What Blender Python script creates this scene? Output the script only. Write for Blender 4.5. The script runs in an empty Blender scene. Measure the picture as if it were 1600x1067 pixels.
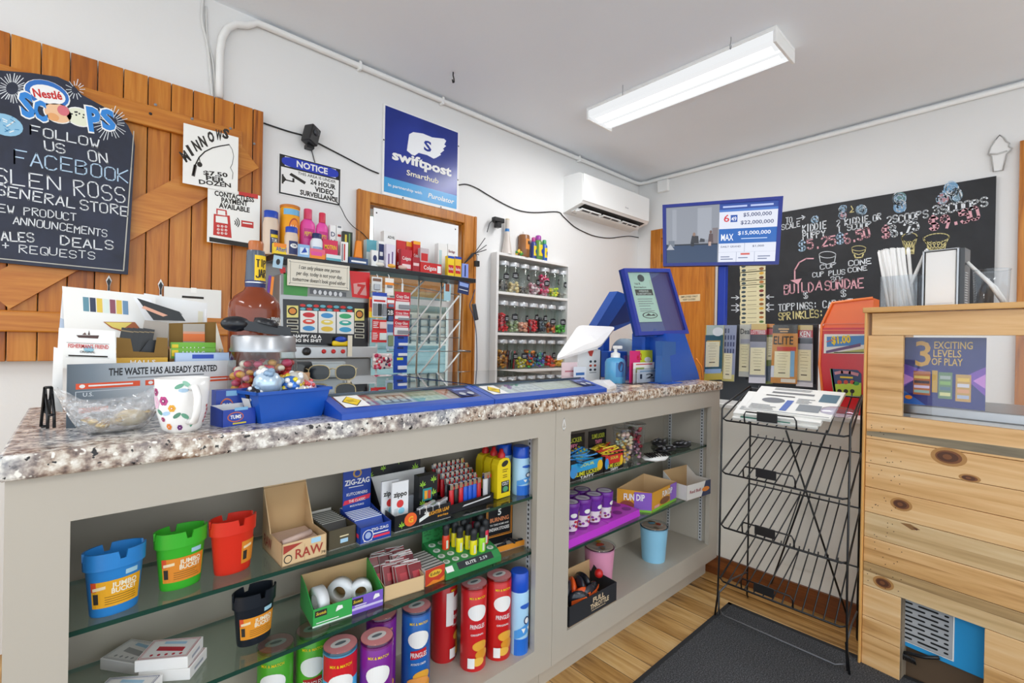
import bpy, bmesh, math, random
from mathutils import Vector, Matrix
random.seed(7)
SC = bpy.context.scene
COL = SC.collection
PI = math.pi
# ------------------------------------------------------------------ camera
YAW, PITCH, ROLL, EYE, FPX = math.radians(47.46), math.radians(-0.164), math.radians(-1.055), 1.25, 743.0
cf = Vector((math.cos(YAW)*math.cos(PITCH), math.sin(YAW)*math.cos(PITCH), math.sin(PITCH)))
cr0 = Vector((math.sin(YAW), -math.cos(YAW), 0)); cd0 = cf.cross(cr0)
cr = cr0*math.cos(ROLL) + cd0*math.sin(ROLL); cd = cd0*math.cos(ROLL) - cr0*math.sin(ROLL)
CAMP = Vector((0, 0, EYE))
cam = bpy.data.objects.new('camera', bpy.data.cameras.new('camera')); COL.objects.link(cam)
cam.matrix_world = Matrix(((cr.x, -cd.x, -cf.x, 0), (cr.y, -cd.y, -cf.y, 0), (cr.z, -cd.z, -cf.z, EYE), (0, 0, 0, 1)))
cam.data.sensor_width = 36.0; cam.data.lens = FPX/1600*36; cam.data.clip_start = 0.02
SC.camera = cam
# ------------------------------------------------------------------ light and exposure
W = bpy.data.worlds.new('world'); SC.world = W; W.use_nodes = True
W.node_tree.nodes['Background'].inputs[0].default_value = (0.83, 0.92, 1.0, 1)
W.node_tree.nodes['Background'].inputs[1].default_value = 1.7
vs = SC.view_settings
vs.view_transform = 'Standard'; vs.look = 'None'; vs.gamma = 1.0; vs.use_curve_mapping = False
vs.exposure = 0.5
SC.cycles.use_denoising = True
SC.cycles.max_bounces = 10; SC.cycles.transparent_max_bounces = 24; SC.cycles.caustics_reflective = False; SC.cycles.caustics_refractive = False
LAMP_WATT = 15.0
# ------------------------------------------------------------------ room measures (metres)
YB, XR, ZC, XH = 2.669, 4.134, 2.85, 2.584      # left wall, right wall, ceiling, low wall face
ZT, YF = 1.05, 1.12                             # counter top, cabinet face
S1, S2, SB, R2 = 0.715, 0.525, 0.197, 0.473     # shelf levels

def at(px, py, X=None, Y=None, Z=None):
    """the point of the plane X=, Y= or Z= seen at a place of the photograph"""
    v = cf + cr*((px-800)/FPX) + cd*((py-533.5)/FPX)
    if X is not None: t = X/v.x
    elif Y is not None: t = Y/v.y
    else: t = (Z-EYE)/v.z
    return CAMP + v*t
# ------------------------------------------------------------------ materials
def lin(c): return c/12.92 if c <= 0.04045 else ((c+0.055)/1.055)**2.4
def rgb(h):
    h = h.lstrip('#'); return tuple(lin(int(h[i:i+2], 16)/255) for i in (0, 2, 4)) + (1,)
MC = {}
def mat(h, rough=0.5, metal=0.0, spec=0.5):
    k = (h, rough, metal, spec)
    if k not in MC:
        m = bpy.data.materials.new('paint_'+h); m.use_nodes = True
        b = m.node_tree.nodes['Principled BSDF']
        b.inputs['Base Color'].default_value = rgb(h); b.inputs['Roughness'].default_value = rough
        b.inputs['Metallic'].default_value = metal; b.inputs['Specular IOR Level'].default_value = spec
        MC[k] = m
    return MC[k]
def nodes(name):
    m = bpy.data.materials.new(name); m.use_nodes = True; nt = m.node_tree
    return m, nt, nt.nodes['Principled BSDF']
def N(nt, t, **kw):
    n = nt.nodes.new(t)
    for k, v in kw.items():
        if k.startswith('i_'):
            key = k[2:]; key = int(key) if key.isdigit() else key.replace('_', ' ')
            n.inputs[key].default_value = v
        else: setattr(n, k, v)
    return n
def coords(nt, scale=(1, 1, 1)):
    t = N(nt, 'ShaderNodeTexCoord'); mp = N(nt, 'ShaderNodeMapping'); mp.inputs['Scale'].default_value = scale
    nt.links.new(t.outputs['Object'], mp.inputs['Vector']); return mp.outputs[0]
def ramp(nt, fac, stops):
    r = N(nt, 'ShaderNodeValToRGB'); e = r.color_ramp.elements
    while len(e) < len(stops): e.new(0.5)
    for i, (p, c) in enumerate(stops): e[i].position = p; e[i].color = rgb(c)
    nt.links.new(fac, r.inputs[0]); return r.outputs[0]
def mixc(nt, fac, a, b, mode='MIX'):
    n = N(nt, 'ShaderNodeMix', data_type='RGBA', blend_type=mode)
    if isinstance(fac, float): n.inputs[0].default_value = fac
    else: nt.links.new(fac, n.inputs[0])
    for s, q in ((6, a), (7, b)):
        if isinstance(q, tuple): n.inputs[s].default_value = q
        else: nt.links.new(q, n.inputs[s])
    return n.outputs[2]
def bump(nt, b, h, strength=0.2, dist=0.01):
    n = N(nt, 'ShaderNodeBump'); n.inputs['Strength'].default_value = strength; n.inputs['Distance'].default_value = dist
    nt.links.new(h, n.inputs['Height']); nt.links.new(n.outputs[0], b.inputs['Normal'])
def m_plaster(name, h, rough=0.7):
    m, nt, b = nodes(name); v = coords(nt)
    n = N(nt, 'ShaderNodeTexNoise', i_Scale=3.0, i_Detail=4.0); nt.links.new(v, n.inputs['Vector'])
    c = mixc(nt, n.outputs['Fac'], tuple(x*0.96 for x in rgb(h)[:3])+(1,), rgb(h)); nt.links.new(c, b.inputs['Base Color'])
    n2 = N(nt, 'ShaderNodeTexNoise', i_Scale=60.0, i_Detail=3.0); nt.links.new(v, n2.inputs['Vector'])
    bump(nt, b, n2.outputs['Fac'], 0.12, 0.004); b.inputs['Roughness'].default_value = rough; return m
def m_wood(name, stops, axis='Z', across='X', width=0.1, rough=0.45, vary=0.35, seam=True, fine=1.0):
    """grain along axis; boards of the given width side by side along across"""
    m, nt, b = nodes(name)
    t = N(nt, 'ShaderNodeTexCoord'); sp = N(nt, 'ShaderNodeSeparateXYZ'); nt.links.new(t.outputs['Object'], sp.inputs[0])
    dv = N(nt, 'ShaderNodeMath', operation='DIVIDE'); nt.links.new(sp.outputs[across], dv.inputs[0]); dv.inputs[1].default_value = width
    fl = N(nt, 'ShaderNodeMath', operation='FLOOR'); nt.links.new(dv.outputs[0], fl.inputs[0])
    wn = N(nt, 'ShaderNodeTexWhiteNoise', noise_dimensions='1D'); nt.links.new(fl.outputs[0], wn.inputs['W'])
    sc = {'X': (1.0, 14, 14), 'Y': (14, 1.0, 14), 'Z': (14, 14, 1.0)}[axis]
    mp = N(nt, 'ShaderNodeMapping'); mp.inputs['Scale'].default_value = tuple(s*fine for s in sc)
    off = N(nt, 'ShaderNodeVectorMath', operation='MULTIPLY_ADD'); nt.links.new(wn.outputs['Color'], off.inputs[0])
    off.inputs[1].default_value = (7, 7, 7); nt.links.new(t.outputs['Object'], off.inputs[2]); nt.links.new(off.outputs[0], mp.inputs['Vector'])
    n = N(nt, 'ShaderNodeTexNoise', i_Scale=1.6, i_Detail=6.0, i_Distortion=1.6); nt.links.new(mp.outputs[0], n.inputs['Vector'])
    n2 = N(nt, 'ShaderNodeTexNoise', i_Scale=9.0, i_Detail=3.0); nt.links.new(mp.outputs[0], n2.inputs['Vector'])
    mx = N(nt, 'ShaderNodeMath', operation='MULTIPLY_ADD'); nt.links.new(n2.outputs['Fac'], mx.inputs[0]); mx.inputs[1].default_value = 0.3
    nt.links.new(n.outputs['Fac'], mx.inputs[2])
    ad = N(nt, 'ShaderNodeMath', operation='MULTIPLY_ADD'); nt.links.new(wn.outputs['Value'], ad.inputs[0]); ad.inputs[1].default_value = vary
    nt.links.new(mx.outputs[0], ad.inputs[2])
    sb = N(nt, 'ShaderNodeMath', operation='SUBTRACT'); nt.links.new(ad.outputs[0], sb.inputs[0]); sb.inputs[1].default_value = 0.15+vary/2
    c = ramp(nt, sb.outputs[0], stops)
    if seam:
        fr = N(nt, 'ShaderNodeMath', operation='FRACT'); nt.links.new(dv.outputs[0], fr.inputs[0])
        pp = N(nt, 'ShaderNodeMath', operation='COMPARE'); nt.links.new(fr.outputs[0], pp.inputs[0]); pp.inputs[1].default_value = 0.0; pp.inputs[2].default_value = 0.022
        c = mixc(nt, pp.outputs[0], c, rgb('3a2412'))
    nt.links.new(c, b.inputs['Base Color']); b.inputs['Roughness'].default_value = rough
    bump(nt, b, mx.outputs[0], 0.08, 0.003); return m
def m_speckle(name, stops, scale=40, rough=0.3, detail=6.0, dist=0.0, stretch=(1, 1, 1), big=0.0):
    m, nt, b = nodes(name); v = coords(nt, stretch)
    n = N(nt, 'ShaderNodeTexNoise', i_Scale=scale, i_Detail=detail, i_Distortion=dist); nt.links.new(v, n.inputs['Vector'])
    f = n.outputs['Fac']
    if big:
        n2 = N(nt, 'ShaderNodeTexNoise', i_Scale=scale/7, i_Detail=2.0); nt.links.new(v, n2.inputs['Vector'])
        a = N(nt, 'ShaderNodeMath', operation='MULTIPLY_ADD'); nt.links.new(n2.outputs['Fac'], a.inputs[0]); a.inputs[1].default_value = big; nt.links.new(f, a.inputs[2])
        s = N(nt, 'ShaderNodeMath', operation='SUBTRACT'); nt.links.new(a.outputs[0], s.inputs[0]); s.inputs[1].default_value = big/2; f = s.outputs[0]
    nt.links.new(ramp(nt, f, stops), b.inputs['Base Color']); b.inputs['Roughness'].default_value = rough; return m
def m_granite():
    m, nt, b = nodes('granite_laminate'); v = coords(nt)
    n = N(nt, 'ShaderNodeTexNoise', i_Scale=52.0, i_Detail=3.0, i_Roughness=0.6); nt.links.new(v, n.inputs['Vector'])
    warm = ramp(nt, n.outputs['Fac'], [(0.32, '5e4433'), (0.42, '8f7058'), (0.5, 'b59c84'), (0.58, 'd3c6b4'), (0.7, 'eee8de')])
    cool = ramp(nt, n.outputs['Fac'], [(0.32, '6d6f74'), (0.42, '96979b'), (0.5, 'b4b3b3'), (0.6, 'd9d7d2'), (0.7, 'f4f2ee')])
    n2 = N(nt, 'ShaderNodeTexNoise', i_Scale=3.4, i_Detail=2.0); nt.links.new(v, n2.inputs['Vector'])
    sp = N(nt, 'ShaderNodeSeparateXYZ'); nt.links.new(v, sp.inputs[0])
    a = N(nt, 'ShaderNodeMath', operation='MULTIPLY_ADD'); nt.links.new(sp.outputs[0], a.inputs[0]); a.inputs[1].default_value = -0.16; nt.links.new(n2.outputs['Fac'], a.inputs[2])
    f = ramp(nt, a.outputs[0], [(0.24, '000000'), (0.44, 'ffffff')]); c = mixc(nt, f, warm, cool)
    n3 = N(nt, 'ShaderNodeTexNoise', i_Scale=85.0, i_Detail=2.0, i_Roughness=0.55); nt.links.new(v, n3.inputs['Vector'])
    fl = ramp(nt, n3.outputs['Fac'], [(0.335, 'ffffff'), (0.375, '000000')])
    c = mixc(nt, fl, c, rgb('1d1a1a'))
    n4 = N(nt, 'ShaderNodeTexNoise', i_Scale=95.0, i_Detail=1.0); mp = N(nt, 'ShaderNodeMapping'); mp.inputs['Location'].default_value = (5, 3, 1); nt.links.new(v, mp.inputs[0]); nt.links.new(mp.outputs[0], n4.inputs['Vector'])
    c = mixc(nt, ramp(nt, n4.outputs['Fac'], [(0.64, '000000'), (0.72, 'ffffff')]), c, rgb('f1ede4'))
    nt.links.new(c, b.inputs['Base Color']); b.inputs['Roughness'].default_value = 0.25; return m
def m_glass(name, tint='ffffff', refl=1.0, rough=0.0):
    m = bpy.data.materials.new(name); m.use_nodes = True; nt = m.node_tree; nt.nodes.clear()
    o = N(nt, 'ShaderNodeOutputMaterial'); tr = N(nt, 'ShaderNodeBsdfTransparent'); tr.inputs[0].default_value = rgb(tint)
    gl = N(nt, 'ShaderNodeBsdfGlossy'); gl.inputs['Roughness'].default_value = rough
    lw = N(nt, 'ShaderNodeLayerWeight'); lw.inputs[0].default_value = 0.5
    pw = N(nt, 'ShaderNodeMath', operation='POWER'); nt.links.new(lw.outputs['Facing'], pw.inputs[0]); pw.inputs[1].default_value = 4.0
    mu = N(nt, 'ShaderNodeMath', operation='MULTIPLY_ADD', use_clamp=True); nt.links.new(pw.outputs[0], mu.inputs[0]); mu.inputs[1].default_value = 0.85*refl; mu.inputs[2].default_value = 0.05*refl
    mx = N(nt, 'ShaderNodeMixShader'); nt.links.new(mu.outputs[0], mx.inputs[0]); nt.links.new(tr.outputs[0], mx.inputs[1]); nt.links.new(gl.outputs[0], mx.inputs[2])
    nt.links.new(mx.outputs[0], o.inputs[0]); return m
def m_emit(name, h, s):
    m, nt, b = nodes(name); b.inputs['Emission Color'].default_value = rgb(h); b.inputs['Emission Strength'].default_value = s
    b.inputs['Base Color'].default_value = rgb(h) if s > 2 else (0.01, 0.01, 0.01, 1); b.inputs['Roughness'].default_value = 0.3; return m
SCR = {}
def scr(h, s=0.75):                                   # a lit pixel of a screen
    if (h, s) not in SCR: SCR[h, s] = m_emit('screen_'+h, h, s)
    return SCR[h, s]
GLASS = m_glass('clear_glass', 'f6fbf9', 0.9)
SHELF_GLASS = m_glass('shelf_glass', 'dfe9e4', 1.3)
SHELF_EDGE = mat('1d4034', 0.15)
ACRYL = m_glass('clear_plastic', 'f4f6f8', 1.0, 0.05)
WHITE, BLACK, CREAM = mat('f0efec', 0.5), mat('141416', 0.4), mat('ead9b0', 0.6)
DK, GREY, LGREY = mat('26282c', 0.5), mat('84868a', 0.5), mat('c9cacc', 0.5)
CHROME = mat('c8c9cb', 0.22, 1.0); STEEL = mat('a9abae', 0.35, 1.0); WIRE = mat('121214', 0.35)
RED, BLUE, GREEN, YEL, ORG, PURP, PINK = mat('c9201f', .4), mat('1b44ae', .4), mat('3aa63a', .4), mat('f2cf1a', .4), mat('f08a1d', .4), mat('7a3c9e', .4), mat('e3509a', .4)
TAUPE = mat('b9b1a4', 0.45); TAUPE_IN = mat('b3aa9b', 0.5)
CARD = mat('c9ab7c', 0.8); CARDW = mat('e6dccb', 0.8)
PAPER = mat('f2f1ec', 0.7)
# ------------------------------------------------------------------ mesh builder
TXT = {}
def text_mesh(s, bold=0.0):
    k = (s, bold)
    if k not in TXT:
        c = bpy.data.curves.new('t', 'FONT'); c.body = s; c.size = 1.0; c.resolution_u = 2; c.offset = bold
        o = bpy.data.objects.new('t', c); COL.objects.link(o)
        bpy.context.view_layer.update()
        me = bpy.data.meshes.new_from_object(o.evaluated_get(bpy.context.evaluated_depsgraph_get()))
        v = [(p.co.x, p.co.y) for p in me.vertices]; f = [tuple(p.vertices) for p in me.polygons]
        bpy.data.objects.remove(o); bpy.data.curves.remove(c); bpy.data.meshes.remove(me)
        if v:
            x0 = min(a for a, _ in v); x1 = max(a for a, _ in v)
            v = [(a-x0, b) for a, b in v]; w = x1-x0
        else: w = 0.3
        TXT[k] = (v, f, w)
    return TXT[k]
# single-stroke hand lettering on a 4 x 6 grid
SG = dict(A='002640 1232', B='00063645332 x'[:0]+'00063645340343413000 0333', C='4536160501103041', D='00062635453110'[:0]+'0006264442200000', E='46060040 0333', F='46060000'[:6]+' 0600 0333',
 G='45361605011030413323', H='0006 4046 0343', I='2026', J='4641301001', K='0006 4603 1440'[:9]+' 0340', L='060040', M='0006234640', N='00064046', O='160501103041453616', P='0006364534033'[:12], Q='160501103041453616 2240', R='000636453403 1340',
 S='4536160504133342413010'+'01', T='0646 2620', U='0601103041'+'46', V='062046', W='0610233046', X='0046 0640', Y='062346 2320', Z='06460040', )
SG.update({'0': '160501103041453616', '1': '1526 2620'[:0]+'152620', '2': '0516364544000040'[:12]+'0040', '3': '05163645342313 23334241301001'[:14]+' 2333424130'+'1001', '4': '30360242', '5': '460604344341301001', '6': '36160501103041423303', '8': '1304051636453413020110304142331 '[:30], '9': '4332120304'[:0]+'43031415'[:0]+'42321203051636454340'[:0]+'43130405163645'+'4320',
 '$': '453616050413334241301001 2721', '.': '2021', '&': '401415263524110010304 2'[:0]+'40151626251201103042', '+': '0343 2521', ':': '2122 2425', '-': '1333', '/': '0046', 'c': '3425140301'[:0]+'342414031221'[:0]+'3424130211213', "'": '2625', '>': '0343 3444 3242'[:0]+'0343 2543 2143'})
def strokes(ch):
    out = []
    for seg in SG.get(ch, '').split():
        out.append([(int(seg[i]), int(seg[i+1])) for i in range(0, len(seg)-1, 2)])
    return out
class MB:
    def __init__(s): s.v = []; s.f = []; s.mi = []; s.ms = []; s.sm = []
    def mid(s, m):
        if m not in s.ms: s.ms.append(m)
        return s.ms.index(m)
    def add(s, vs, fs, m, smooth=False, T=None):
        o = len(s.v); k = s.mid(m)
        s.v += [tuple(T @ Vector(p)) for p in vs] if T is not None else [tuple(p) for p in vs]
        for f in fs: s.f.append(tuple(i+o for i in f)); s.mi.append(k); s.sm.append(smooth)
        return s
    def box(s, x0, x1, y0, y1, z0, z1, m, bev=0.0, T=None, seg=2):
        bm = bmesh.new(); bmesh.ops.create_cube(bm, size=1)
        for v in bm.verts: v.co = Vector(((x0+x1)/2+v.co.x*(x1-x0), (y0+y1)/2+v.co.y*(y1-y0), (z0+z1)/2+v.co.z*(z1-z0)))
        if bev: bmesh.ops.bevel(bm, geom=bm.edges[:], offset=bev, segments=seg, affect='EDGES', profile=0.5)
        bm.verts.index_update()
        s.add([v.co[:] for v in bm.verts], [[v.index for v in f.verts] for f in bm.faces], m, False, T); bm.free(); return s
    def poly(s, pts, m): return s.add(pts, [tuple(range(len(pts)))], m)
    def prism(s, pts, vec, m, T=None):
        """a flat outline given in 3D, thickened along vec"""
        n = len(pts); a = [Vector(p) for p in pts]; b = [p+Vector(vec) for p in a]
        fs = [tuple(range(n))[::-1], tuple(range(n, 2*n))] + [(i, (i+1) % n, n+(i+1) % n, n+i) for i in range(n)]
        return s.add(a+b, fs, m, False, T)
    def lathe(s, prof, m, n=24, c=(0, 0), sx=1.0, sy=1.0, cap=True, smooth=True, T=None, z=0.0):
        vs = []; fs = []
        for r, h in prof:
            for i in range(n):
                a = 2*PI*i/n; vs.append((c[0]+r*sx*math.cos(a), c[1]+r*sy*math.sin(a), z+h))
        for j in range(len(prof)-1):
            for i in range(n):
                k = (i+1) % n; fs.append((j*n+i, j*n+k, (j+1)*n+k, (j+1)*n+i))
        s.add(vs, fs, m, smooth, T)
        if cap:
            L = len(prof)-1
            if prof[0][0] > 1e-5: s.add(vs[:n], [tuple(range(n))[::-1]], m, False, T)
            if prof[-1][0] > 1e-5: s.add(vs[L*n:], [tuple(range(n))], m, False, T)
        return s
    def tube(s, path, r, m, n=6, closed=False):
        P = [Vector(p) for p in path]; L = len(P); vs = []; fs = []; up = None
        for i, p in enumerate(P):
            a = P[i-1] if (i or closed) else P[i]; b = P[(i+1) % L] if (i < L-1 or closed) else P[i]
            t = (b-a).normalized()
            if up is None:
                up = Vector((0, 0, 1)) if abs(t.z) < 0.9 else Vector((1, 0, 0))
            u = (up - t*up.dot(t))
            u = u.normalized() if u.length > 1e-4 else t.orthogonal().normalized()
            up = u; w = t.cross(u)
            for k in range(n):
                a2 = 2*PI*k/n; vs.append(p + u*(r*math.cos(a2)) + w*(r*math.sin(a2)))
        for i in range(L if closed else L-1):
            j = (i+1) % L
            for k in range(n): fs.append((i*n+k, i*n+(k+1) % n, j*n+(k+1) % n, j*n+k))
        if not closed: fs += [tuple(range(n))[::-1], tuple(range((L-1)*n, L*n))]
        return s.add(vs, fs, m, n > 4)
    def ball(s, c, r, m, n=12, sc=(1, 1, 1), T=None):
        pr = [(math.sin(PI*i/8)*r, -math.cos(PI*i/8)*r*sc[2]) for i in range(9)]
        return s.lathe([(max(a, 1e-6), h) for a, h in pr], m, n, (c[0], c[1]), sc[0], sc[1], False, True, T, c[2])
    def build(s, name, parent=None, loc=None, rz=0.0, rot=None):
        me = bpy.data.meshes.new(name); me.from_pydata([tuple(p) for p in s.v], [], s.f)
        for m in s.ms: me.materials.append(m)
        me.polygons.foreach_set('material_index', s.mi); me.polygons.foreach_set('use_smooth', s.sm)
        bm = bmesh.new(); bm.from_mesh(me); bmesh.ops.recalc_face_normals(bm, faces=bm.faces[:]) if len(s.f) < 4000 else None
        bm.to_mesh(me); bm.free(); me.update()
        o = bpy.data.objects.new(name, me); COL.objects.link(o)
        if parent: o.parent = parent
        if loc is not None: o.location = loc
        o.rotation_euler = rot if rot else (0, 0, rz)
        return o
class Dec:
    """print on a surface: fn maps (u, v, lift) to 3D"""
    def __init__(s, mb, fn, step=0.0004, nu=1): s.mb = mb; s.fn = fn; s.step = step; s.nu = nu
    def put(s, pts, faces, m, l): s.mb.add([s.fn(u, v, l*s.step) for u, v in pts], faces, m)
    def rect(s, u0, v0, u1, v1, m, l=1):
        n = s.nu; ps = []; fs = []
        for i in range(n+1): u = u0+(u1-u0)*i/n; ps += [(u, v0), (u, v1)]
        for i in range(n): fs.append((2*i, 2*i+2, 2*i+3, 2*i+1))
        s.put(ps, fs, m, l)
    def poly(s, pts, m, l=1):
        if s.nu < 2: return s.put(pts, [tuple(range(len(pts)))], m, l)
        us = [p[0] for p in pts]; a, b = min(us), max(us)          # on a curved wall: cut into upright strips
        for i in range(s.nu):
            q = pts
            for lim, sg in ((a+(b-a)*i/s.nu, 1), (a+(b-a)*(i+1)/s.nu, -1)):
                o = []
                for k in range(len(q)):
                    p0, p1 = q[k-1], q[k]; d0, d1 = (p0[0]-lim)*sg, (p1[0]-lim)*sg
                    if (d0 >= 0) != (d1 >= 0): f = d0/(d0-d1); o.append((lim, p0[1]+(p1[1]-p0[1])*f))
                    if d1 >= 0: o.append(p1)
                q = o
                if len(q) < 3: break
            if len(q) >= 3: s.put(q, [tuple(range(len(q)))], m, l)
    def ell(s, cu, cv, ru, rv, m, l=1, n=20, rot=0.0):
        ps = [(ru*math.cos(2*PI*i/n), rv*math.sin(2*PI*i/n)) for i in range(n)]
        c, q = math.cos(rot), math.sin(rot)
        s.poly([(cu+a*c-b*q, cv+a*q+b*c) for a, b in ps], m, l)
    def line(s, pts, w, m, l=1, closed=False):
        if closed: pts = list(pts)+[pts[0]]
        for (a, b), (c, d) in zip(pts[:-1], pts[1:]):
            L = math.hypot(c-a, d-b)
            if L < 1e-7: continue
            x, y = -(d-b)/L*w/2, (c-a)/L*w/2; ex, ey = (c-a)/L*w*.3, (d-b)/L*w*.3
            s.put([(a+x-ex, b+y-ey), (a-x-ex, b-y-ey), (c-x+ex, d-y+ey), (c+x+ex, d+y+ey)], [(0, 1, 2, 3)], m, l)
    def text(s, t, u, v, h, m, w=None, l=2, al='c', bold=0.012, rot=0.0, shear=0.0):
        """t set with capital height h, baseline v; w squeezes or stretches it to a width"""
        vs, fs, W_ = text_mesh(t, bold); k = h/0.69; kx = k if w is None else w/max(W_, 1e-6)
        o = {'c': -W_*kx/2, 'l': 0, 'r': -W_*kx}[al]; c, q = math.cos(rot), math.sin(rot)
        ps = [(o+a*kx+b*k*shear, b*k) for a, b in vs]
        s.put([(u+a*c-b*q, v+a*q+b*c) for a, b in ps], fs, m, l)
    def chalk(s, t, u, v, h, m, w=None, wd=None, l=2, rot=0.0, jit=0.25):
        """hand lettering in single strokes"""
        n = len(t); adv = (w/n) if w else h*0.85; c, q = math.cos(rot), math.sin(rot); wd = wd or h*0.09
        for i, ch in enumerate(t):
            ju, jv = random.uniform(-jit, jit)*adv*0.25, random.uniform(-jit, jit)*h*0.3
            for st in strokes(ch):
                ps = [(i*adv+ju+a/4*adv*0.74, jv+b/6*h) for a, b in st]
                s.line([(u+a*c-b*q, v+a*q+b*c) for a, b in ps], wd, m, l)
    def lines(s, u0, u1, v, n, gap, h, m, l=2):          # rows of small print
        for i in range(n): s.rect(u0, v-i*gap, u1-(u1-u0)*random.uniform(0, .35), v-i*gap-h, m, l)
def flat(o, ux, uy):
    o, ux, uy = Vector(o), Vector(ux).normalized(), Vector(uy).normalized(); n = ux.cross(uy)
    return lambda u, v, e: o+ux*u+uy*v+n*e
def round_(r, z=0.0, c=(0, 0), taper=0.0, sx=1.0, sy=1.0):
    """wraps print round an upright can; u runs along its girth, u=0 faces -y"""
    def fn(u, v, e):
        R = r+taper*v+e; a = u/r
        return (c[0]+R*math.sin(a)*sx, c[1]-R*math.cos(a)*sy, z+v)
    return fn
def tag(o, label=None, cat=None, group=None, kind=None):
    if label: o['label'] = label
    if cat: o['category'] = cat
    if group: o['group'] = group
    if kind: o['kind'] = kind
    return o
def thing(name, label, cat, loc=(0, 0, 0), rz=0.0, group=None, rot=None):
    o = bpy.data.objects.new(name, None); COL.objects.link(o); o.empty_display_size = 0.05
    o.location = loc; o.rotation_euler = rot if rot else (0, 0, rz)
    return tag(o, label, cat, group)
def struct(o): o['kind'] = 'structure'; return o
def copy_tree(src, loc, rz=0.0, label=None, rot=None, parent=None):
    c = src.copy(); COL.objects.link(c)
    if parent is None:
        c.location = loc; c.rotation_euler = rot if rot else (0, 0, rz)
        if label: c['label'] = label
    else: c.parent = parent
    for ch in list(src.children): copy_tree(ch, None, parent=c)
    return c
def hang(x, z, Y, rz=0.0): return (x, Y, z)
# ================================================================== the room
WALLM = m_plaster('white_wall_paint', 'e9e8e6'); CEILM = m_plaster('ceiling_paint', 'eef2f7', 0.8)
TRIM = m_wood('orange_pine_trim', [(0.2, '8a4a10'), (0.5, 'b87020'), (0.8, 'd08c3a')], 'Z', 'X', 5.0, 0.35, 0.1, False)
FLOORM = m_wood('old_pine_floor', [(0.08, '4e3014'), (0.3, 'a67a40'), (0.55, 'cda265'), (0.9, 'e2c38c')], 'Y', 'X', 0.118, 0.35, 0.35)
struct(MB().box(-3, XR+.1, -3, YB+.1, -.06, 0, FLOORM).build('floor'))
struct(MB().box(-3, XR+.1, -3, YB+.15, ZC, ZC+.06, CEILM).build('ceiling'))
WX0, WX1, WZ0, WZ1 = 1.262, 1.978, 0.94, 2.062
w = MB()
NX0, NX1, NZ0, NZ1 = at(775, 480, Y=2.6).x+.01, at(889.5, 480, Y=2.6).x-.01, .74, at(777, 393, Y=2.6).z-.01   # niche for the jars
w.box(-3, WX0, YB, YB+.14, 0, ZC, WALLM); w.box(WX1, NX0, YB, YB+.14, 0, ZC, WALLM); w.box(NX1, XR+.1, YB, YB+.14, 0, ZC, WALLM)
w.box(NX0, NX1, YB, YB+.14, 0, NZ0, WALLM); w.box(NX0, NX1, YB, YB+.14, NZ1, ZC, WALLM)
w.box(WX0, WX1, YB, YB+.14, 0, WZ0, WALLM); w.box(WX0, WX1, YB, YB+.14, WZ1, ZC, WALLM)
struct(w.build('wall_left'))
struct(MB().box(XR, XR+.1, -3, YB, 0, ZC, WALLM).build('wall_right'))
for nm, x0, x1, y0, y1 in (('wall_behind', -3, XR+.1, -3.1, -3), ('wall_far_side', -3.1, -3, -3, YB+.1)):
    struct(MB().box(x0, x1, y0, y1, 0, .12, WALLM).box(x0, x1, y0, y1, 2.62, ZC, WALLM).build(nm))
struct(MB().box(XH, XH+.36, .45, 1.5, 0.0, .905, m_plaster('low_wall_paint', 'efe9dd')).build('wall_low'))
struct(MB().box(XH-.012, XH+.37, .45, 1.505, .905, .928, WHITE, .004).build('trim_1'))
struct(MB().box(XH-.014, XH, .45, 1.215, 0, .101, m_wood('brown_baseboard', [(0.2, '3f1f0c'), (.5, '6e3a17'), (.8, '8c5024')], 'Y', 'Z', 5., .35, .1, False)).build('baseboard_right'))
# window: casing, jamb, pane
c = MB(); a = .078
for x0, x1, z0, z1 in ((WX0-.066, WX0+.012, WZ0-.06, WZ1+.05), (WX1-.012, WX1+.09, WZ0-.06, WZ1+.05), (WX0+.012, WX1-.012, WZ1-.012, WZ1+.0499)):
    c.box(x0, x1, YB-.022, YB+.002, z0, z1, TRIM, .004)
for x0, x1 in ((WX0-.066, WX0-.05), (WX1+.072, WX1+.09)): c.box(x0, x1, YB-.03, YB-.02, WZ0-.06, WZ1+.05, TRIM, .003)
struct(c.build('trim_2'))
wf = MB()
for x0, x1 in ((WX0, WX0+.02), (WX1-.02, WX1)): wf.box(x0, x1, YB+.0, YB+.13, WZ0, WZ1, TRIM)
wf.box(WX0, WX1, YB, YB+.13, WZ1-.02, WZ1, TRIM); wf.box(WX0, WX1, YB, YB+.13, WZ0, WZ0+.02, TRIM)
for x0, x1 in ((WX0+.02, WX0+.06), (WX1-.06, WX1-.02)): wf.box(x0, x1, YB+.08, YB+.11, WZ0+.02, WZ1-.02, WHITE)
for z in (WZ0+.02, 1.47, WZ1-.06): wf.box(WX0+.06, WX1-.06, YB+.08, YB+.11, z, z+.04, WHITE)
win = struct(wf.build('window_1'))
MB().box(WX0+.06, WX1-.06, YB+.094, YB+.097, WZ0+.06, WZ1-.06, GLASS).build('pane', win)
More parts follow.
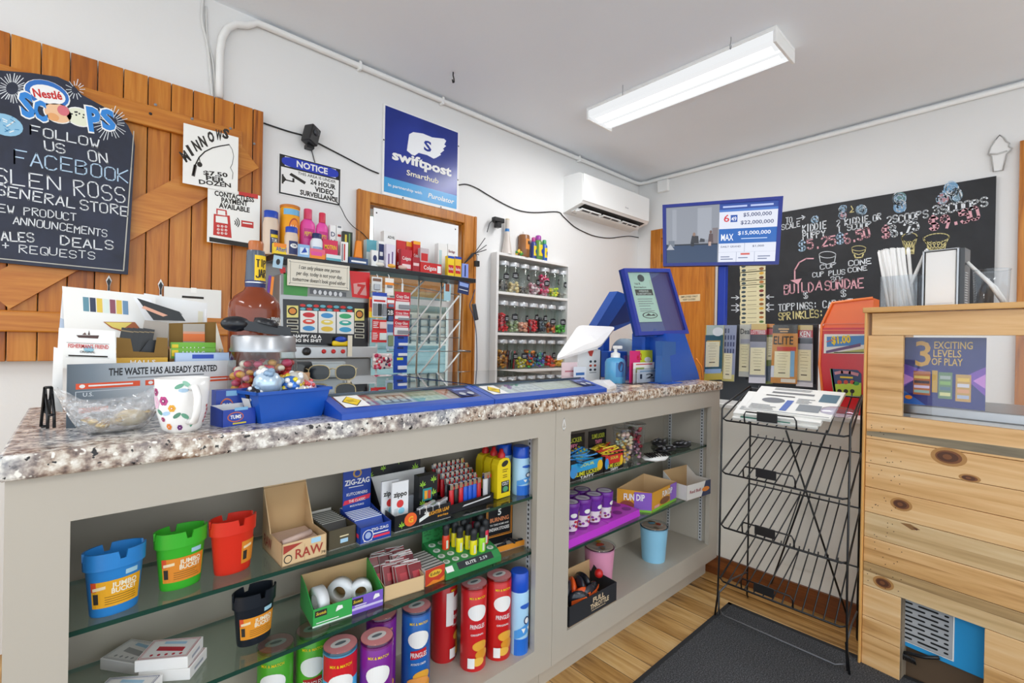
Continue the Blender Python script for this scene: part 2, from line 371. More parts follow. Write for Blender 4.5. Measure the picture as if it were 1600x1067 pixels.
# outside, beyond the window
SID = m_speckle('pale_blue_siding', [(.3, '9fc0cb'), (.7, 'bcd6dd')], 3, .6, 2.0, 0, (1, 1, 14))
e = MB(); e.box(1.2, 4.6, 4.1, 4.2, -.3, 2.0, SID)
for i in range(14): e.box(1.2, 4.6, 4.085, 4.1, -.3+i*.16, -.29+i*.16, mat('86a9b5'))
struct(e.build('exterior_wall'))
struct(MB().box(1.0, 4.6, 3.45, 4.2, 1.66, 1.72, mat('d99a55', .6)).box(1.0, 4.6, 3.42, 3.46, 1.64, 1.76, mat('a9672c', .6)).build('exterior_eave'))
e = MB(); e.box(2.3, 3.3, 4.04, 4.1, 1.18, 1.5, WHITE)
for i in range(9): e.box(2.36+i*.105, 2.375+i*.105, 4.02, 4.04, 1.2, 1.48, mat('6d7c86'))
for i in range(4): e.box(2.33, 3.27, 4.02, 4.04, 1.22+i*.07, 1.232+i*.07, mat('8b99a2'))
tag(e.build('wall_vent'), 'white slatted vent box on the blue house seen through the window', 'vent')
struct(MB().box(-1, 6, 3.0, 8, -.4, -.3, mat('8d9a7d', .9)).build('exterior_ground'))
# door in the right wall
at_ = lambda px, py: at(px, py, X=XR)
dl, dr, dz = at_(1033, 480).y, at_(1104, 480).y, 2.25
DOORM = m_wood('orange_door_veneer', [(0.2, 'a85a10'), (0.5, 'c6761c'), (0.85, 'd98f36')], 'Z', 'Y', 5., .35, .1, False)
d = struct(MB().box(XR-.012, XR-.001, dr, dl, 0.01, dz, DOORM).build('door_1'))
MB().box(XR-.02, XR-.012, dl-.01, dl+.02, 2.02, 2.1, mat('b08d4a', .3, 1)).build('hinge', d)
f = MB()
f.box(XR-.03, XR-.001, dl, dl+.11, 0, dz+.09, TRIM, .004); f.box(XR-.03, XR-.001, dr-.075, dr, 0, dz+.09, TRIM, .004); f.box(XR-.03, XR-.001, dr, dl, dz, dz+.09, TRIM, .004)
f.build('frame', d)
p = MB(); y0, y1 = at_(1095, 465).y, at_(1062, 465).y; zp = at_(1080, 471).z
p.box(XR-.016, XR-.012, y0, y1, zp, zp+.062, mat('e8d3a8', .4))
D = Dec(p, flat((XR-.016, (y0+y1)/2, zp), (0, -1, 0), (0, 0, 1)))
D.text('EMPLOYEES ONLY', 0, .036, .016, DK, .16); D.text('KEEP CLOSED', 0, .012, .014, DK, .12)
p.build('plate', d)
struct(MB().box(XR-.03, XR-.001, at_(1600, 300).y-.25, at_(1592, 300).y, 0, at_(1594, 222).z, TRIM, .004).build('trim_3'))

# ================================================================== counter
GRAN = m_granite()
ct = MB().box(-.09, 2.54, 1.10, 1.774, 1.008, ZT, GRAN, .006)
tag(ct.build('countertop'), 'long granite-look countertop over the two beige display cabinets', 'countertop')
def cabinet(x0, x1, ox0, ox1, oz0, r2, label, levels):
    t = thing('display_cabinet', label, 'cabinet', (x0, YF, 0), 0, 'display cabinets under the counter')
    L = lambda x: x-x0
    oz1, b = .922, 1.745-YF
    m = MB(); q = .022
    m.box(0, L(ox0), 0, q, .108, 1.008, TAUPE); m.box(L(ox1), L(x1), 0, q, .108, 1.008, TAUPE)
    m.box(L(ox0), L(ox1), 0, q, oz1, 1.008, TAUPE); m.box(L(ox0), L(ox1), 0, q, .108, oz0, TAUPE)
    m.build('frame', t)
    for xa, xb in ((0, L(ox0)-.03), (L(ox1)+.022, L(x1))): MB().box(xa, xb, q, b, .108, 1.006, TAUPE).build('side_panel', t)
    m = MB(); m.box(L(ox0)-.03, L(ox1)+.022, .285, .30, .108, 1.006, TAUPE_IN); m.build('back_panel', t)
    m = MB(); m.box(L(ox0)-.03, L(ox1)+.022, q, .285, oz0-.02, oz0, TAUPE); m.build('bottom_shelf', t)
    m = MB(); m.box(.0, L(x1), .06, .075, 0, .108, TAUPE); m.build('toe_kick', t)
    for xx, sg in ((L(ox0)-.03, 1), (L(ox1)+.022, -1)):
        for yy in (.05, .235):
            m = MB(); x_a, x_b = sorted((xx, xx+sg*.004)); m.box(x_a, x_b, yy, yy+.016, oz0, oz1+.02, LGREY)
            for k in range(44):
                zz = oz0+.012+k*.0165; x_a, x_b = sorted((xx+sg*.0035, xx+sg*.0046)); m.box(x_a, x_b, yy+.005, yy+.011, zz, zz+.008, DK)
            m.build('shelf_standard', t)
    for z in levels:
        m = MB(); X0, X1 = L(ox0)-.027, L(ox1)+.019
        m.box(X0, X1, .03, .262, z-.009, z, SHELF_GLASS)
        m.box(X0, X1, .0285, .0299, z-.009, z, SHELF_EDGE); m.box(X0, X1, .2621, .2632, z-.009, z, mat('9fb8ae', .2))
        g = m.build('glass_shelf', t)
        for x_a in (X0, X1-.022):
            for yy in (.045, .23): MB().box(x_a, x_a+.022, yy, yy+.02, z-.016, z-.0095, mat('b9ae98', .4)).build('shelf_clip', g)
    return t
cabL = cabinet(-.082, 1.242, -.003, 1.156, SB, 0, 'beige display cabinet with buckets and chip cans on its shelves', (S1, S2))
cabR = cabinet(1.2435, 2.545, 1.325, 2.449, SB+.003, 0, 'beige display cabinet with taffy boxes and cotton candy tubs inside', (S1, R2))
m = MB()                                                        # little white paint mark beside the seam
Dec(m, flat((0, 0, 0), (1, 0, 0), (0, 0, 1))).line([(0, .0), (.008, .03), (.016, .0), (.008, -.012), (0, 0)], .004, WHITE)
mk = m.build('paint_mark', cabR); mk.location = (.035, -.0005, .945)

# ================================================================== floor mat, ceiling things
tag(MB().box(-.6, 2.33, -2.2, .962, .0005, .009, m_speckle('charcoal_carpet', [(.3, '1d1e20'), (.5, '3a3b3e'), (.7, '66676a')], 220, .95, 4.0), .003)
    .box(-.6, 2.33, .945, .9625, .001, .0095, mat('222326', .8)).box(2.31, 2.3305, -2.2, .962, .001, .0095, mat('222326', .8)).build('floor_mat'), 'dark charcoal carpet mat on the plank floor', 'mat')
DIFF = m_emit('lamp_diffuser', 'f4f6f8', .66); TUBE = m_emit('lamp_tube_glow', 'ffffff', 3.0)
def fixture(cx, cy, label):
    t = thing('ceiling_light', label, 'light', (cx, cy, ZC))
    MB().box(-.14, .14, -.6, .6, -.02, 0, WHITE, .003).build('housing', t)
    m = MB(); pr = [(-.135, -.02), (-.125, -.062), (-.045, -.078), (.0, -.068), (.045, -.078), (.125, -.062), (.135, -.02)]
    m.prism([(x, -.585, z) for x, z in pr], (0, 1.17, 0), DIFF)
    for a, b in ((2, 3), (3, 4), (1, 2), (4, 5)):
        (xa, za), (xb, zb) = pr[a], pr[b]; f0, f1 = ((.12, .6), (.4, .88), (.45, .95), (.05, .55))[((2, 3), (3, 4), (1, 2), (4, 5)).index((a, b))]
        m.poly([(xa+(xb-xa)*f, y, za+(zb-za)*f-.0006) for f, y in ((f0, -.56), (f1, -.56), (f1, .56), (f0, .56))], TUBE)
    m.build('diffuser', t)
    for y in (-.6, .585): 
        MB().box(-.14, .14, y, y+.015, -.082, -.019, WHITE, .003).build('end_cap', t)
    lamp = bpy.data.lights.new('tube_lamp', 'AREA'); lamp.shape = 'RECTANGLE'; lamp.size = .2; lamp.size_y = 1.15; lamp.energy = LAMP_WATT
    lo = bpy.data.objects.new('tube_lamp', lamp); COL.objects.link(lo); lo.parent = t; lo.location = (0, 0, -.083)
    return t
fixture(2.70, 1.48, 'white double-tube ceiling light hung above the counter end')
for cx, cy, lb in ((-1.75, 1.3, 'unseen white double-tube ceiling light added along the plank shutter wall'), (.9, -1.5, 'unseen white double-tube ceiling light added behind the counter front'), (-1.75, -1.5, 'unseen white double-tube ceiling light added deepest in the shop')): fixture(cx, cy, lb)  # unseen extra fixtures, added out of view to light the shop from above
for px, py, lb in ((708, 118, 'small black hook in the ceiling above the blue sign'), (973, 138, 'small wire hook in the ceiling by the far end of the light'), (1142, 64, 'small wire hook in the ceiling by the near end of the light')):
    p = at(px, py, Z=ZC-.02); m = MB()
    m.tube([(0, 0, .02), (0, 0, 0), (.014, 0, -.012), (.02, 0, -.03), (.0, 0, -.042), (-.012, 0, -.03)], .004 if px < 800 else .002, BLACK if px < 800 else GREY)
    tag(m.build('ceiling_hook', None, p, .6), lb, 'hook')
# ================================================================== printed things: helpers
class Face(Dec):
    """a flat printed face standing in the room; uv() reads a place of the photograph on it"""
    def __init__(s, mb, O, UX, UY, loc):
        s.O, s.UX, s.UY = Vector(O), Vector(UX).normalized(), Vector(UY).normalized(); s.NN = s.UX.cross(s.UY); l = Vector(loc)
        Dec.__init__(s, mb, lambda u, v, e: s.O-l+s.UX*u+s.UY*v+s.NN*e)
    def uv(s, px, py):
        d = cf + cr*((px-800)/FPX) + cd*((py-533.5)/FPX); t = (s.O-CAMP).dot(s.NN)/d.dot(s.NN); q = CAMP+d*t-s.O
        return q.dot(s.UX), q.dot(s.UY)
    def wr(s, t, p0, p1, hp, m, hand=False, l=2, bold=0.012, wd=None, shear=0.0):
        a, b = s.uv(*p0), s.uv(*p1); h = math.hypot(*(x-y for x, y in zip(s.uv(p0[0], p0[1]-hp), a)))
        r = math.atan2(b[1]-a[1], b[0]-a[0]); w = math.hypot(b[0]-a[0], b[1]-a[1])
        if hand: s.chalk(t, a[0], a[1], h, m, w, wd, l, r)
        else: s.text(t, a[0], a[1], h, m, w, l, 'l', bold, r, shear)
    def ln(s, pts, wd, m, l=2, closed=False): s.line([s.uv(*p) for p in pts], wd, m, l, closed)
    def pg(s, pts, m, l=1): s.poly([s.uv(*p) for p in pts], m, l)
    def el(s, px, py, rx, ry, m, l=1, rot=0.0, n=20):
        a = s.uv(px, py); b = s.uv(px+rx, py); c = s.uv(px, py+ry); s.ell(a[0], a[1], math.dist(a, b), math.dist(a, c), m, l, n, rot)
def printf(D, w, h, spec):
    """print in fractions of the face: r rectangle, e ellipse, t text, g lines of small print, p polygon"""
    for q in spec:
        k = q[0]
        if k == 'r': D.rect(q[1]*w, q[2]*h, q[3]*w, q[4]*h, q[5], q[6] if len(q) > 6 else 1)
        elif k == 'e': D.ell(q[1]*w, q[2]*h, q[3]*w, q[4]*h, q[5], q[6] if len(q) > 6 else 2)
        elif k == 't': D.text(q[1], q[2]*w, q[3]*h, q[4]*h, q[5], q[6]*w if len(q) > 6 and q[6] else None, q[7] if len(q) > 7 else 3)
        elif k == 'g': D.lines(q[1]*w, q[2]*w, q[3]*h, q[4], q[5]*h, q[5]*h*.4, q[6], 3)
        elif k == 'p': D.poly([(a*w, b*h) for a, b in q[1]], q[2], q[3] if len(q) > 3 else 2)
def carton(name, label, cat, loc, w, h, d, base, spec=(), rz=0.0, group=None, side=(), top=(), rot=None, bev=0.0):
    """a closed printed box: x across, front at y=0"""
    m = MB(); m.box(-w/2, w/2, 0, d, 0, h, base, bev)
    if spec: printf(Dec(m, flat((-w/2, 0, 0), (1, 0, 0), (0, 0, 1))), w, h, spec)
    if side: printf(Dec(m, flat((-w/2, d, 0), (0, -1, 0), (0, 0, 1))), d, h, side)
    if top: printf(Dec(m, flat((-w/2, 0, h), (1, 0, 0), (0, 1, 0))), w, d, top)
    return tag(m.build(name, None, loc, rz, rot), label, cat, group)
def pbox(name, label, cat, px0, px1, py, Y, zb, d, base, spec=(), group=None, **k):
    xa, xb, zt = at(px0, py, Y=Y).x, at(px1, py, Y=Y).x, at((px0+px1)/2, py, Y=Y).z
    return carton(name, label, cat, ((xa+xb)/2, Y, zb), xb-xa, zt-zb, d, base, spec, 0.0, group, **k)
def open_box(m, w, d, h, mo, mi, th=.002, hf=None, hb=None, z=0.0):
    """a carton without a lid: hf front height, hb back height"""
    hf = hf or h; hb = hb or h
    m.box(-w/2, w/2, 0, d, z, z+th, mi)
    m.box(-w/2, w/2, 0, th, z, z+hf, mo); m.box(-w/2, w/2, d-th, d, z, z+hb, mi)
    for s in (-1, 1):
        x = s*(w/2-th/2); x0, x1 = x-th/2, x+th/2
        m.prism([(x0, 0, z), (x0, d, z), (x0, d, z+hb), (x0, d*.6, z+h), (x0, 0, z+hf)], (th, 0, 0), mo)
def sign(name, label, cat, TL, TR, BL, BR, Y, th, base, group=None):
    a, b, c, d = (at(*p, Y=Y) for p in (TL, TR, BL, BR))
    x0, x1, z0, z1 = (a.x+c.x)/2, (b.x+d.x)/2, (c.z+d.z)/2, (a.z+b.z)/2
    m = MB(); m.box(0, x1-x0, 0, th, 0, z1-z0, base); loc = (x0, Y, z0)
    D = Face(m, loc, (1, 0, 0), (0, 0, 1), loc); D.W, D.H = x1-x0, z1-z0
    return D, lambda: tag(m.build(name, None, loc), label, cat, group)
CH, CHB, CHP, CHY = mat('e2e6ea', .9), mat('b5cfe6', .9), mat('e0a9b2', .9), mat('dccf94', .9)
# ================================================================== left wall: plank shutter with chalkboard and notices
PLK = m_wood('orange_plank', [(0.1, '783a06'), (0.4, 'ad6112'), (0.6, 'c0751f'), (0.9, 'd38f3a')], 'Z', 'X', .083, .38, .38)
BAT = m_wood('orange_batten', [(0.1, '864208'), (0.4, 'b66a1a'), (0.6, 'c67e2a'), (0.9, 'd5963e')], 'X', 'Z', 3., .38, .1, False)
PX0, PX1, PZ0, PZ1 = -.36, .682, 1.134, 2.374
t = thing('plank_shutter', 'orange pine plank shutter with Z battens hung on the white wall', 'shutter', (PX0, 2.62, PZ0))
m = MB(); k = 0; x = 0.0
while x < PX1-PX0-.01:
    m.box(x+.001, min(x+.0815, PX1-PX0), 0, .028, 0, PZ1-PZ0, PLK, .003); x += .083
m.build('planks', t)
zt0, zt1 = at(168, 181, Y=2.6).z, at(168, 146, Y=2.6).z
zb0, zb1 = at(0, 518, Y=2.6).z, at(0, 484, Y=2.6).z
MB().box(0, .965-.02, -.024, 0, zt0-PZ0, zt1-PZ0, BAT, .006).build('batten', t)
MB().box(0, 1.02, -.024, 0, zb0-PZ0, zb1-PZ0, BAT, .006).build('batten', t)
A, B = at(-10, 462, Y=2.6), at(390, 244, Y=2.6); dv = Vector((B.x-A.x, 0, B.z-A.z)).normalized(); nv = Vector((-dv.z, 0, dv.x))
h2 = .062; P = [A-nv*h2, B-nv*h2, B+nv*h2, A+nv*h2]
m = MB(); m.prism([(p.x-PX0, -.022, p.z-PZ0) for p in P], (0, .022, 0), BAT)
m.build('brace', t)
for px, py in ((243, 164), (235, 178), (360, 201), (397, 225), (300, 186)):
    m = MB(); p = at(px, py, Y=2.598); m.lathe([(.006, 0), (.006, .002), (.003, .004)], GREY if px != 235 else DK, 10, T=Matrix.Translation((p.x-PX0, -.0245, p.z-PZ0)) @ Matrix.Rotation(PI/2, 4, 'X')).build('bolt', t)
# chalkboard
CBM = m_speckle('blue_black_slate', [(.35, '1a1f30'), (.65, '262c42')], 9, .55, 3.0, .5)
Yc = 2.575; loc = at(0, 409, Y=Yc); loc.x = -.30
t = thing('chalkboard', 'dark blue chalkboard with ice cream logo and chalk writing hung on the planks', 'chalkboard', loc)
m = MB(); D = Face(m, loc, (1, 0, 0), (0, 0, 1), loc)
outl = [(-22, 408), (200, 429), (211, 228), (209, 215), (200, 196), (186, 180), (150, 160), (128, 148), (112, 130), (90, 120), (50, 114), (-22, 108)]
pts = [D.uv(*q) for q in outl]; m.prism([(u, 0, v) for u, v in pts], (0, .014, 0), CBM); m.build('board', t)
m = MB(); D.mb = m
D.ln([(205, 262), (193, 423), (0, 404)], .004, mat('b9b7ad', .8)); D.ln([(209, 205), (205, 262)], .003, mat('b9b7ad', .8))
for tx, p0, p1, hp, c_ in (('FOLLOW', (48, 209), (160, 232), 14, CH), ('US', (71, 235), (107, 240), 14, CH), ('ON', (139, 252), (172, 256), 16, CH), ('FACEBOOK', (21, 254), (206, 286), 22, CHB),
    ('GLEN', (-11, 284), (100, 300), 23, CH), ('ROSS', (117, 306), (199, 316), 24, CH), ('GENERAL', (-6, 304), (121, 326), 16, CH), ('STORE', (125, 328), (203, 338), 15, CH),
    ('NEW PRODUCT', (-14, 329), (122, 346), 12, CH), ('ANNOUNCEMENTS', (20, 349), (170, 371), 12, CH), ('SALES', (-11, 374), (57, 378), 14, CH), ('DEALS', (96, 383), (180, 391), 14, CH), ('+', (4, 389), (17, 390), 12, CH), ('REQUESTS', (31, 394), (151, 406), 12, CH)):
    D.wr(tx, p0, p1, hp, c_, True, wd=.0045 if hp > 13 else .0032)
m.build('lettering', t)
m = MB(); D.mb = m
W2, B2 = mat('f4f4f2', .5), mat('2a6fc0', .45)
for cx, cy, n, R_ in ((19, 138, 26, 24), (172, 192, 26, 28), (118, 140, 14, 16)):
    for i in range(n):
        a = 2*PI*i/n+random.uniform(-.05, .05); r0, r1 = R_*.42, R_*random.uniform(.75, 1.05)
        D.ln([(cx+r0*math.cos(a), cy+r0*math.sin(a)), (cx+r1*math.cos(a), cy+r1*math.sin(a))], .0022, CH, 1)
D.el(74, 148, 34, 22, W2, 2); D.el(74, 147, 32, 20.5, B2, 3); D.el(75, 148, 26, 14, W2, 4); D.wr('Nestlé', (53, 151), (98, 156), 12, RED, False, 5, .03)
D.el(8, 195, 27, 17, mat('8fc0dd', .7), 1)
for i in range(18):
    a, b = random.uniform(-1, 1)*20, random.uniform(-1, 1)*12; D.ln([(10+a, 195+b), (10+a+random.uniform(-9, 9), 195+b+random.uniform(-5, 5))], .003, W2 if i % 2 else mat('4d93c4', .7), 2)
D.el(91, 177, 22, 16, W2, 3); D.el(91, 177, 20, 14.5, mat('efc39a', .6), 4); D.el(99, 173, 9, 8, mat('d9737d', .6), 5); D.el(83, 183, 9, 6, mat('e8a86d', .6), 5)
D.el(124, 183, 21, 15, W2, 3); D.el(124, 183, 19, 13.5, mat('e7ead2', .6), 4)
for i in range(7): D.el(124+random.uniform(-13, 13), 183+random.uniform(-8, 8), 1.4, 1.4, DK, 5)
for ch, p0, p1, hp in (('S', (34, 180), (56, 183), 34), ('C', (55, 186), (75, 189), 28), ('P', (139, 203), (160, 206), 34), ('S', (160, 200), (182, 203), 28)):
    D.wr(ch, (p0[0]-1.6, p0[1]+1.6), (p1[0]+1.6, p1[1]+1.6), hp+3, W2, False, 5, .06); D.wr(ch, p0, p1, hp, mat('2f86d6', .4), False, 6, .05)
m.build('logo', t)
# notices on the planks
INK = mat('2b2722', .7)
D, fin = sign('notice_paper', 'white paper selling minnows with a bent fishing rod drawing', 'notice', (285, 193), (371, 213), (287, 287), (373, 302), 2.562, .0015, PAPER)
for ch, x, y, r in zip('MINNOWS', (290, 299, 306, 315, 326, 337, 347), (253, 243, 236, 229, 221, 217, 214), (50, 46, 42, 36, 26, 16, 8)):
    a = D.uv(x, y); D.text(ch, a[0], a[1], .042, INK, .026 if ch != 'I' else .012, 2, 'l', .05, math.radians(r-14))
D.ln([(302, 273), (305, 258), (311, 246), (320, 237), (332, 231), (345, 228), (358, 226)], .005, INK); D.ln([(302, 274), (305, 259)], .013, mat('4b4440'))
D.el(312, 257, 4, 4, INK); D.ln([(311, 246), (313, 255)], .003, INK)
D.ln([(358, 226), (363, 234), (365, 244), (363, 256), (360, 262), (364, 270), (363, 280)], .002, INK)
for s_, p0, p1 in (('$7.50', (318, 273), (356, 277)), ('PER', (322, 281), (352, 285)), ('DOZEN', (311, 287), (361, 293))): D.wr(s_, p0, p1, 6.5, INK, False, 2, .03)
fin()
D, fin = sign('notice_paper', 'white notice with red card terminal for contactless payment', 'notice', (325, 292), (408, 304), (323, 379), (404, 387), 2.566, .0015, PAPER)
RD = mat('c3352f', .6); D.pg([(373, 299), (403, 304), (403, 311), (373, 306)], RD)
for s_, p0, p1, in (('CONTACTLESS', (335, 305), (397, 316)), ('PAYMENT', (346, 316), (387, 322)), ('AVAILABLE', (342, 324), (390, 332))): D.wr(s_, p0, p1, 7.5, INK, False, 2, .035)
D.pg([(334, 334), (359, 337), (362, 372), (333, 367)], RD); D.pg([(337, 337), (355, 339), (356, 350), (337, 347)], PAPER, 2); D.pg([(338, 324.5+1), (354, 327.5+1), (355, 336), (338, 334)], RD, 1); D.pg([(340, 328), (352, 330), (352, 337), (340, 335)], PAPER, 2)
for i in range(3):
    for j in range(3): D.el(341+i*6, 353+j*5.4+i*.6, 2, 1.8, PAPER, 2); D.el(341+i*6, 353+j*5.4+i*.6, 1, .9, RD, 3)
for r in (4, 7, 10): D.ln([(364+r*math.cos(a), 348+r*math.sin(a)) for a in (-.8, -.3, .2, .7)], .004, INK)
D.pg([(377, 344), (396, 347), (396, 357), (377, 354)], RD); D.pg([(379, 347), (394, 349), (394, 351), (379, 349)], PAPER, 2)
D.pg([(327, 370), (389, 380), (388, 387), (327, 377)], INK, 1); fin()
D, fin = sign('notice_paper', 'plain white sheet taped low on the planks behind the greeting cards', 'notice', (256, 449), (345, 452), (256, 500), (346, 500), 2.612, .0015, PAPER)
D.rect(D.W*.3, D.H*.68, D.W*.68, D.H*.75, INK); D.rect(D.W*.45, D.H*.86, D.W*.55, D.H*1.02, mat('fbfaf5', .3)); fin()
for px, py, lb in ((170, 447, 'black arrow-shaped tag hung under the chalkboard corner'), (251, 453, 'black arrow-shaped tag hung beside the plain white sheet')):
    p = at(px, py, Y=2.612); q = at(px, py-18, Y=2.612); h = q.z-p.z; m = MB()
    for s_, mm, y in ((1.0, WHITE, 0.0), (.72, BLACK, -.002)):
        o_ = [(-.15, -.55), (-.12, .05), (-.32, .55), (0, 1), (.32, .55), (.12, .05), (.15, -.55)]
        m.prism([(a*h*.62*s_, y, h*.15+(b-.2)*h*s_) for a, b in o_], (0, .004, 0), mm)
    tag(m.build('hanging_tag', None, (p.x, 2.612, p.z)), lb, 'tag', 'hanging tags')
# ================================================================== left wall: camera, signs, cables, conduit
def cable(name, label, pts, Y, r, m, **k):
    P = [at(*q, Y=Y) for q in pts]; o = P[0]; mm = MB(); S = []
    for i in range(len(P)-1):                                    # smooth the run
        a, b, c, d = P[max(i-1, 0)], P[i], P[i+1], P[min(i+2, len(P)-1)]
        for q in range(5):
            f = q/5; S.append(.5*((2*b)+(c-a)*f+(2*a-5*b+4*c-d)*f*f+(3*b-a-3*c+d)*f**3))
    S.append(P[-1]); mm.tube([p-o for p in S], r, m, 6)
    return tag(mm.build(name, None, o), label, 'cable', **k)
cable('wall_cable', 'black cable running from the plank shutter past the camera to the blue sign', [(413, 192), (417, 194), (450, 205), (478, 213), (494, 222), (540, 246), (575, 264), (592, 271)], YB-.006, .0042, BLACK)
cable('wall_cable', 'thin black cable dropping from the camera behind the notice sign', [(484, 221), (487, 235), (492, 254)], YB-.004, .0025, BLACK)
cable('wall_cable', 'thin black cable sagging from the notice sign to the window casing', [(515, 302), (531, 322), (541, 341), (552, 354), (566, 364), (575, 374)], YB-.028, .0025, BLACK)
cable('wall_cable', 'black cable from the blue sign down to the white air conditioner', [(717, 289), (729, 288), (745, 294), (765, 306), (790, 320), (812, 329), (835, 332), (871, 331), (880, 338), (896, 353), (912, 362), (930, 369), (952, 372), (970, 370), (985, 369), (1002, 372)], YB-.006, .0042, BLACK)
t = thing('security_camera', 'small black security camera on the wall above the notice sign', 'camera', at(486, 212, Y=YB-.045))
R_ = Matrix.Rotation(.5, 4, 'Z') @ Matrix.Rotation(.28, 4, 'Y')
m = MB(); m.box(-.032, .032, -.03, .03, -.05, .05, mat('1b1b1d', .35), .006, R_); m.build('body', t)
m = MB(); T2 = R_ @ Matrix.Translation((0, -.031, .015)) @ Matrix.Rotation(PI/2, 4, 'X')
m.lathe([(.017, 0), (.017, .006), (.011, .008)], mat('3a3b40', .15), 16, T=T2); m.build('lens', t)
m = MB(); m.box(-.02, .02, -.0, .045, -.066, -.045, BLACK, .003); m.build('mount', t)
D, fin = sign('warning_sign', 'white and blue notice sign about video surveillance, black border', 'sign', (435, 239), (533, 263), (435, 305), (532, 321), YB-.004, .003, WHITE)
BL2 = mat('1d37b4', .4); W_, H_ = D.W, D.H
D.rect(.004, .004, W_-.004, H_-.004, BLACK, 1); D.rect(.012, .012, W_-.012, H_*.68, WHITE, 2)
D.rect(.03, H_*.72, W_-.03, H_*.95, WHITE, 2)
D.poly([(W_*.5+W_*.455*math.copysign(abs(math.cos(a))**.35, math.cos(a)), H_*.835+H_*.12*math.copysign(abs(math.sin(a))**.7, math.sin(a))) for a in [2*PI*i/40 for i in range(40)]], BL2, 3)
D.text('NOTICE', W_*.52, H_*.765, H_*.15, WHITE, W_*.5, 4, 'c', .03)
D.text('THIS AREA IS UNDER', W_*.6, H_*.585, H_*.07, INK, W_*.62, 3); D.text('24 HOUR', W_*.7, H_*.42, H_*.115, INK, W_*.42, 3, 'c', .04)
D.text('VIDEO', W_*.72, H_*.26, H_*.115, INK, W_*.32, 3, 'c', .04); D.text('SURVEILLANCE', W_*.64, H_*.1, H_*.115, INK, W_*.62, 3, 'c', .04)
D.poly([(W_*.16, H_*.52), (W_*.19, H_*.58), (W_*.42, H_*.44), (W_*.40, H_*.37)], INK, 3); D.rect(W_*.05, H_*.27, W_*.075, H_*.5, INK, 3); D.poly([(W_*.075, H_*.3), (W_*.075, H_*.47), (W_*.12, H_*.39)], INK, 3); D.rect(W_*.1, H_*.36, W_*.24, H_*.39, INK, 3); D.rect(W_*.21, H_*.37, W_*.24, H_*.46, INK, 3)
fin()
SWB = m_speckle('sign_blue', [(.4, '1a2f86'), (.6, '22399a')], 3, .25, 2.0)
D, fin = sign('wall_sign', 'square royal blue parcel sign with white winged letter, light blue foot', 'sign', (600, 163), (720, 206), (596, 303), (714, 331), YB-.008, .006, WHITE)
W_, H_ = D.W, D.H; D.rect(.012, .018, W_-.014, H_-.008, SWB, 1); D.rect(.012, .018, W_-.014, H_*.2, mat('3a9cd6', .3), 2)
D.poly([(W_*(.545+(a-.545)*1.25), H_*(.7+(b-.7)*1.15)) for a, b in ((.34, .58), (.36, .75), (.40, .785), (.50, .805), (.6, .80), (.73, .83), (.755, .815), (.735, .77), (.755, .76), (.72, .72), (.735, .71), (.69, .66), (.7, .65), (.65, .605), (.62, .585), (.55, .60), (.46, .595), (.42, .555), (.39, .555))], mat('f4f5f7', .4), 2)
D.text('S', W_*.555, H_*.635, H_*.115, SWB, W_*.1, 3, 'c', .03); D.text('swiftpost', W_*.5, H_*.42, H_*.105, WHITE, W_*.78, 3, 'c', .04)
D.text('Smarthub', W_*.5, H_*.285, H_*.06, mat('f3ecd0', .5), W_*.42, 3); D.text('In partnership with', W_*.28, H_*.105, H_*.032, WHITE, W_*.42, 3); D.text('Purolator', W_*.75, H_*.09, H_*.055, WHITE, W_*.36, 3, 'c', .02, 0, .25)
for a, b in ((.01, .6), (.985, .82), (.985, .4), (.25, .012), (.75, .012)): D.ell(W_*a, H_*b, .005, .005, mat('2c2c30'), 4, 10)
fin()
m = MB(); z0 = ZC-.03; o = Vector((.36, YB-.02, 0))                # conduit, bent down at its left end
pth = [at(343, 153, Y=YB-.02), at(343, 120, Y=YB-.02), at(344, 80, Y=YB-.02), at(347, 60, Y=YB-.02), at(355, 45, Y=YB-.02), at(368, 38, Y=YB-.02), at(385, 40, Y=YB-.02)]
xe = pth[-1].x+.05; pth += [Vector((xe, YB-.02, z0)), Vector((XR-.1, YB-.02, z0)), Vector((XR-.04, YB-.035, z0)), Vector((XR-.02, YB-.1, z0)), Vector((XR-.02, -2.9, z0))]
m.tube([p-o for p in pth], .017, WHITE, 8)
t = thing('conduit', 'white pipe conduit along the ceiling edge, bent down above the planks', 'pipe', o)
m.build('pipe', t)
m = MB(); p = at(1037, 291, X=XR-.02); m.box(-.045, 0, -.055, .055, -.055, .055, WHITE, .006); j = m.build('junction_box', t); j.location = p-o+Vector((.02, 0, 0))
for px in (560, 690, 905): 
    p = at(px, 200, Y=YB-.02); MB().box(p.x-o.x-.008, p.x-o.x+.008, -.02, .02, z0-.026, z0+.022, WHITE, .003).build('strap', t)
WC = mat('dcdbd8', .5)
cable('wall_cable', 'white cable dropping from the ceiling behind the planks, left of the conduit', [(318, -6), (316, 12), (316, 35), (324, 70), (328, 110), (333, 165)], YB-.008, .006, WC)
cable('wall_cable', 'thin white cable beside the bent conduit above the planks', [(322, 10), (324, 60), (333, 100), (338, 165)], YB-.006, .004, WC)
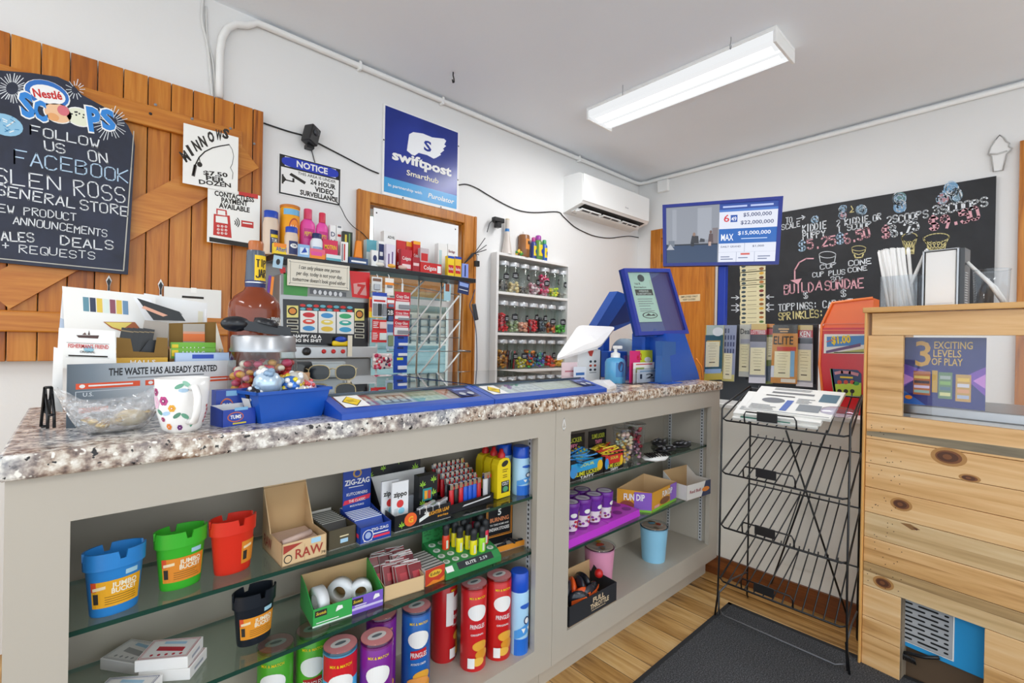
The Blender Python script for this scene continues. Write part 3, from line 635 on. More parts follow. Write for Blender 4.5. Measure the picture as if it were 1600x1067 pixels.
# ================================================================== window things: white board, grille, black shelf
D, fin = sign('blank_board', 'blank white board pinned inside the top of the window', 'board', (583, 325), (717, 352), (583, 432), (714, 442), YB-.012, .004, mat('f4f4f3', .6))
for a, b in ((.03, .93), (.96, .93)): D.ell(D.W*a, D.H*b, .005, .005, DK)
fin()
t = thing('window_grille', 'silver security grille of thin bars and white diagonals over the window', 'grille', (1.6, YB-.05, 1.2))
def bars(nm, lst, r, m):
    for a, b in lst:
        p, q = at(*a, Y=YB-.05), at(*b, Y=YB-.05); o = Vector((1.6, YB-.05, 1.2)); MB().tube([p-o, q-o], r, m, 5).build(nm, t)
SILV = mat('c9c6bd', .35, .6)
bars('upright', [((655, 436), (650, 590)), ((690, 441), (685, 590)), ((720, 444), (716, 588))], .006, SILV)
bars('crossbar', [((604, 440), (720, 462)), ((604, 496), (720, 500)), ((604, 524), (720, 528)), ((604, 549), (720, 549))], .003, STEEL)
bars('diagonal', [((636, 466), (664, 437)), ((634, 523), (699, 441)), ((634, 572), (717, 462)), ((655, 585), (719, 502)), ((693, 583), (718, 551))], .006, WHITE)
bars('hasp', [((716, 548), (735, 549))], .008, STEEL)
SZ, SY = 1.645, 2.45
t = thing('wall_shelf', 'long narrow black shelf of medicines across the window', 'shelf', (.695, SY, SZ))
MB().box(0, 1.225, 0, .185, -.026, 0, mat('17171a', .35), .002).build('board', t)
for x in (.01, .6, 1.2):
    MB().tube([(x, .01, -.024), (x, .183, -.024), (x, .19, .085)], .004, STEEL).build('bracket', t)
def bottle(name, label, px0, px1, py, Y, zb, body, cap, cf_=.22, neck=.62, sy=.6, spec=(), shoulder=.14, cat='bottle', group=None, n=20):
    xa, xb, zt = at(px0, py, Y=Y).x, at(px1, py, Y=Y).x, at((px0+px1)/2, py, Y=Y).z
    r, h = (xb-xa)/2, zt-zb; t = thing(name, label, cat, ((xa+xb)/2, Y, zb), 0, group); hb = h*(1-cf_)
    m = MB(); m.lathe([(r*.9, 0), (r, h*.03), (r, hb-h*shoulder), (r*.9, hb-h*shoulder*.5), (r*neck, hb)], body, n, (0, 0), 1, sy)
    if spec: 
        D_ = Dec(m, round_(r, 0, (0, 0), 0, 1, sy), .0006, 8); w_ = r*1.9
        printf(Dec(m, lambda u, v, e: D_.fn(u-w_/2, v, e), .0006, 8), w_, hb-h*shoulder, spec)
    m.build('body', t)
    m = MB(); m.lathe([(r*neck*1.04, hb-.001), (r*neck*1.04, h-.003), (r*neck*.9, h)], cap, n, (0, 0), 1, sy if neck > .55 else 1); m.build('cap', t)
    return t
NAVY, TAN, TEAL, MAR = mat('1d2a5e', .4), mat('d9c3ae', .4), mat('5fa6b5', .4), mat('7c1830', .4)
PEPTO, WARM = mat('e64fa6', .35), mat('f2a51f', .4)
bottle('antacid_bottle', 'tan antacid tub with blue cap standing far left on the black shelf', 411, 436, 330, 2.52, SZ, TAN, BLUE, .16, .85, .8, (('r', .35, .05, .95, .8, NAVY), ('r', .4, .55, .9, .65, YEL, 2), ('t', 'TUMS', .65, .4, .12, WHITE, .4)))
bottle('fibre_canister', 'orange canister with a round red badge on the black shelf', 438, 468, 322, 2.54, SZ, WARM, mat('c9772c', .4), .05, .98, 1, (('r', 0, .86, 1, .98, mat('6fb0d6', .4)), ('e', .6, .6, .3, .2, mat('b5431d', .4)), ('e', .6, .6, .25, .165, ORG, 3), ('t', 'Halo', .6, .55, .1, WHITE, .4, 4)), .02, 'canister')
bottle('antacid_bottle', 'tan antacid tub with blue cap in front of the orange canister', 445, 466, 355, 2.465, SZ, TAN, BLUE, .2, .85, .8, (('r', .2, .05, .95, .75, NAVY), ('e', .6, .5, .3, .12, WHITE), ('t', 'TUMS', .6, .46, .1, NAVY, .4)))
SPP = (('r', .15, .62, .9, .92, mat('c92a86', .35)), ('t', 'PEPTO', .5, .7, .12, YEL, .6), ('r', .15, .1, .9, .4, YEL), ('e', .6, .25, .2, .1, WHITE))
bottle('stomach_medicine', 'larger pink medicine bottle with yellow collar beside the orange canister', 469, 493, 327, 2.54, SZ, PEPTO, mat('d9486c', .35), .2, .5, .6, SPP)
bottle('stomach_medicine', 'slimmer pink medicine bottle right of the larger pink one', 494, 513, 333, 2.54, SZ, PEPTO, mat('d2334e', .35), .2, .5, .6, SPP)
bottle('pill_bottle', 'small white pill bottle with navy cap in front of the pink bottles', 485, 505, 365, 2.48, SZ, mat('e6eaf0', .35), NAVY, .2, .7, .8, (('r', .05, .1, 1, .7, mat('8aa9cf', .4)), ('t', 'TYLENOL', .5, .4, .14, WHITE, .8)))
for a in (('medicine_box', 'yellow and orange medicine box at the left end of the black shelf', 'box', 428, 460, 381, 2.452, SZ, .03, YEL, (('r', 0, .6, 1, 1, ORG), ('t', 'AfterBite', .5, .25, .4, BLUE, .8))),
    ('medicine_box', 'pale blue box next to the yellow box on the black shelf', 'box', 465, 484, 382, 2.452, SZ, .03, mat('8fb9e3', .4), (('r', .2, .2, .9, .75, mat('dbe9f5', .4)), ('p', [(.3, .3), (.6, .8), (.8, .4)], BLUE))),
    ('medicine_box', 'pink and orange box under the navy-capped pill bottle', 'box', 484, 508, 389, 2.452, SZ, .02, mat('e7657f', .4), (('r', 0, 0, 1, .45, ORG), ('r', .1, .3, .8, .7, PINK, 2))),
    ('medicine_box', 'hot pink pain relief box below the slim pink bottle', 'box', 505, 528, 375, 2.46, SZ, .03, mat('d32a55', .4), (('t', 'MOTRIN', .5, .55, .2, YEL, .8), ('r', .1, .08, .9, .3, WARM))),
    ('ointment_box', 'flat white and teal ointment box at the shelf edge', 'box', 510, 533, 398, 2.452, SZ, .02, mat('dce6e6', .4), (('r', 0, 0, 1, .4, TEAL),)),
    ('toothpaste_box', 'tall white box with dark blue vertical letters on the black shelf', 'box', 516, 525, 352, 2.52, SZ, .03, WHITE, (('t', 'D', .5, .7, .12, NAVY, .7), ('t', 'U', .5, .5, .12, NAVY, .7), ('t', 'R', .5, .3, .12, NAVY, .7))),
    ('toothpaste_box', 'tall plain white box with red tip mark on the black shelf', 'box', 526, 535, 352, 2.52, SZ, .03, WHITE, (('r', .2, .7, .8, .76, RED), ('r', .2, .93, .8, .98, GREY))),
    ('lip_balm_card', 'dark green and yellow blister pack before the window casing', 'packet', 536, 551, 362, 2.5, SZ, .02, mat('2a3328', .4), (('r', .2, .1, .4, .9, mat('d9c43a', .4)), ('r', .6, .2, .75, .95, mat('6e8f4a', .4)))),
    ('ointment_box', 'narrow white box with red stripe in front of the tall white boxes', 'box', 533, 544, 378, 2.46, SZ, .02, WHITE, (('r', .4, .1, .6, .9, RED), ('r', .1, .05, .3, .9, GREY))),
    ('bandage_box', 'flat blue box lying below the orange pouch', 'box', 546, 575, 403, 2.452, SZ, .03, mat('2d4b78', .4), (('r', .1, .2, .9, .5, WHITE),)),
    ('eyedrop_box', 'teal and white box at the left of the window boxes', 'box', 573, 590, 375, 2.52, SZ, .04, mat('d9e6e6', .4), (('r', 0, .55, 1, 1, TEAL),)),
    ('eyedrop_box', 'small white box with dark oval below the teal one', 'box', 581, 591, 391, 2.46, SZ, .02, WHITE, (('e', .5, .5, .3, .2, NAVY),)),
    ('cough_box', 'white box with navy bands left of the tallest white box', 'box', 592, 600, 377, 2.49, SZ, .03, WHITE, (('r', 0, .3, 1, .9, NAVY), ('r', .2, .45, .8, .6, WHITE, 2))),
    ('cough_box', 'tallest white medicine box on the shelf, small black print', 'box', 600, 619, 362, 2.53, SZ, .04, WHITE, (('t', 'ADVIL', .6, .82, .07, INK, .6), ('r', .3, .5, .8, .53, RED))),
    ('cough_box', 'small lilac and white box in front of the tallest white box', 'box', 604, 618, 382, 2.46, SZ, .03, mat('e3dcea', .4), (('r', .2, .15, .35, .6, mat('6a4c86', .4)), ('r', .6, .2, .75, .7, mat('6a4c86', .4)))),
    ('toothpaste_box', 'tall red box right of the tallest white box', 'box', 620, 634, 376, 2.53, SZ, .04, RED, (('t', 'Colgate', .5, .6, .1, WHITE, .8), ('r', .1, .2, .9, .3, WHITE))),
    ('toothpaste_box', 'red box at the back with gold top, second of the tall red ones', 'box', 635, 645, 378, 2.55, SZ, .04, mat('cf2a2a', .4), (('r', 0, .85, 1, 1, WARM), ('r', .1, .4, .9, .5, WHITE))),
    ('toothpaste_box', 'shorter red box in front of the two tall red ones', 'box', 627, 644, 390, 2.47, SZ, .03, mat('bf2030', .4), (('t', 'Colgate', .5, .5, .16, WHITE, .8), ('r', .1, .1, .9, .3, mat('f0d9d9', .4)))),
    ('toothpaste_box', 'red box with gold edge at the right of the red group', 'box', 646, 657, 377, 2.53, SZ, .03, RED, (('r', 0, .9, 1, 1, WARM), ('t', 'Colgate', .5, .5, .1, WHITE, .8))),
    ('denture_box', 'low dark red box in the red group near the shelf edge', 'box', 645, 656, 402, 2.46, SZ, .03, mat('a81c28', .4), (('r', .1, .4, .9, .6, mat('e9c9c9', .4)),)),
    ('denture_box', 'grey and red box right of the red group', 'box', 657, 670, 388, 2.5, SZ, .03, mat('c8b9bb', .4), (('r', .1, .5, .9, .8, RED), ('t', 'Poli', .5, .2, .18, RED, .8))),
    ('toothpaste_box', 'long flat red toothpaste box lying at the shelf edge', 'box', 657, 690, 411, 2.455, SZ, .04, RED, (('t', 'Colgate', .45, .3, .4, WHITE, .6), ('r', .8, .1, .97, .8, WHITE))),
    ('gauze_box', 'tall white box before the right edge of the blank board', 'box', 685, 699, 381, 2.54, SZ, .04, WHITE, (('r', .1, .3, .4, .8, mat('b9d3d6', .4)),)),
    ('gauze_box', 'tall white box with maroon patch beside the right window casing', 'box', 700, 712, 382, 2.54, SZ, .04, WHITE, (('r', .1, .2, 1, .6, MAR), ('t', 'Bandage', .5, .75, .08, MAR, .8))),
    ('tea_box', 'yellow and red packet left of its twin at the shelf end', 'packet', 700, 710, 400, 2.46, SZ, .03, YEL, (('r', .1, .15, .9, .55, RED), ('r', 0, .88, 1, 1, BLUE), ('t', 'Buckley', .5, .3, .14, WHITE, .7))),
    ('tea_box', 'yellow and red packet at the right end of the shelf', 'packet', 711, 721, 401, 2.46, SZ, .03, mat('eebd22', .4), (('r', .1, .15, .9, .55, RED), ('r', 0, .88, 1, 1, BLUE), ('t', 'Buckley', .5, .3, .14, WHITE, .7)))):
    pbox(*a, group='medicines on the black shelf')
m = MB(); o = at(560, 404, Y=2.46); hh = at(560, 376, Y=2.46).z-SZ                     # orange pouch, narrow at the top
m.prism([(-.024, 0, 0), (.024, 0, 0), (.016, 0, hh), (-.01, 0, hh)], (0, .02, 0), ORG); m.box(-.02, .02, -.001, .0, hh*.1, hh*.3, mat('b9531a'))
tag(m.build('candy_pouch', None, (o.x, 2.46, SZ)), 'orange pouch standing at the left window casing', 'packet', 'medicines on the black shelf')
m = MB(); m.lathe([(.013, 0), (.013, .05), (.010, .062), (.004, .066)], mat('c7233a', .35), 14, (0, 0), 1, .7); Dec(m, flat((-.013, -.0095, 0), (1, 0, 0), (0, 0, 1))).ell(.013, .035, .008, .008, mat('3b66b5'))
tag(m.build('cough_drop_tube', None, (at(678, 400, Y=2.48).x, 2.48, SZ)), 'round-topped red tube with a blue dot near the tall white boxes', 'tube')
for px, c1, lb in ((594, 'e9e2d6', 'white wrapped sweet bag at the shelf edge above the hanging cards'), (612, 'e8a93a', 'yellow and red sweet bag at the shelf edge'), (630, 'd9b6a8', 'pale pink sweet bag at the shelf edge before the red boxes')):
    m = MB(); m.ball((0, .012, .014), .016, mat(c1, .3), 10, (1.9, .9, .85)); m.ball((.012, .008, .012), .009, mat('c9403a' if px != 612 else 'd9542a', .3), 8, (1, .9, .8))
    tag(m.build('sweet_bag', None, (at(px, 412, Y=2.46).x, 2.455, SZ)), lb, 'sweets')
# quote plaque on the shelf edge
D, fin = sign('quote_plaque', 'cream plaque with an Old English style joke hung on the black shelf', 'plaque', (450, 404), (547, 416), (449, 444), (545, 455), 2.436, .008, mat('e3dccb', .6))
W_, H_ = D.W, D.H; D.line([(W_*.04, H_*.1), (W_*.96, H_*.1), (W_*.96, H_*.9), (W_*.04, H_*.9)], .0018, mat('8c8474'), 1, True)
for i, s_ in enumerate(('I can only please one person', 'per day. today is not your day.', "tomorrow doesn't look good either")): D.text(s_, W_*.5, H_*(.67-.24*i), H_*.15, INK, W_*(.66, .74, .86)[i], 2, 'c', .01, 0, .1)
for a in (.03, .97):
    for b in (.08, .92): D.ell(W_*a, H_*b, .003, .003, GREY)
fin()
# ================================================================== slot machine on its stand behind the counter
tag(MB().box(.44, 1.3, 2.36, 2.66, .0, .98, TAUPE, .004).build('back_cabinet'), 'low beige cabinet behind the counter under the slot machine', 'cabinet')
SLX, SLY = at(437, 470, Y=2.45).x, 2.45; sl = Vector((SLX, SLY, .98))
t = thing('slot_machine', 'grey fruit slot machine with three reels behind the counter', 'slot machine', sl)
SGR = mat('a3a4a3', .35, .6); m = MB(); wS = at(580, 470, Y=2.45).x-SLX
m.box(0, wS, .004, .2, 0, .57, SGR, .006); m.build('body', t)
FX = lambda m: Face(m, sl+Vector((0, .003, 0)), (1, 0, 0), (0, 0, 1), sl)
m = MB(); D = FX(m); D.pg([(439, 424), (578, 424), (577, 468), (439, 460)], mat('8b8c8a', .4), 1); D.pg([(443, 426), (482, 428), (480, 463), (443, 460)], mat('3f8f3f', .4), 2)
D.pg([(436, 416), (446, 418), (446, 428), (438, 427)], RED, 2); D.pg([(546, 423), (578, 426), (577, 467), (550, 464)], mat('d2181d', .35), 2); D.pg([(552, 443), (571, 441), (573, 462), (553, 459)], mat('d99a95'), 3); D.wr('7', (557, 459), (570, 461), 15, RED, False, 4, .05)
D.pg([(484, 450), (541, 457), (541, 464), (484, 459)], mat('55565a', .3), 2)
for i in range(6): D.el(492+i*8, 456+i*.8, 2.6, 3.6, mat('d5d6d8', .3), 3)
m.build('top_glass', t)
m = MB(); D = FX(m); D.mb = m; D.pg([(442, 467), (575, 473), (575, 543), (443, 537)], mat('1b1c1f', .3), 1)
for i in range(8):
    D.el(473+i*10.5, 477+i*.5, 4.4, 2.2, (RED, TEAL)[i % 2], 2); D.el(473+i*10.5, 482.5+i*.5, 4.4, 2.0, (TEAL, RED)[i % 2], 2)
for x, y, dx in ((448, 477, 18), (554, 482, 15)):
    D.pg([(x, y), (x+dx, y+.6), (x+dx, y+19), (x, y+19)], mat('e3d67a', .4), 2); D.el(x+dx/2, y+9, dx*.4, 6.5, INK, 3); D.el(x+dx/2, y+9, dx*.3, 4.5, mat('d98a3a'), 4)
    for k in range(3): D.pg([(x, y+22+k*9), (x+dx, y+22.6+k*9), (x+dx, y+28.6+k*9), (x, y+28+k*9)], mat('c9c4b0', .4), 2); D.pg([(x+1.5, y+23.2+k*9), (x+dx-1.5, y+23.8+k*9), (x+dx-1.5, y+27.2+k*9), (x+1.5, y+26.8+k*9)], INK, 3)
m.build('pay_panel', t)
for i, (x, cols) in enumerate(((469, ('c9252b', 'd9452c', '3f8fc9')), (497.5, ('3f8fc9', 'e8d05a', 'e8c03a')), (526, ('3aa66a', '38a89a', '3f9fc9')))):
    m = MB(); D = FX(m); D.pg([(x, 485+i), (x+27, 486+i), (x+27, 520+i), (x, 519+i)], mat('e8e6de', .3), 2)
    for k, c_ in enumerate(cols): D.el(x+13.5, 492+i+k*10.5, 9.5, 4, mat(c_, .4), 3); D.el(x+13.5, 491+i+k*10.5, 5, 1.4, mat('f0efe8', .4), 4) if k == 1 else 0
    m.build('reel', t)
p, q = at(440, 541, Y=SLY-.03), at(584, 560, Y=SLY-.03)
m = MB(); zt_, zb_ = at(510, 541, Y=SLY-.03).z-.98, at(510, 560, Y=SLY-.03).z-.98
m.box(-.005, wS+.02, -.045, .006, zb_, zt_, mat('b9baba', .3, .7), .005); m.build('button_ledge', t)
for px in (506, 521, 536):
    p = at(px, 549, Y=SLY-.046)-sl; MB().lathe([(.011, 0), (.011, .004), (.007, .008)], RED, 14, T=Matrix.Translation(p) @ Matrix.Rotation(PI/2, 4, 'X')).build('button', t)
p = at(479, 549, Y=SLY-.046)-sl; MB().lathe([(.02, 0), (.02, .008), (.012, .02), (.006, .024)], BLACK, 16, T=Matrix.Translation(p) @ Matrix.Rotation(PI/2, 4, 'X')).build('coin_knob', t)
m = MB(); m.box(.0, wS, -.012, .004, 0, zb_-.002, mat('9c9d9c', .4, .5), .003); m.build('lower_panel', t)
D, fin = sign('joke_plaque', 'small black plaque with white joke lettering before the slot reels', 'plaque', (453, 519), (519, 523), (454, 535), (519, 538), SLY-.03, .012, BLACK)
D.text('HAPPY AS A', D.W*.4, D.H*.56, D.H*.3, WHITE, D.W*.66, 2, 'c', .03); D.text('PIG IN SHIT', D.W*.4, D.H*.14, D.H*.3, WHITE, D.W*.68, 2, 'c', .03); pl = fin()
m = MB(); m.box(-.05, .05, 0, .028, 0, .028, YEL, .01); m.ball((-.005, .01, .034), .022, BLUE, 10, (1.5, .7, .75))
p = at(535, 540, Y=SLY-.04); tag(m.build('candy_pack', None, (p.x, SLY-.044, zt_+.981)), 'yellow and blue candy pack lying on the slot machine ledge', 'packet')
m = MB(); a, b = at(547, 524, Y=SLY-.05)-sl, at(547, 557, Y=SLY-.05)-sl; m.box(a.x-.012, a.x+.012, a.y-.0015, a.y, b.z, a.z, mat('e6dcc6')); m.build('paper_strap', t)
# ================================================================== hanging cards in front of the window
HY = 2.425
def strip(label, px, y0, y1):
    a, b = at(px, y0, Y=HY), at(px, y1, Y=HY); m = MB(); m.box(-.006, .006, 0, .0012, b.z-a.z, 0, mat('dfe3e4', .3))
    m.tube([(0, .001, 0), (0, .001, .02), (0, .012, .03)], .0025, WHITE)
    tag(m.build('merchandise_strip', None, (a.x, HY, a.z)), label, 'strip', 'merchandise strips')
strip('plastic strip of cards hung at the shelf left of the window', 590, 437, 585)
strip('middle plastic strip of cards hung from the shelf by the window', 608, 437, 548)
strip('plastic strip holding the glue cards before the window grille', 629, 443, 585)
def hcard(name, label, px0, px1, py0, py1, base, spec, lift, group=None, tilt=0.0):
    Y = HY-.004-lift*.003; a, b = at(px0, py0, Y=Y), at(px1, py1, Y=Y); w, h = b.x-a.x, a.z-b.z; m = MB(); m.box(0, w, 0, .0015, -h, 0, base)
    for q in spec:
        if q[0] == 'b': m.box(q[1]*w, q[3]*w, -.009, 0, -h*(1-q[2]), -h*(1-q[4]), q[5], .002)
    printf(Dec(m, flat((0, 0, -h), (1, 0, 0), (0, 0, 1))), w, h, [q for q in spec if q[0] != 'b'])
    tag(m.build(name, None, (a.x, Y, a.z), 0, (0, tilt, 0)), label, 'card', group)
G1 = 'cards hung before the window'
hcard('key_card', 'white card with grey metal clip at the top of the left strip', 581, 597, 432, 456, mat('dfe0de', .4), (('b', .2, .1, .75, .5, STEEL), ('r', .1, .7, .9, .9, mat('7d5a49'))), 1, G1)
hcard('battery_card', 'blue and white card of grey batteries on the left strip', 582, 604, 456, 496, mat('e9eaf0', .4), (('r', 0, .85, 1, 1, BLUE), ('b', .05, .05, .3, .55, GREY), ('b', .38, .05, .62, .55, DK), ('b', .7, .05, .95, .55, GREY), ('r', .1, .62, .9, .7, RED)), 3, G1)
hcard('battery_card', 'orange card half hidden behind the battery card', 577, 598, 464, 497, ORG, (('r', 0, 0, 1, .3, YEL), ('r', .05, .5, .4, .9, RED)), 1, G1)
hcard('bait_card', 'bright red card on the left strip below the batteries', 582, 604, 499, 517, RED, (('b', .5, .2, .95, .8, mat('e9c3bd', .3)), ('g', .05, .45, .8, 4, .16, WHITE)), 2, G1)
hcard('bait_card', 'lower bright red card above the sweet bag', 581, 604, 516, 535, mat('d42427', .4), (('b', .5, .2, .95, .8, mat('d9e3dd', .3)), ('g', .05, .45, .8, 4, .16, WHITE)), 3, G1)
hcard('tool_card', 'orange and white card at the top of the middle strip', 602, 615, 434, 462, mat('efe9e0', .4), (('r', 0, .6, 1, .75, ORG), ('r', .1, .2, .9, .45, WHITE), ('b', .2, .45, .8, .6, GREY)), 1, G1)
hcard('tool_card', 'red and white card on the middle strip', 604, 617, 465, 482, mat('c9322c', .4), (('r', .1, .5, .9, .8, WHITE), ('b', .2, .1, .8, .4, mat('6a7f9a', .3))), 2, G1)
hcard('tool_card', 'black and white card on the middle strip', 604, 616, 480, 503, mat('1f2025', .4), (('t', '2B', .5, .5, .3, WHITE, .7), ('b', .2, .05, .8, .4, mat('39507e', .3))), 1, G1)
hcard('tool_card', 'pale blue card low on the middle strip', 604, 616, 502, 545, mat('b9cfdf', .4), (('b', .2, .1, .8, .5, mat('7d8f6a', .3)), ('r', .1, .6, .9, .9, mat('4b6a9e'))), 2, G1)
for i, (y0, y1, l_) in enumerate(((455, 487, 'topmost red glue card on the right strip'), (484, 503, 'middle red glue card on the right strip'), (498, 525, 'lowest red glue card on the right strip'))):
    hcard('glue_card', l_, 617-i, 641-i, y0, y1, mat('c62433', .4), (('r', .05, .05, .95, .5, mat('e3e2e0', .3)), ('b', .25, .12, .95, .34, mat('8a8d92', .3)), ('t', 'Crazy Glue', .5, .68, .16, WHITE, .8), ('r', .1, .55, .9, .6, mat('f0b9bd'))), 1+i, 'glue cards')
for i, l_ in enumerate(('topmost royal blue tube card under the red glue cards', 'second royal blue tube card under the glue cards', 'lowest royal blue tube card with a yellow mark')):
    y0 = 524+i*16; hcard('tube_card', l_, 616-i*.6, 637-i*.6, y0, y0+(26 if i == 2 else 20), mat('1b4bb0', .4), (('b', .3, .2, .95, .42, mat('e3e6ec', .3)), ('r', .25, .75, .7, .9, mat('dfe020') if i == 2 else NAVY)), 1+i, 'tube cards')
m = MB(); p = at(597, 552, Y=2.405); m.box(-.055, .06, -.01, .012, -.085, .0, mat('d9c7c4', .3), .008)
for i in range(34): m.ball((random.uniform(-.05, .055), -.011, random.uniform(-.08, -.01)), random.uniform(.006, .011), mat(random.choice(('c9233a', 'b8194a', '3c3f5c', 'efe9e6', 'd98a9a', '7a1f3a')), .3), 7, (1, .5, 1))
tag(m.build('sweet_bag', None, p), 'clear bag of red and white sweets hung lowest on the left strip', 'sweets')
hcard('fishing_lure_card', 'small lure hung before the grille below the shelf', 694, 704, 443, 470, mat('a3cbd6', .3), (('r', .2, .55, .8, 1, mat('8b4526')),), 1, G1)
hcard('price_tablet', 'dark blue card with white stripes at the right window casing', 717, 734, 438, 459, mat('23315c', .3), (('r', .1, .6, .9, .9, mat('8fa6e0', .3)), ('r', .1, .3, .9, .35, WHITE)), 2, G1, .12)
pbox('blue_packet', 'upright pale blue packet at the right end of the black shelf', 'packet', 722, 732, 412, 2.47, SZ, .02, mat('8c9ee6', .3), (('r', .4, .1, .6, .9, NAVY),), group='medicines on the black shelf')
cable('hanging_cable', 'dark cord hanging down the white pilaster beside the window', [(742, 452), (738, 466), (734, 478), (740, 495), (744, 520), (745, 550), (745, 585)], 2.59, .0035, mat('4c5670'))
m = MB(); p = at(742, 488, Y=2.595); m.box(-.014, .014, -.012, .005, -.055, .06, mat('3b3d44', .4), .004); tag(m.build('power_adapter', None, p, 0, (0, -.25, 0)), 'dark power adapter hanging on the cord beside the window', 'adapter')
t = thing('cable_bundle', 'spray of loose black cable ends by the right window casing', 'cable', at(733, 400, Y=2.6))
for k, (x, y) in enumerate(((758, 372), (760, 383), (760, 390), (748, 398))):
    a = at(725, 412, Y=2.6); b = at(738, 399, Y=2.6); c_ = at(x, y, Y=2.6); o = at(733, 400, Y=2.6); MB().tube([a-o, b-o+Vector((0, 0, .008*(k-1))), c_-o], .003, DK).build('wire', t)
m = MB(); p = at(745, 412, Y=2.6); m.box(-.017, .017, -.012, .012, -.02, .02, BLACK, .003); m.tube([(0, 0, .02), (0, 0, .05), (-.012, 0, .07), (-.03, 0, .07)], .0025, DK); tag(m.build('power_adapter', None, p), 'small square black adapter below the loose cable ends', 'adapter')
# left of the slot machine
hcard('photo_card', 'small pale blue card hung at the left end of the black shelf', 428, 443, 398, 419, mat('a9c9db', .3), (('e', .5, .5, .2, .25, DK),), 1, G1, .1)
for px0, px1, y0, y1, c_, l_ in ((420, 424, 430, 458, '6b3a9a', 'purple ribbon hanging behind the big amber bottle'), (424, 428, 432, 468, 'ee8a2a', 'orange ribbon hanging behind the big amber bottle')):
    hcard('ribbon', l_, px0, px1, y0, y1, mat(c_, .5), (), 0, None, .08)
# ================================================================== left end of the counter
CRYS = m_glass('cut_crystal', 'ffffff', 2.2, 0.05)
_nt = CRYS.node_tree; _o = [n for n in _nt.nodes if n.type == 'OUTPUT_MATERIAL'][0]; _mx = _o.inputs[0].links[0].from_node
_df = N(_nt, 'ShaderNodeBsdfTranslucent'); _df.inputs[0].default_value = (1, 1, 1, 1); _d2 = N(_nt, 'ShaderNodeBsdfDiffuse'); _d2.inputs[0].default_value = (.95, .95, .96, 1)
_a = N(_nt, 'ShaderNodeMixShader'); _a.inputs[0].default_value = .5; _nt.links.new(_df.outputs[0], _a.inputs[1]); _nt.links.new(_d2.outputs[0], _a.inputs[2])
_vo = N(_nt, 'ShaderNodeTexVoronoi', i_Scale=70.0); _nt.links.new(coords(_nt), _vo.inputs['Vector'])
_r = N(_nt, 'ShaderNodeMapRange'); _r.inputs[3].default_value = .0; _r.inputs[4].default_value = .3; _nt.links.new(_vo.outputs['Distance'], _r.inputs[0])
_b = N(_nt, 'ShaderNodeMixShader'); _nt.links.new(_r.outputs[0], _b.inputs[0]); _nt.links.new(_mx.outputs[0], _b.inputs[1]); _nt.links.new(_a.outputs[0], _b.inputs[2]); _nt.links.new(_b.outputs[0], _o.inputs[0])
_bp = N(_nt, 'ShaderNodeBump'); _bp.inputs['Strength'].default_value = .9; _bp.inputs['Distance'].default_value = .01; _nt.links.new(_vo.outputs['Distance'], _bp.inputs['Height'])
for _n in _nt.nodes:
    if _n.type == 'BSDF_GLOSSY': _nt.links.new(_bp.outputs[0], _n.inputs['Normal'])
# patterned mug
p = at(287, 678, Z=ZT); MGY = 1.185; mx = at(283, 640, Y=MGY); zt = at(285, 590, Y=MGY).z; mh = zt-ZT; mr = (at(328, 600, Y=MGY).x-at(241, 600, Y=MGY).x)/2
t = thing('mug', 'white mug painted with flowers at the counter front', 'mug', (at(285, 640, Y=MGY).x, MGY, ZT))
CER = mat('f3f1ee', .2)
m = MB(); m.lathe([(mr*.55, 0), (mr*.72, mh*.06), (mr*.9, mh*.35), (mr*.98, mh*.7), (mr, mh), (mr*.95, mh), (mr*.93, mh*.7), (mr*.82, mh*.3), (mr*.5, mh*.08), (1e-5, mh*.07)], CER, 32)
def mugfn(u, v, e):
    q = v/mh; R = mr*(.72+.18*min(1, max(0, (q-.06)/.29))+.08*min(1, max(0, (q-.35)/.35))+.02*min(1, max(0, (q-.7)/.3)))+e+.0004
    a = u/mr; return (R*math.sin(a), -R*math.cos(a), v)
D = Dec(m, mugfn, .0003)
def flower(u, v, r, c1, c2):
    r *= .72
    for k in range(6): D.ell(u+r*.55*math.cos(k*1.05), v+r*.55*math.sin(k*1.05), r*.5, r*.5, mat(c1, .4), 1, 8)
    D.ell(u, v, r*.45, r*.45, mat(c2, .4), 2, 10); D.ell(u, v, r*.2, r*.2, mat('f2d9e3', .4), 3, 8)
F0 = -.35                                                        # the painted side faces the eye
for u, v, r, a, b in ((-.044, .08, .011, 'a83a72', '6e2050'), (-.024, .064, .013, 'b8387c', '7a1f55'), (-.008, .05, .010, 'e3a93a', 'd98f24'), (-.03, .028, .007, 'b03a6c', '6e2050'), (-.018, .014, .009, 'e88a3a', 'd9702a'), (.006, .012, .008, '6a2f72', '4a1f52'), (-.048, .06, .018, 'eec4d8', 'f0d3e0')): flower(u*mr/.047+F0*.05, v*mh/.105, r, a, b)
for u, v, rot in ((.005, .092, .5), (.017, .096, 2.4), (.001, .036, .6), (.016, .034, 2.5), (-.02, .04, .2), (.03, .02, 1.5), (-.036, .042, 2.6), (.012, .084, 0)): D.ell(u*mr/.047+F0*.05, v*mh/.105, .009, .0042, mat(random.choice(('6aa58a', '8fc0a8', '5b8f78', 'a9c6dd')), .4), 1, 10, rot)
for i in range(5): D.ell(.05+.003*(i % 2), .02+i*.008, .0035, .0035, mat('b5302c', .4), 1, 8)
m.build('cup', t)
hp = [(0, mh*.84), (mr*.5, mh*.86), (mr*.78, mh*.7), (mr*.74, mh*.45), (mr*.45, mh*.25), (0, mh*.2)]
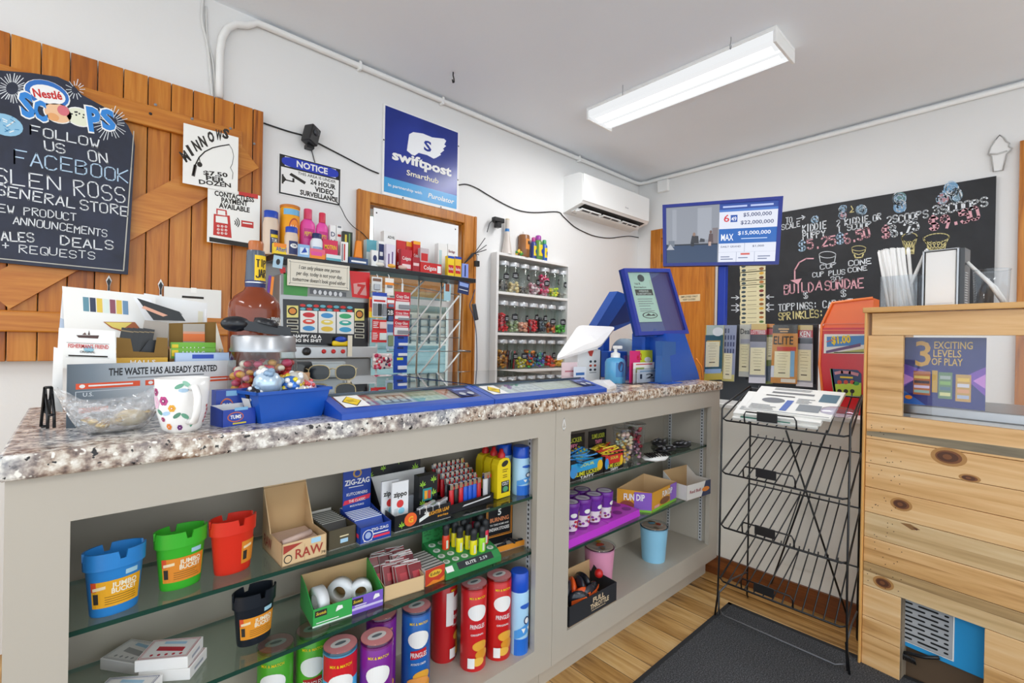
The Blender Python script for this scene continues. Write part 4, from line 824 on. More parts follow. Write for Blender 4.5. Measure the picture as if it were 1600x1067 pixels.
ha = math.radians(-80); m = MB(); m.tube([((mr*.9+a-(.0 if i else .002)+(-.009 if i == 5 else 0))*math.cos(ha), (mr*.9+a+(-.009 if i == 5 else 0))*math.sin(ha), b) for i, (a, b) in enumerate(hp)], .0065, CER, 10); m.build('handle', t)
# crystal bowl with sweets
bx = at(180, 640, Y=1.255); t = thing('crystal_bowl', 'boat-shaped cut crystal bowl in front of the grey standee', 'bowl', (bx.x, 1.255, ZT), .25)
m = MB(); vs = []; fs = []; n, L = 40, 7
def bowl(shr, z0):
    o = []
    for j in range(L):
        f = j/(L-1)
        for i in range(n):
            a = 2*PI*i/n; sc_ = math.sin(a*10)*.0022*f
            R = .032+(.036*f**.75); ex = 1.36; lift = (.034*abs(math.cos(a))**3)*f
            o.append(((R*ex+sc_-shr)*math.cos(a), (R*.82+sc_-shr)*math.sin(a), z0+.058*f**1.3+lift-(.0 if z0 else 0)))
    return o
for shr, z0 in ((0, 0), (.004, .004)):
    vs = bowl(shr, z0); m.add(vs, [(j*n+i, j*n+(i+1) % n, (j+1)*n+(i+1) % n, (j+1)*n+i) for j in range(L-1) for i in range(n)], CRYS, True); m.add(vs[:n], [tuple(range(n))], CRYS)
for s_ in (-1, 1):                                                # cut star on the long sides
    for k in range(16):
        a = 2*PI*k/16; q = [(.022*math.cos(a)*r_+(-.02), -.05, .034+.02*math.sin(a)*r_) for r_ in (.12, 1)]
        m.tube([(x, y*s_*1.0+.012*s_*(1-(zz/.055)), zz) for x, y, zz in q], .0011, CRYS, 4)
m.build('bowl_wall', t)
m = MB(); m.ball((0, 0, .019), .024, mat('cdb98c', .7), 16, (1.35, .7, .72)); tag(m.build('sponge', None, (bx.x+.025, 1.258, ZT+.006), .3), 'tan oval sponge lying in the crystal bowl', 'sponge')
GOLD = mat('d9b45a', .25, .8)
for i, (x, y, z) in enumerate(((-.02, -.016, .016), (-.016, .01, .018), (-.034, .0, .022), (.0, -.022, .024), (.055, .018, .03))):
    m = MB(); m.ball((0, 0, 0), .009, GOLD, 8, (1.3, .8, .8)); m.prism([(.008, -.006, 0), (.018, -.009, .004), (.018, .009, .004), (.008, .006, 0)], (0, 0, .002), GOLD)
    tag(m.build('wrapped_sweet', None, (bx.x+x, 1.255+y, ZT+z), i*1.1), 'gold wrapped sweet in the crystal bowl', 'sweet', 'gold sweets in the bowl')
# grey cardboard standee
A, B = Vector((-.012, 1.345, ZT)), at(366, 640, Z=ZT); B = Vector((.318, 1.442, ZT))
ang = math.atan2(B.y-A.y, B.x-A.x); wS_ = (B-A).length; zs = at(230, 566, Y=1.39).z-ZT
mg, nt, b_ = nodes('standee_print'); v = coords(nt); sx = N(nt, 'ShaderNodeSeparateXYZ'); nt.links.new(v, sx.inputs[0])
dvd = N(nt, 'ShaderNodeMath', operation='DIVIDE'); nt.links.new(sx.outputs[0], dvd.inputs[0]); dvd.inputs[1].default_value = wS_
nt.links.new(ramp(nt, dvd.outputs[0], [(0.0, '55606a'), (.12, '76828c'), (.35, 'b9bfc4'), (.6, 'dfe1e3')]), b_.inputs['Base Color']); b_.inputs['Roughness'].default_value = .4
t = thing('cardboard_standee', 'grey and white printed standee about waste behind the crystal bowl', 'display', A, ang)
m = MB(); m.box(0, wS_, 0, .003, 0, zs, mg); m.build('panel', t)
m = MB(); D = Dec(m, flat((0, 0, 0), (1, 0, 0), (0, 0, 1)))
D.text('THE WASTE HAS ALREADY STARTED', wS_*.53, zs*.80, zs*.115, mat('26272b'), wS_*.66, 1, 'c', .03); D.lines(wS_*.3, wS_*.78, zs*.76, 1, .1, zs*.025, mat('8a8d90'), 1)
OR2 = mat('e2542c', .4)
for u0, u1 in ((.04, .37), (.4, .62), (.66, .97)): D.rect(wS_*u0, zs*.60, wS_*u1, zs*.69, OR2, 1); D.rect(wS_*(u0+.06), zs*.635, wS_*(u1-.04), zs*.66, WHITE, 2); D.ell(wS_*(u0+.03), zs*.645, wS_*.014, zs*.03, WHITE, 2)
for u0, u1 in ((.04, .36), (.4, .62)): D.line([(wS_*u0, zs*.02), (wS_*u0, zs*.56), (wS_*u1, zs*.56)], .0012, mat('c9d0d6'), 1)
D.rect(wS_*.055, zs*.22, wS_*.2, zs*.3, OR2, 1); D.ell(wS_*.095, zs*.12, wS_*.028, zs*.06, WHITE, 1); D.ell(wS_*.095, zs*.12, wS_*.016, zs*.035, OR2, 2)
D.text('U.S.', wS_*.1, zs*.48, zs*.06, mat('dfe4e8'), None, 1); D.lines(wS_*.06, wS_*.16, zs*.36, 1, .1, zs*.03, mat('dfe4e8'), 1); D.lines(wS_*.06, wS_*.2, zs*.05, 1, .1, zs*.015, mat('dfe4e8'), 1)
m.build('print', t)
MB().box(wS_*.3, wS_*.7, .003, .05, 0, .004, CARD).build('foot', t)
# black wire card rack with cards, lozenges
t = thing('card_rack', 'small black wire leaflet stand at the left edge of the grey standee', 'rack', (-.03, 1.37, ZT), ang)
m = MB()
for x in (-.016, -.006): m.tube([(x, -.02, .003), (x, -.018, .03), (x, .0, .085), (x, .02, .003)], .0028, WIRE)
for y, z in ((-.018, .03), (.0, .085), (.02, .003)): m.tube([(-.016, y, z), (-.006, y, z)], .0028, WIRE)
m.build('wire_frame', t)
m = MB(); m.box(-.014, -.008, -.01, .012, .03, .06, BLACK, .002); m.build('side_bracket', t)
def card(name, label, quad, Y, spec, base=PAPER, cat='card', th=.0015, group=None):
    """a sheet whose four corners are seen at places of the photograph, standing on plane Y"""
    P = [at(*q, Y=Y) for q in quad]; o = P[0]; m = MB(); m.prism([p-o for p in P], (0, th, 0), base)
    UX, UY = P[1]-P[0], P[3]-P[0]
    D = Dec(m, lambda u, v, e: UX*u+UY*v+((P[2]-P[1])-UY)*(u*v)+Vector((0, -e, 0)), .0005); printf(D, 1, 1, spec)
    return tag(m.build(name, None, o), label, cat, group)
cols = ('5f8fa0', '2c3550', 'e3c24a', 'd9e6df', '8a4a5a', 'e0c050', '6a8fb0')
card('greeting_card', 'large bagged card with a row of coloured books and a yellow leaf', [(103, 560), (246, 566), (243, 462), (97, 447)], 1.61, [('r', .2+.07*i, .68, .26+.07*i, .88, mat(c_, .5)) for i, c_ in enumerate(cols)]
   + [('p', [(.4, .55), (.75, .58), (.8, .5), (.62, .42), (.48, .47)], mat('a9603a', .6), 2), ('p', [(.42, .545), (.72, .57), (.6, .45), (.5, .48)], mat('e3cf6a', .6), 3), ('p', [(.74, .95), (.95, .93), (.99, .5), (.9, .55)], mat('f7f8fa', .15), 2), ('p', [(.6, .36), (.85, .36), (.85, .33), (.6, .33)], mat('c07a4a', .5), 2)], mat('efeeea', .35))
card('greeting_card', 'pale blue-edged card sticking out left of the large bagged card', [(88, 566), (104, 566), (110, 460), (98, 450)], 1.62, [('r', 0, 0, 1, .6, mat('b9c8dc', .5)), ('r', .2, .3, .8, .4, mat('5a5a68'))], mat('e9ebee', .4))
card('greeting_card', 'bagged card with faint pink print leaning right of the large card', [(215, 566), (322, 566), (324, 474), (225, 458)], 1.635, [('r', .1, .72, .24, .82, mat('d98a98', .5)), ('p', [(.4, .75), (.55, .8), (.6, .76), (.45, .7)], mat('8d9290')), ('r', .62, .5, .75, .55, mat('e3b59a')), ('r', .6, .42, .72, .46, mat('e3b59a')), ('r', .85, .2, .93, .85, mat('e9e6cf', .5)), ('r', .96, .05, .985, .9, mat('ffffff', .1))], mat('eff0ee', .3))
card('lozenge_pack', 'white lozenge pack with a ship drawing and red lettering', [(88, 575), (182, 577), (180, 517), (92, 512)], 1.43, [('p', [(.3, .84), (.7, .86), (.68, .78), (.34, .78)], mat('4a2f2a')), ('p', [(.5, .86), (.52, .98), (.54, .86)], mat('4a2f2a')), ('p', [(.4, .86), (.45, .92), (.48, .86)], mat('6a4a42')), ('r', .14, .64, .88, .65, mat('6a5a58')), ('t', "FISHERMAN'S FRIEND", .52, .52, .1, RED, .7), ('e', .52, .5, .09, .08, mat('8fbfd0')), ('t', 'ORIGINAL', .5, .4, .055, INK, .26), ('r', .18, .3, .85, .34, INK), ('r', .14, .28, .88, .285, GREY)], mat('f3f2ee', .4), 'packet', .012)
card('leaflet', 'narrow white leaflet standing left of the lozenge pack', [(80, 642), (98, 644), (98, 546), (84, 542)], 1.395, [], mat('f5f4f1', .5))
BR = mat('85652f', .8)
def slab(nm, par, o, quad, Y, th, mm, spec=()):
    P = [at(*q, Y=Y)-o for q in quad]; m = MB(); m.prism(P, (0, th, 0), mm)
    if spec:
        UX, UY = P[1]-P[0], P[3]-P[0]; printf(Dec(m, lambda u, v, e: P[0]+UX*u+UY*v+Vector((0, -e, 0)), .0005), 1, 1, spec)
    return m.build(nm, par)
def halls(label, px0, px1, front, Y):
    a, b = at(px0, 600, Y=Y), at(px1, 600, Y=Y); o = Vector(((a.x+b.x)/2, Y, ZT)); t = thing('lozenge_box', label, 'box', o); w = b.x-a.x
    slab('front_panel', t, o, front, Y, .002, BR)
    zb = at((px0+px1)/2, 545, Y=Y).z-ZT
    m = MB(); m.box(-w/2, w/2, .004, .09, 0, .004, CARD); m.box(-w/2, -w/2+.002, .004, .09, .004, zb, CARD); m.box(w/2-.002, w/2, .004, .09, .004, zb, CARD); m.build('tray', t)
    return t, o, w
t, o, hw = halls('brown carton of black sachets behind the standee', 182, 262, [(182, 640), (182, 527), (204, 529), (208, 549), (241, 551), (245, 527), (262, 528), (262, 640)], 1.475)
slab('picture', t, o, [(206, 600), (262, 600), (262, 504), (226, 500)], 1.545, .002, mat('a99f95', .6), (('r', .3, .42, 1, .55, mat('e8814a', .6)), ('r', .3, .55, 1, .6, mat('d9a083', .6)), ('r', .3, .34, 1, .42, mat('a5643c', .6)))); hx = o.x; hz = at(220, 527, Y=1.475).z-ZT
pbox('lozenge_pack', 'gold lozenge pack in front of the brown sachet carton', 'packet', 183, 262, 559, 1.455, ZT, .014, mat('d3a22c', .35), (('t', 'HALLS', .5, .9, .06, WHITE, .5),))
t, o, w = halls('brown carton with a sunset picture left of the candy jar', 265, 346, [(265, 640), (265, 560), (340, 562), (340, 640)], 1.475)
slab('back_panel', t, o, [(264, 600), (338, 600), (338, 503), (264, 505)], 1.555, .002, BR, ())
slab('picture', t, o, [(286, 540), (320, 540), (320, 506), (286, 506)], 1.552, .001, mat('b5aca2', .6), (('r', 0, .2, 1, .55, mat('ee7d42', .6)), ('r', 0, .55, 1, .66, mat('e0a68c', .6))))
slab('side_flap', t, o, [(337, 560), (350, 553), (349, 545), (338, 505)], 1.5, .002, CARDW)
for k in range(2):
    pbox('lozenge_pack', ('green lozenge pack lower in the brown carton', 'green lozenge pack on top in the brown carton')[k], 'packet', 267, 337, 544-k*9, 1.482+k*.018, ZT+.005, .016, mat('74b52c', .35), (('t', 'HALLS', .5, .88-.02*k, .07, WHITE, .5), ('r', .02, .87, .16, .97, YEL)))
for k in range(5):
    m = MB(); m.box(-.012, .012, 0, .002, 0, .075, mat('1c1b1d', .35)); Dec(m, flat((-.012, 0, 0), (1, 0, 0), (0, 0, 1))).rect(0, .066, .024, .069, mat('8d7a5a'))
    tag(m.build('black_sachet', None, (hx-.04+k*.011, 1.50+k*.006, ZT+hz-.052), 0, (-.1, .16, 0)), 'black sachet standing in the brown carton', 'sachet', 'black sachets in the carton')
m = MB(); m.prism([(0, 0, 0), (.07, 0, .0), (.055, 0, .025), (-.035, 0, .055)], (0, .003, 0), mat('191a1a', .4)); m.prism([(-.02, -.001, .036), (.03, -.001, .014), (.02, -.001, .010), (-.025, -.001, .03)], (0, .001, 0), mat('e0a58a'))
tag(m.build('black_sachet', None, (at(240,500,Y=1.552).x, 1.552, at(240,500,Y=1.552).z), 0), 'slanting black sachet with a sunset strip above the cartons', 'sachet')
m = MB(); m.prism([(-.028, 0, 0), (.045, 0, 0), (.045, 0, .045), (.012, 0, .042), (-.006, 0, .01)], (0, .01, 0), mat('16181f', .35))
tag(m.build('black_sachet', None, (hx, 1.5, ZT+hz-.05)), 'wide black sachet at the front of the brown carton', 'sachet')
pbox('lozenge_pack', 'pale blue lozenge pack before the green ones', 'packet', 274, 358, 551, 1.456, ZT, .014, mat('6d8fd0', .35), (('r', 0, .85, 1, 1, mat('b9cdea', .3)), ('r', .3, .9, .7, .97, BLUE, 2)))
# big amber bottle kept as a tip jar
BY = 1.53; bx_ = at(398, 500, Y=BY).x; r_ = .96*(at(440, 500, Y=BY).x-at(357, 500, Y=BY).x)/2; zz = lambda py: at(398, py, Y=BY).z-ZT
AMB = m_glass('amber_glass', 'e9e4e0', 1.6); DKN = mat('3a4250', .2)
t = thing('whisky_bottle', 'giant amber bottle with a yellow tip jar note on its neck', 'bottle', (bx_, BY, ZT))
nr = r_*.37
m = MB(); m.lathe([(r_*.95, 0), (r_, .01), (r_, zz(485)), (r_*.96, zz(474)), (r_*.8, zz(464)), (nr*1.25, zz(455)), (nr, zz(448))], mat('7c3416', .12), 32); m.lathe([(nr*1.02, zz(448)), (nr*1.08, zz(440)), (nr*.95, zz(395)), (nr*.9, zz(392))], mat('4b5666', .25), 24)
D = Dec(m, round_(r_, 0), .0008, 10); D.rect(r_*-.12, zz(520), r_*1.3, zz(498), mat('e6e3da', .5), 1); D.rect(r_*.35, zz(503), r_*.95, zz(496), INK, 2); D.text('PENNY', r_*.65, zz(502), .012, WHITE, r_*.5, 3)
m.build('body', t)
m = MB(); m.lathe([(nr*1.03, zz(455)), (nr*1.1, zz(440)), (nr*1.06, zz(438))], NAVY, 24); m.lathe([(nr*1.12, zz(443)), (nr*1.12, zz(441.5))], CHROME, 24); m.build('neck_band', t)
m = MB(); m.lathe([(nr*.75, zz(393)), (nr*.8, zz(380)), (nr*.7, zz(377))], mat('b4642c', .3), 20); m.build('stopper', t)
m = MB(); D = Dec(m, round_(nr*1.03, 0), .0012, 8); D.rect(-nr*.35, zz(443), nr*1.1, zz(400), mat('f2c81c', .6), 1)
D.chalk('TIP', -nr*.2, zz(418), zz(407)-zz(418), INK, nr*1.2, .003, 2); D.chalk('JAR', -nr*.2, zz(434), zz(422)-zz(434), INK, nr*1.2, .003, 2); m.build('note', t)
# candy jar with steel lid
JY = 1.385; jx = at(412, 560, Y=JY).x; jr = .96*(at(466, 560, Y=JY).x-at(358, 560, Y=JY).x)/2; zj = lambda py: at(412, py, Y=JY).z-ZT
t = thing('candy_jar', 'big round glass jar of red and yellow sweets with a steel lid', 'jar', (jx, JY, ZT))
m = MB(); m.lathe([(jr*.85, 0), (jr*1.0, .02), (jr*1.02, zj(570)), (jr*.93, zj(552)), (jr*.93, zj(546))], GLASS, 36, cap=False); m.lathe([(.001, .002), (jr*.85, .002)], GLASS, 36, cap=False); m.build('glass', t)
m = MB(); m.lathe([(jr*.97, zj(549)), (jr*.98, zj(546)), (jr*.95, zj(543)), (jr*.95, zj(527)), (jr*.9, zj(524))], STEEL, 36); m.build('lid', t)
m = MB()
for i in range(150):
    a, q = random.uniform(0, 2*PI), jr*.88*math.sqrt(random.random()); m.ball((q*math.cos(a), q*math.sin(a), random.uniform(.012, zj(566))), random.uniform(.009, .014), mat(random.choice(('b81f2e', 'd9303a', 'c9466a', 'e3a13a', 'c8233a', 'd98a9a', 'e9d9c6')), .3), 7, (1, 1, .8))
tag(m.build('jar_sweets', t), kind='stuff')
# black long-handled tool lying across the lid
t = thing('jar_tool', 'black tool with a bulb grip lying across the steel jar lid', 'tool', (jx, JY-.02, ZT+zj(524)+.001), .0)
BK = mat('15171d', .3); a0 = at(344, 512, Y=JY-.02); a1 = at(452, 520, Y=JY-.02); dx = a0.x-jx, a1.x-jx
m = MB(); m.ball((dx[0]+.034, 0, .027), .02, BK, 16, (1.7, 1, 1)); m.build('grip', t)
m = MB(); m.prism([(dx[0]+.05, -.014, .036), (dx[1], -.014, .022), (dx[1], -.014, -.0), (dx[1]-.03, -.014, .0), (dx[0]+.05, -.014, .012)], (0, .028, 0), BK); m.build('bar', t)
m = MB(); m.lathe([(.03, 0), (.03, .012), (.02, .016)], BK, 20, T=Matrix.Translation((-.002, .0, .026)) @ Matrix.Rotation(.25, 4, 'Y')); m.build('wheel', t)
# blue bin of wrapped sweets
bq = thing('plastic_bin', 'tapered royal blue plastic bin of sweets on the counter', 'bin', (.376, 1.237, ZT), .26)
m = MB(); BP = mat('1b55b2', .35); w0, d0, w1, d1, hB = .078, .045, .094, .056, .072
ring = lambda w_, d_, z: [(-w_, -d_, z), (w_, -d_, z), (w_, d_, z), (-w_, d_, z)]
V = ring(w0, d0, 0)+ring(w1, d1, hB)+ring(w1-.003, d1-.003, hB)+ring(w0-.003, d0-.003, .003)
m.add(V, [(3, 2, 1, 0)]+[(a, (a+1) % 4, 4+(a+1) % 4, 4+a) for a in range(4)]+[(4+a, 4+(a+1) % 4, 8+(a+1) % 4, 8+a) for a in range(4)]+[(8+a, 8+(a+1) % 4, 12+(a+1) % 4, 12+a) for a in range(4)]+[(12, 13, 14, 15)], BP)
for y in (-d1-.003, d1-.001): m.box(-w1-.004, w1+.004, y, y+.004, hB-.006, hB+.001, BP)
for x in (-w1-.004, w1): m.box(x, x+.004, -d1-.003, d1+.003, hB-.006, hB+.001, BP)
m.build('tray', bq)
m = MB(); m.prism([(-w1-.0, -.02, hB*.78), (-w0-.006, -.02, hB*.35), (-w0-.006, .01, hB*.35), (-w1-.0, .01, hB*.78)], (-.001, 0, 0), WHITE); m.build('sticker', bq)
for x, y, z, r, c_, c2, lb in ((-.045, -.01, .088, .032, 'b9cfe2', '8aa5c0', 'silver-blue foil ball, tallest in the blue bin'), (-.036, .02, .055, .03, 'a9c3dd', '5b7fae', 'pale blue foil ball low in the bin'), (.012, -.012, .078, .026, '3f76c9', 'e8d23a', 'blue and yellow wrapped ball in the bin'), (.035, .012, .085, .026, 'd9d7cd', 'c9a23a', 'cream and gold wrapped ball in the bin'), (.028, -.025, .062, .02, 'e3dfd3', 'd7c43a', 'small cream ball at the bin front'), (.066, -.005, .068, .02, 'd9b9cc', 'd95a5a', 'pink and white wrapped ball at the bin end'), (-.078, -.01, .066, .018, '2b2a33', 'd9d9dc', 'black and white wrapped ball at the left bin end'), (-.008, -.02, .06, .016, '39406b', '7a86b5', 'navy wrapped ball between the bigger ones')):
    m = MB(); m.ball((0, 0, 0), r, mat(c_, .22, .35), 12, (1, 1, .95))
    for k in range(14):
        a, e = random.uniform(0, 6.3), random.uniform(-1, 1.3); v = Vector((math.cos(a)*math.cos(e), math.sin(a)*math.cos(e), math.sin(e)))*r*.95
        m.ball(v, r*.27, mat(random.choice((c2, c2, 'eef0f2')), .25, .2), 6)
    q = Matrix.Rotation(.26, 4, 'Z') @ Vector((x, y, z)); tag(m.build('foil_ball', None, Vector((.376, 1.237, ZT))+q), lb, 'sweet', None)
m = MB(); m.box(-.03, .03, 0, .004, 0, .055, mat('b58a63', .7)); m.lathe([(.03, 0), (.03, .004)], mat('cdb59a', .7), 20, T=Matrix.Translation((-.005, -.002, .03)) @ Matrix.Rotation(PI/2, 4, 'X'))
tag(m.build('paper_tag', None, Matrix.Rotation(.26, 4, 'Z') @ Vector((.062, .03, 0))+Vector((.376, 1.237, ZT+.05)), .2), 'tan round-topped paper tag standing in the blue bin', 'tag')
# small blue antacid boxes
TUM = mat('1d3fa0', .35)
def tums(label, loc, rz, w, h, d, opened):
    t = thing('antacid_box', label, 'box', loc, rz, None); m = MB()
    if opened: open_box(m, w, d, h, TUM, WHITE, .0015, h*.9, h*1.05)
    else: m.box(-w/2, w/2, 0, d, 0, h, TUM)
    m.build('carton', t); m = MB(); D = Dec(m, flat((-w/2, 0, 0), (1, 0, 0), (0, 0, 1)))
    D.ell(w*.38, h*.5, w*.24, h*.26, mat('c9683a', .4)); D.ell(w*.38, h*.5, w*.21, h*.21, TUM, 2); D.text('TUMS', w*.38, h*.42, h*.18, WHITE, w*.32, 3, 'c', .03); D.rect(w*.3, h*.12, w*.7, h*.2, mat('d9c43a', .4), 1); D.rect(w*.35, h*.82, w*.75, h*.98, mat('7fb4d9', .4), 1)
    m.build('print', t)
tums('blue antacid box standing behind the open one beside the mug', (.262, 1.235, ZT), .1, .058, .074, .03, False)
tums('small open blue antacid box in front, beside the mug', (.268, 1.175, ZT), .28, .073, .042, .05, True)
# ================================================================== scratch ticket cases on the counter
CASE_R = .03; cx0, cy0 = .472, 1.112
BLUEP = mat('1a4cae', .3); BLUED = mat('153a8a', .35)
def case(name_label, off, w, cols):
    o = Vector((cx0, cy0, ZT))+Matrix.Rotation(CASE_R, 4, 'Z') @ Vector((off, 0, 0)); t = thing('ticket_case', name_label, 'display case', o, CASE_R, None)
    RY, RZ, B, BW = .125, .046, .64, .022
    prof = [(0, 0), (0, .014), (.012, .018), (RY, RZ), (B, RZ+.003), (B, 0)]
    m = MB()
    for x in (0, w-BW): m.prism([(x, y, z) for y, z in prof], (BW, 0, 0), BLUEP)
    m.prism([(BW, y, z) for y, z in ((0, 0), (0, .014), (.012, .018), (.034, .0235), (.034, 0))], (w-2*BW, 0, 0), BLUEP)
    m.box(BW, w-BW, B-.012, B, 0, RZ+.002, BLUED); m.box(BW, w-BW, .034, B-.012, 0, .004, LGREY)
    m.build('frame', t)
    m = MB(); m.box(BW, w-BW, .036, B-.014, .0042, .014, mat('b9bcc2', .5))
    m.prism([(BW+.001, .036, .0175), (BW+.001, RY+.02, RZ-.006), (BW+.001, RY+.02, RZ-.010), (BW+.001, .036, .0145)], (w-2*BW-.002, 0, 0), mat('b9bcc2', .5))
    D = Dec(m, flat((BW, .036, .0177), (1, 0, 0), (0, RY-.016, RZ-.0235))); n = len(cols); D2 = Dec(m, flat((BW, 0, .0142), (1, 0, 0), (0, 1, 0))); q = (w-2*BW)/n
    for i, c_ in enumerate(cols):
        D.rect(i*q+.003, .004, i*q+q-.003, .108, mat(c_[0], .45), 1); D.rect(i*q+.014, .02, i*q+q-.014, .085, mat(c_[1], .45), 2)
        for k in range(3): [D.rect(i*q+.02+k*(q-.036)/3, .028+j*.028, i*q+.012+(k+1)*(q-.036)/3, .048+j*.028, mat(c_[0], .4), 3) for j in range(2)]
        D2.rect(i*q+.004, .22, i*q+q-.004, .42, mat('a9b5b9', .5), 1); D2.rect(i*q+.02, .25, i*q+q-.02, .36, mat(c_[0], .5), 2)
    m.build('tickets', t)
    m = MB(); m.prism([(BW, .034, .0235), (BW, RY, RZ), (BW, RY, RZ-.0015), (BW, .034, .022)], (w-2*BW, 0, 0), GLASS); m.build('slope_pane', t)
    m = MB(); m.box(BW-.012, w-BW+.012, RY, B, RZ+.0026, RZ+.005, m_case_glass); m.box(BW-.012, w-BW+.012, RY-.0012, RY, RZ, RZ+.005, mat('3c4a58', .3)); m.build('top_pane', t)
    sl_ = flat((0, .034, .0237), (1, 0, 0), (0, RY-.034, RZ-.0235)); L_ = math.hypot(RY-.034, RZ-.0235)
    m = MB(); D = Dec(m, sl_, .0005); D.rect(.026, .0, .092, L_*.86, WHITE, 2); D.poly([(.059, .006), (.086, L_*.42), (.06, L_*.8), (.032, L_*.42)], INK, 3); D.poly([(.059, .009), (.083, L_*.42), (.06, L_*.77), (.035, L_*.42)], YEL, 4); D.lines(.046, .072, L_*.5, 3, .006, .002, mat('8a7416'), 5); m.build('sticker', t)
    m = MB(); D = Dec(m, sl_, .0006); D.poly([(w-.1, .006), (w-.028, .006), (w-.03, L_*.9), (w-.1, L_*.9)], mat('16296e', .3), 2); D.rect(w-.09, L_*.6, w-.04, L_*.75, mat('6d86c9', .4), 3); p_ = m.build('button_panel', t)
    for k in range(2): m = MB(); D = Dec(m, sl_, .0012); D.ell(w-.082+k*.032, L_*.25, .011, .012, mat('b9bec9', .4), 3); m.build('button', p_)
    return t
m_case_glass = m_glass('case_glass', 'e8eef0', 3.2, .01)
case('nearer blue scratch ticket case, pink and green tickets inside', 0, .492, (('c9657a', 'efe3e4'), ('e9e4e4', '8a6468'), ('86b3a2', 'b5d0c2'), ('c98a8a', 'e3c3c0')))
case('second blue scratch ticket case toward the counter end, pale tickets inside', .495, .605, (('c3cbd9', 'eef0f4'), ('aab3cc', 'e4e8f0'), ('d9dcdf', 'c9d0c3'), ('c3c9c3', 'dfe3d6')))
# sunglasses and holders on the first case
CT = ZT+.0515
def glasses(label, loc, rz, fm, lens, sc=1.0):
    t = thing('sunglasses', label, 'sunglasses', loc, rz)
    m = MB()
    for s_ in (-1, 1):
        P = [((s_*.037+.029*math.copysign(abs(math.cos(a))**.75, math.cos(a)))*sc, 0, (.027+.022*math.copysign(abs(math.sin(a))**.75, math.sin(a)))*sc) for a in [2*PI*i/20 for i in range(20)]]
        m.tube(P, .0018, fm, 6, True)
    m.tube([(-.009*sc, 0, .036*sc), (0, -.002, .040*sc), (.009*sc, 0, .036*sc)], .0018, fm)
    m.build('rim', t)
    for s_ in (-1, 1):
        m = MB(); m.poly([((s_*.037+.028*math.copysign(abs(math.cos(a))**.75, math.cos(a)))*sc, .0005, (.027+.021*math.copysign(abs(math.sin(a))**.75, math.sin(a)))*sc) for a in [2*PI*i/20 for i in range(20)]], lens); m.build('lens', t)
        m = MB(); m.tube([(s_*.066*sc, 0, .036*sc), (s_*.071*sc, .02, .038*sc), (s_*.07*sc, .1, .03*sc), (s_*.066*sc, .13, .012*sc)], .0018, fm); m.build('temple', t)
    return t
LENS = mat('0e1210', .08)
p = at(540, 592, Z=CT); glasses('gold-rimmed aviator sunglasses with dark lenses on the ticket case', (.628, 1.56, CT), -.3, mat('cdb98a', .3, .6), LENS, 1.12)
m = MB(); m.box(-.068, .068, 0, .03, 0, .058, mat('a7adae', .4), .003); Dec(m, flat((-.068, 0, 0), (1, 0, 0), (0, 0, 1))).rect(.01, .008, .126, .05, mat('c3caca', .35))
tag(m.build('glasses_box', None, (.665, 1.712, CT), -.2), 'grey box standing behind the aviator sunglasses', 'box')
t = thing('glasses_stand', 'black sunglasses display holder left of the aviators', 'holder', (.545, 1.62, CT), -.15)
m = MB(); m.prism([(-.04, 0, 0), (.04, 0, 0), (.04, 0, .045), (.034, 0, .064), (-.034, 0, .064), (-.04, 0, .045)], (0, .04, 0), BLACK); m.build('block', t)
m = MB(); D = Dec(m, flat((-.04, 0, 0), (1, 0, 0), (0, 0, 1))); D.ell(.034, .04, .026, .017, mat('3a3632', .1), 1); D.rect(.04, .006, .075, .01, mat('b9b4ac'), 1); m.build('lens', t)
# ================================================================== till, terminal and the small things beside them
def ray_plane(px, py, p0, n):
    d = cf + cr*((px-800)/FPX) + cd*((py-533.5)/FPX); return CAMP+d*((p0-CAMP).dot(n)/d.dot(n))
def stick(nm, par, o, pts, vec, mm, mb=None):
    m = mb or MB(); m.prism([Vector((p.x, p.y, max(p.z, ZT+.001)))-o for p in pts], vec, mm); return m if mb else m.build(nm, par)
o = at(921, 595, Y=1.50); o.z = ZT
t = thing('tablet_till', 'white tablet till on a white box stand, seen from behind', 'till', o)
q = [at(903, 511, Y=1.66), at(961, 513.5, Y=1.60)]; q3 = at(938, 543, Y=1.40); q = [q[0], q[1], q3, q[0]+(q3-q[1])]
nrm = (q[1]-q[0]).cross(q[3]-q[0]).normalized()
if nrm.z > 0: nrm = -nrm
q = [at(903, 511, Y=1.66), at(961, 513.5, Y=1.60), at(938, 543, Y=1.43), at(866, 565, Y=1.46)]
ctr = sum(q, Vector())/4; rr = []
for i in range(4):
    a, b, c_ = q[i-1], q[i], q[(i+1) % 4]
    rr += [b+(a-b)*.1, b+((a-b)*.03+(c_-b)*.03), b+(c_-b)*.1]
m = MB(); m.prism([p-o for p in rr], -nrm*.012, mat('eceae9', .3)); m.build('tablet', t)
xa, xb = at(903, 570, Y=1.5).x-o.x, at(938, 570, Y=1.5).x-o.x; zt_ = at(920, 546, Y=1.5).z-ZT
m = MB(); m.box(xa, xb, 0, .09, 0, zt_, mat('efeeec', .35), .004); D = Dec(m, flat((xa, 0, 0), (1, 0, 0), (0, 0, 1))); w_ = xb-xa
D.poly([(w_*.4, zt_*.97), (w_*.68, zt_*.97), (w_*.6, zt_*.78), (w_*.5, zt_*.8)], mat('c9483a'), 2)
for i in range(2):
    for j, c_ in enumerate(('333a3a', 'b5452c', '3a3f45')): D.ell(w_*(.55+.2*i), zt_*(.62-.13*j), w_*.06, zt_*.04, mat(c_), 2, 10)
D.lines(w_*.5, w_*.85, zt_*.28, 1, .1, zt_*.02, GREY); m.build('stand_box', t)
m = MB(); m.box(xb+.001, xb+.035, .02, .08, 0, zt_*.95, DK, .003); m.build('side_unit', t)
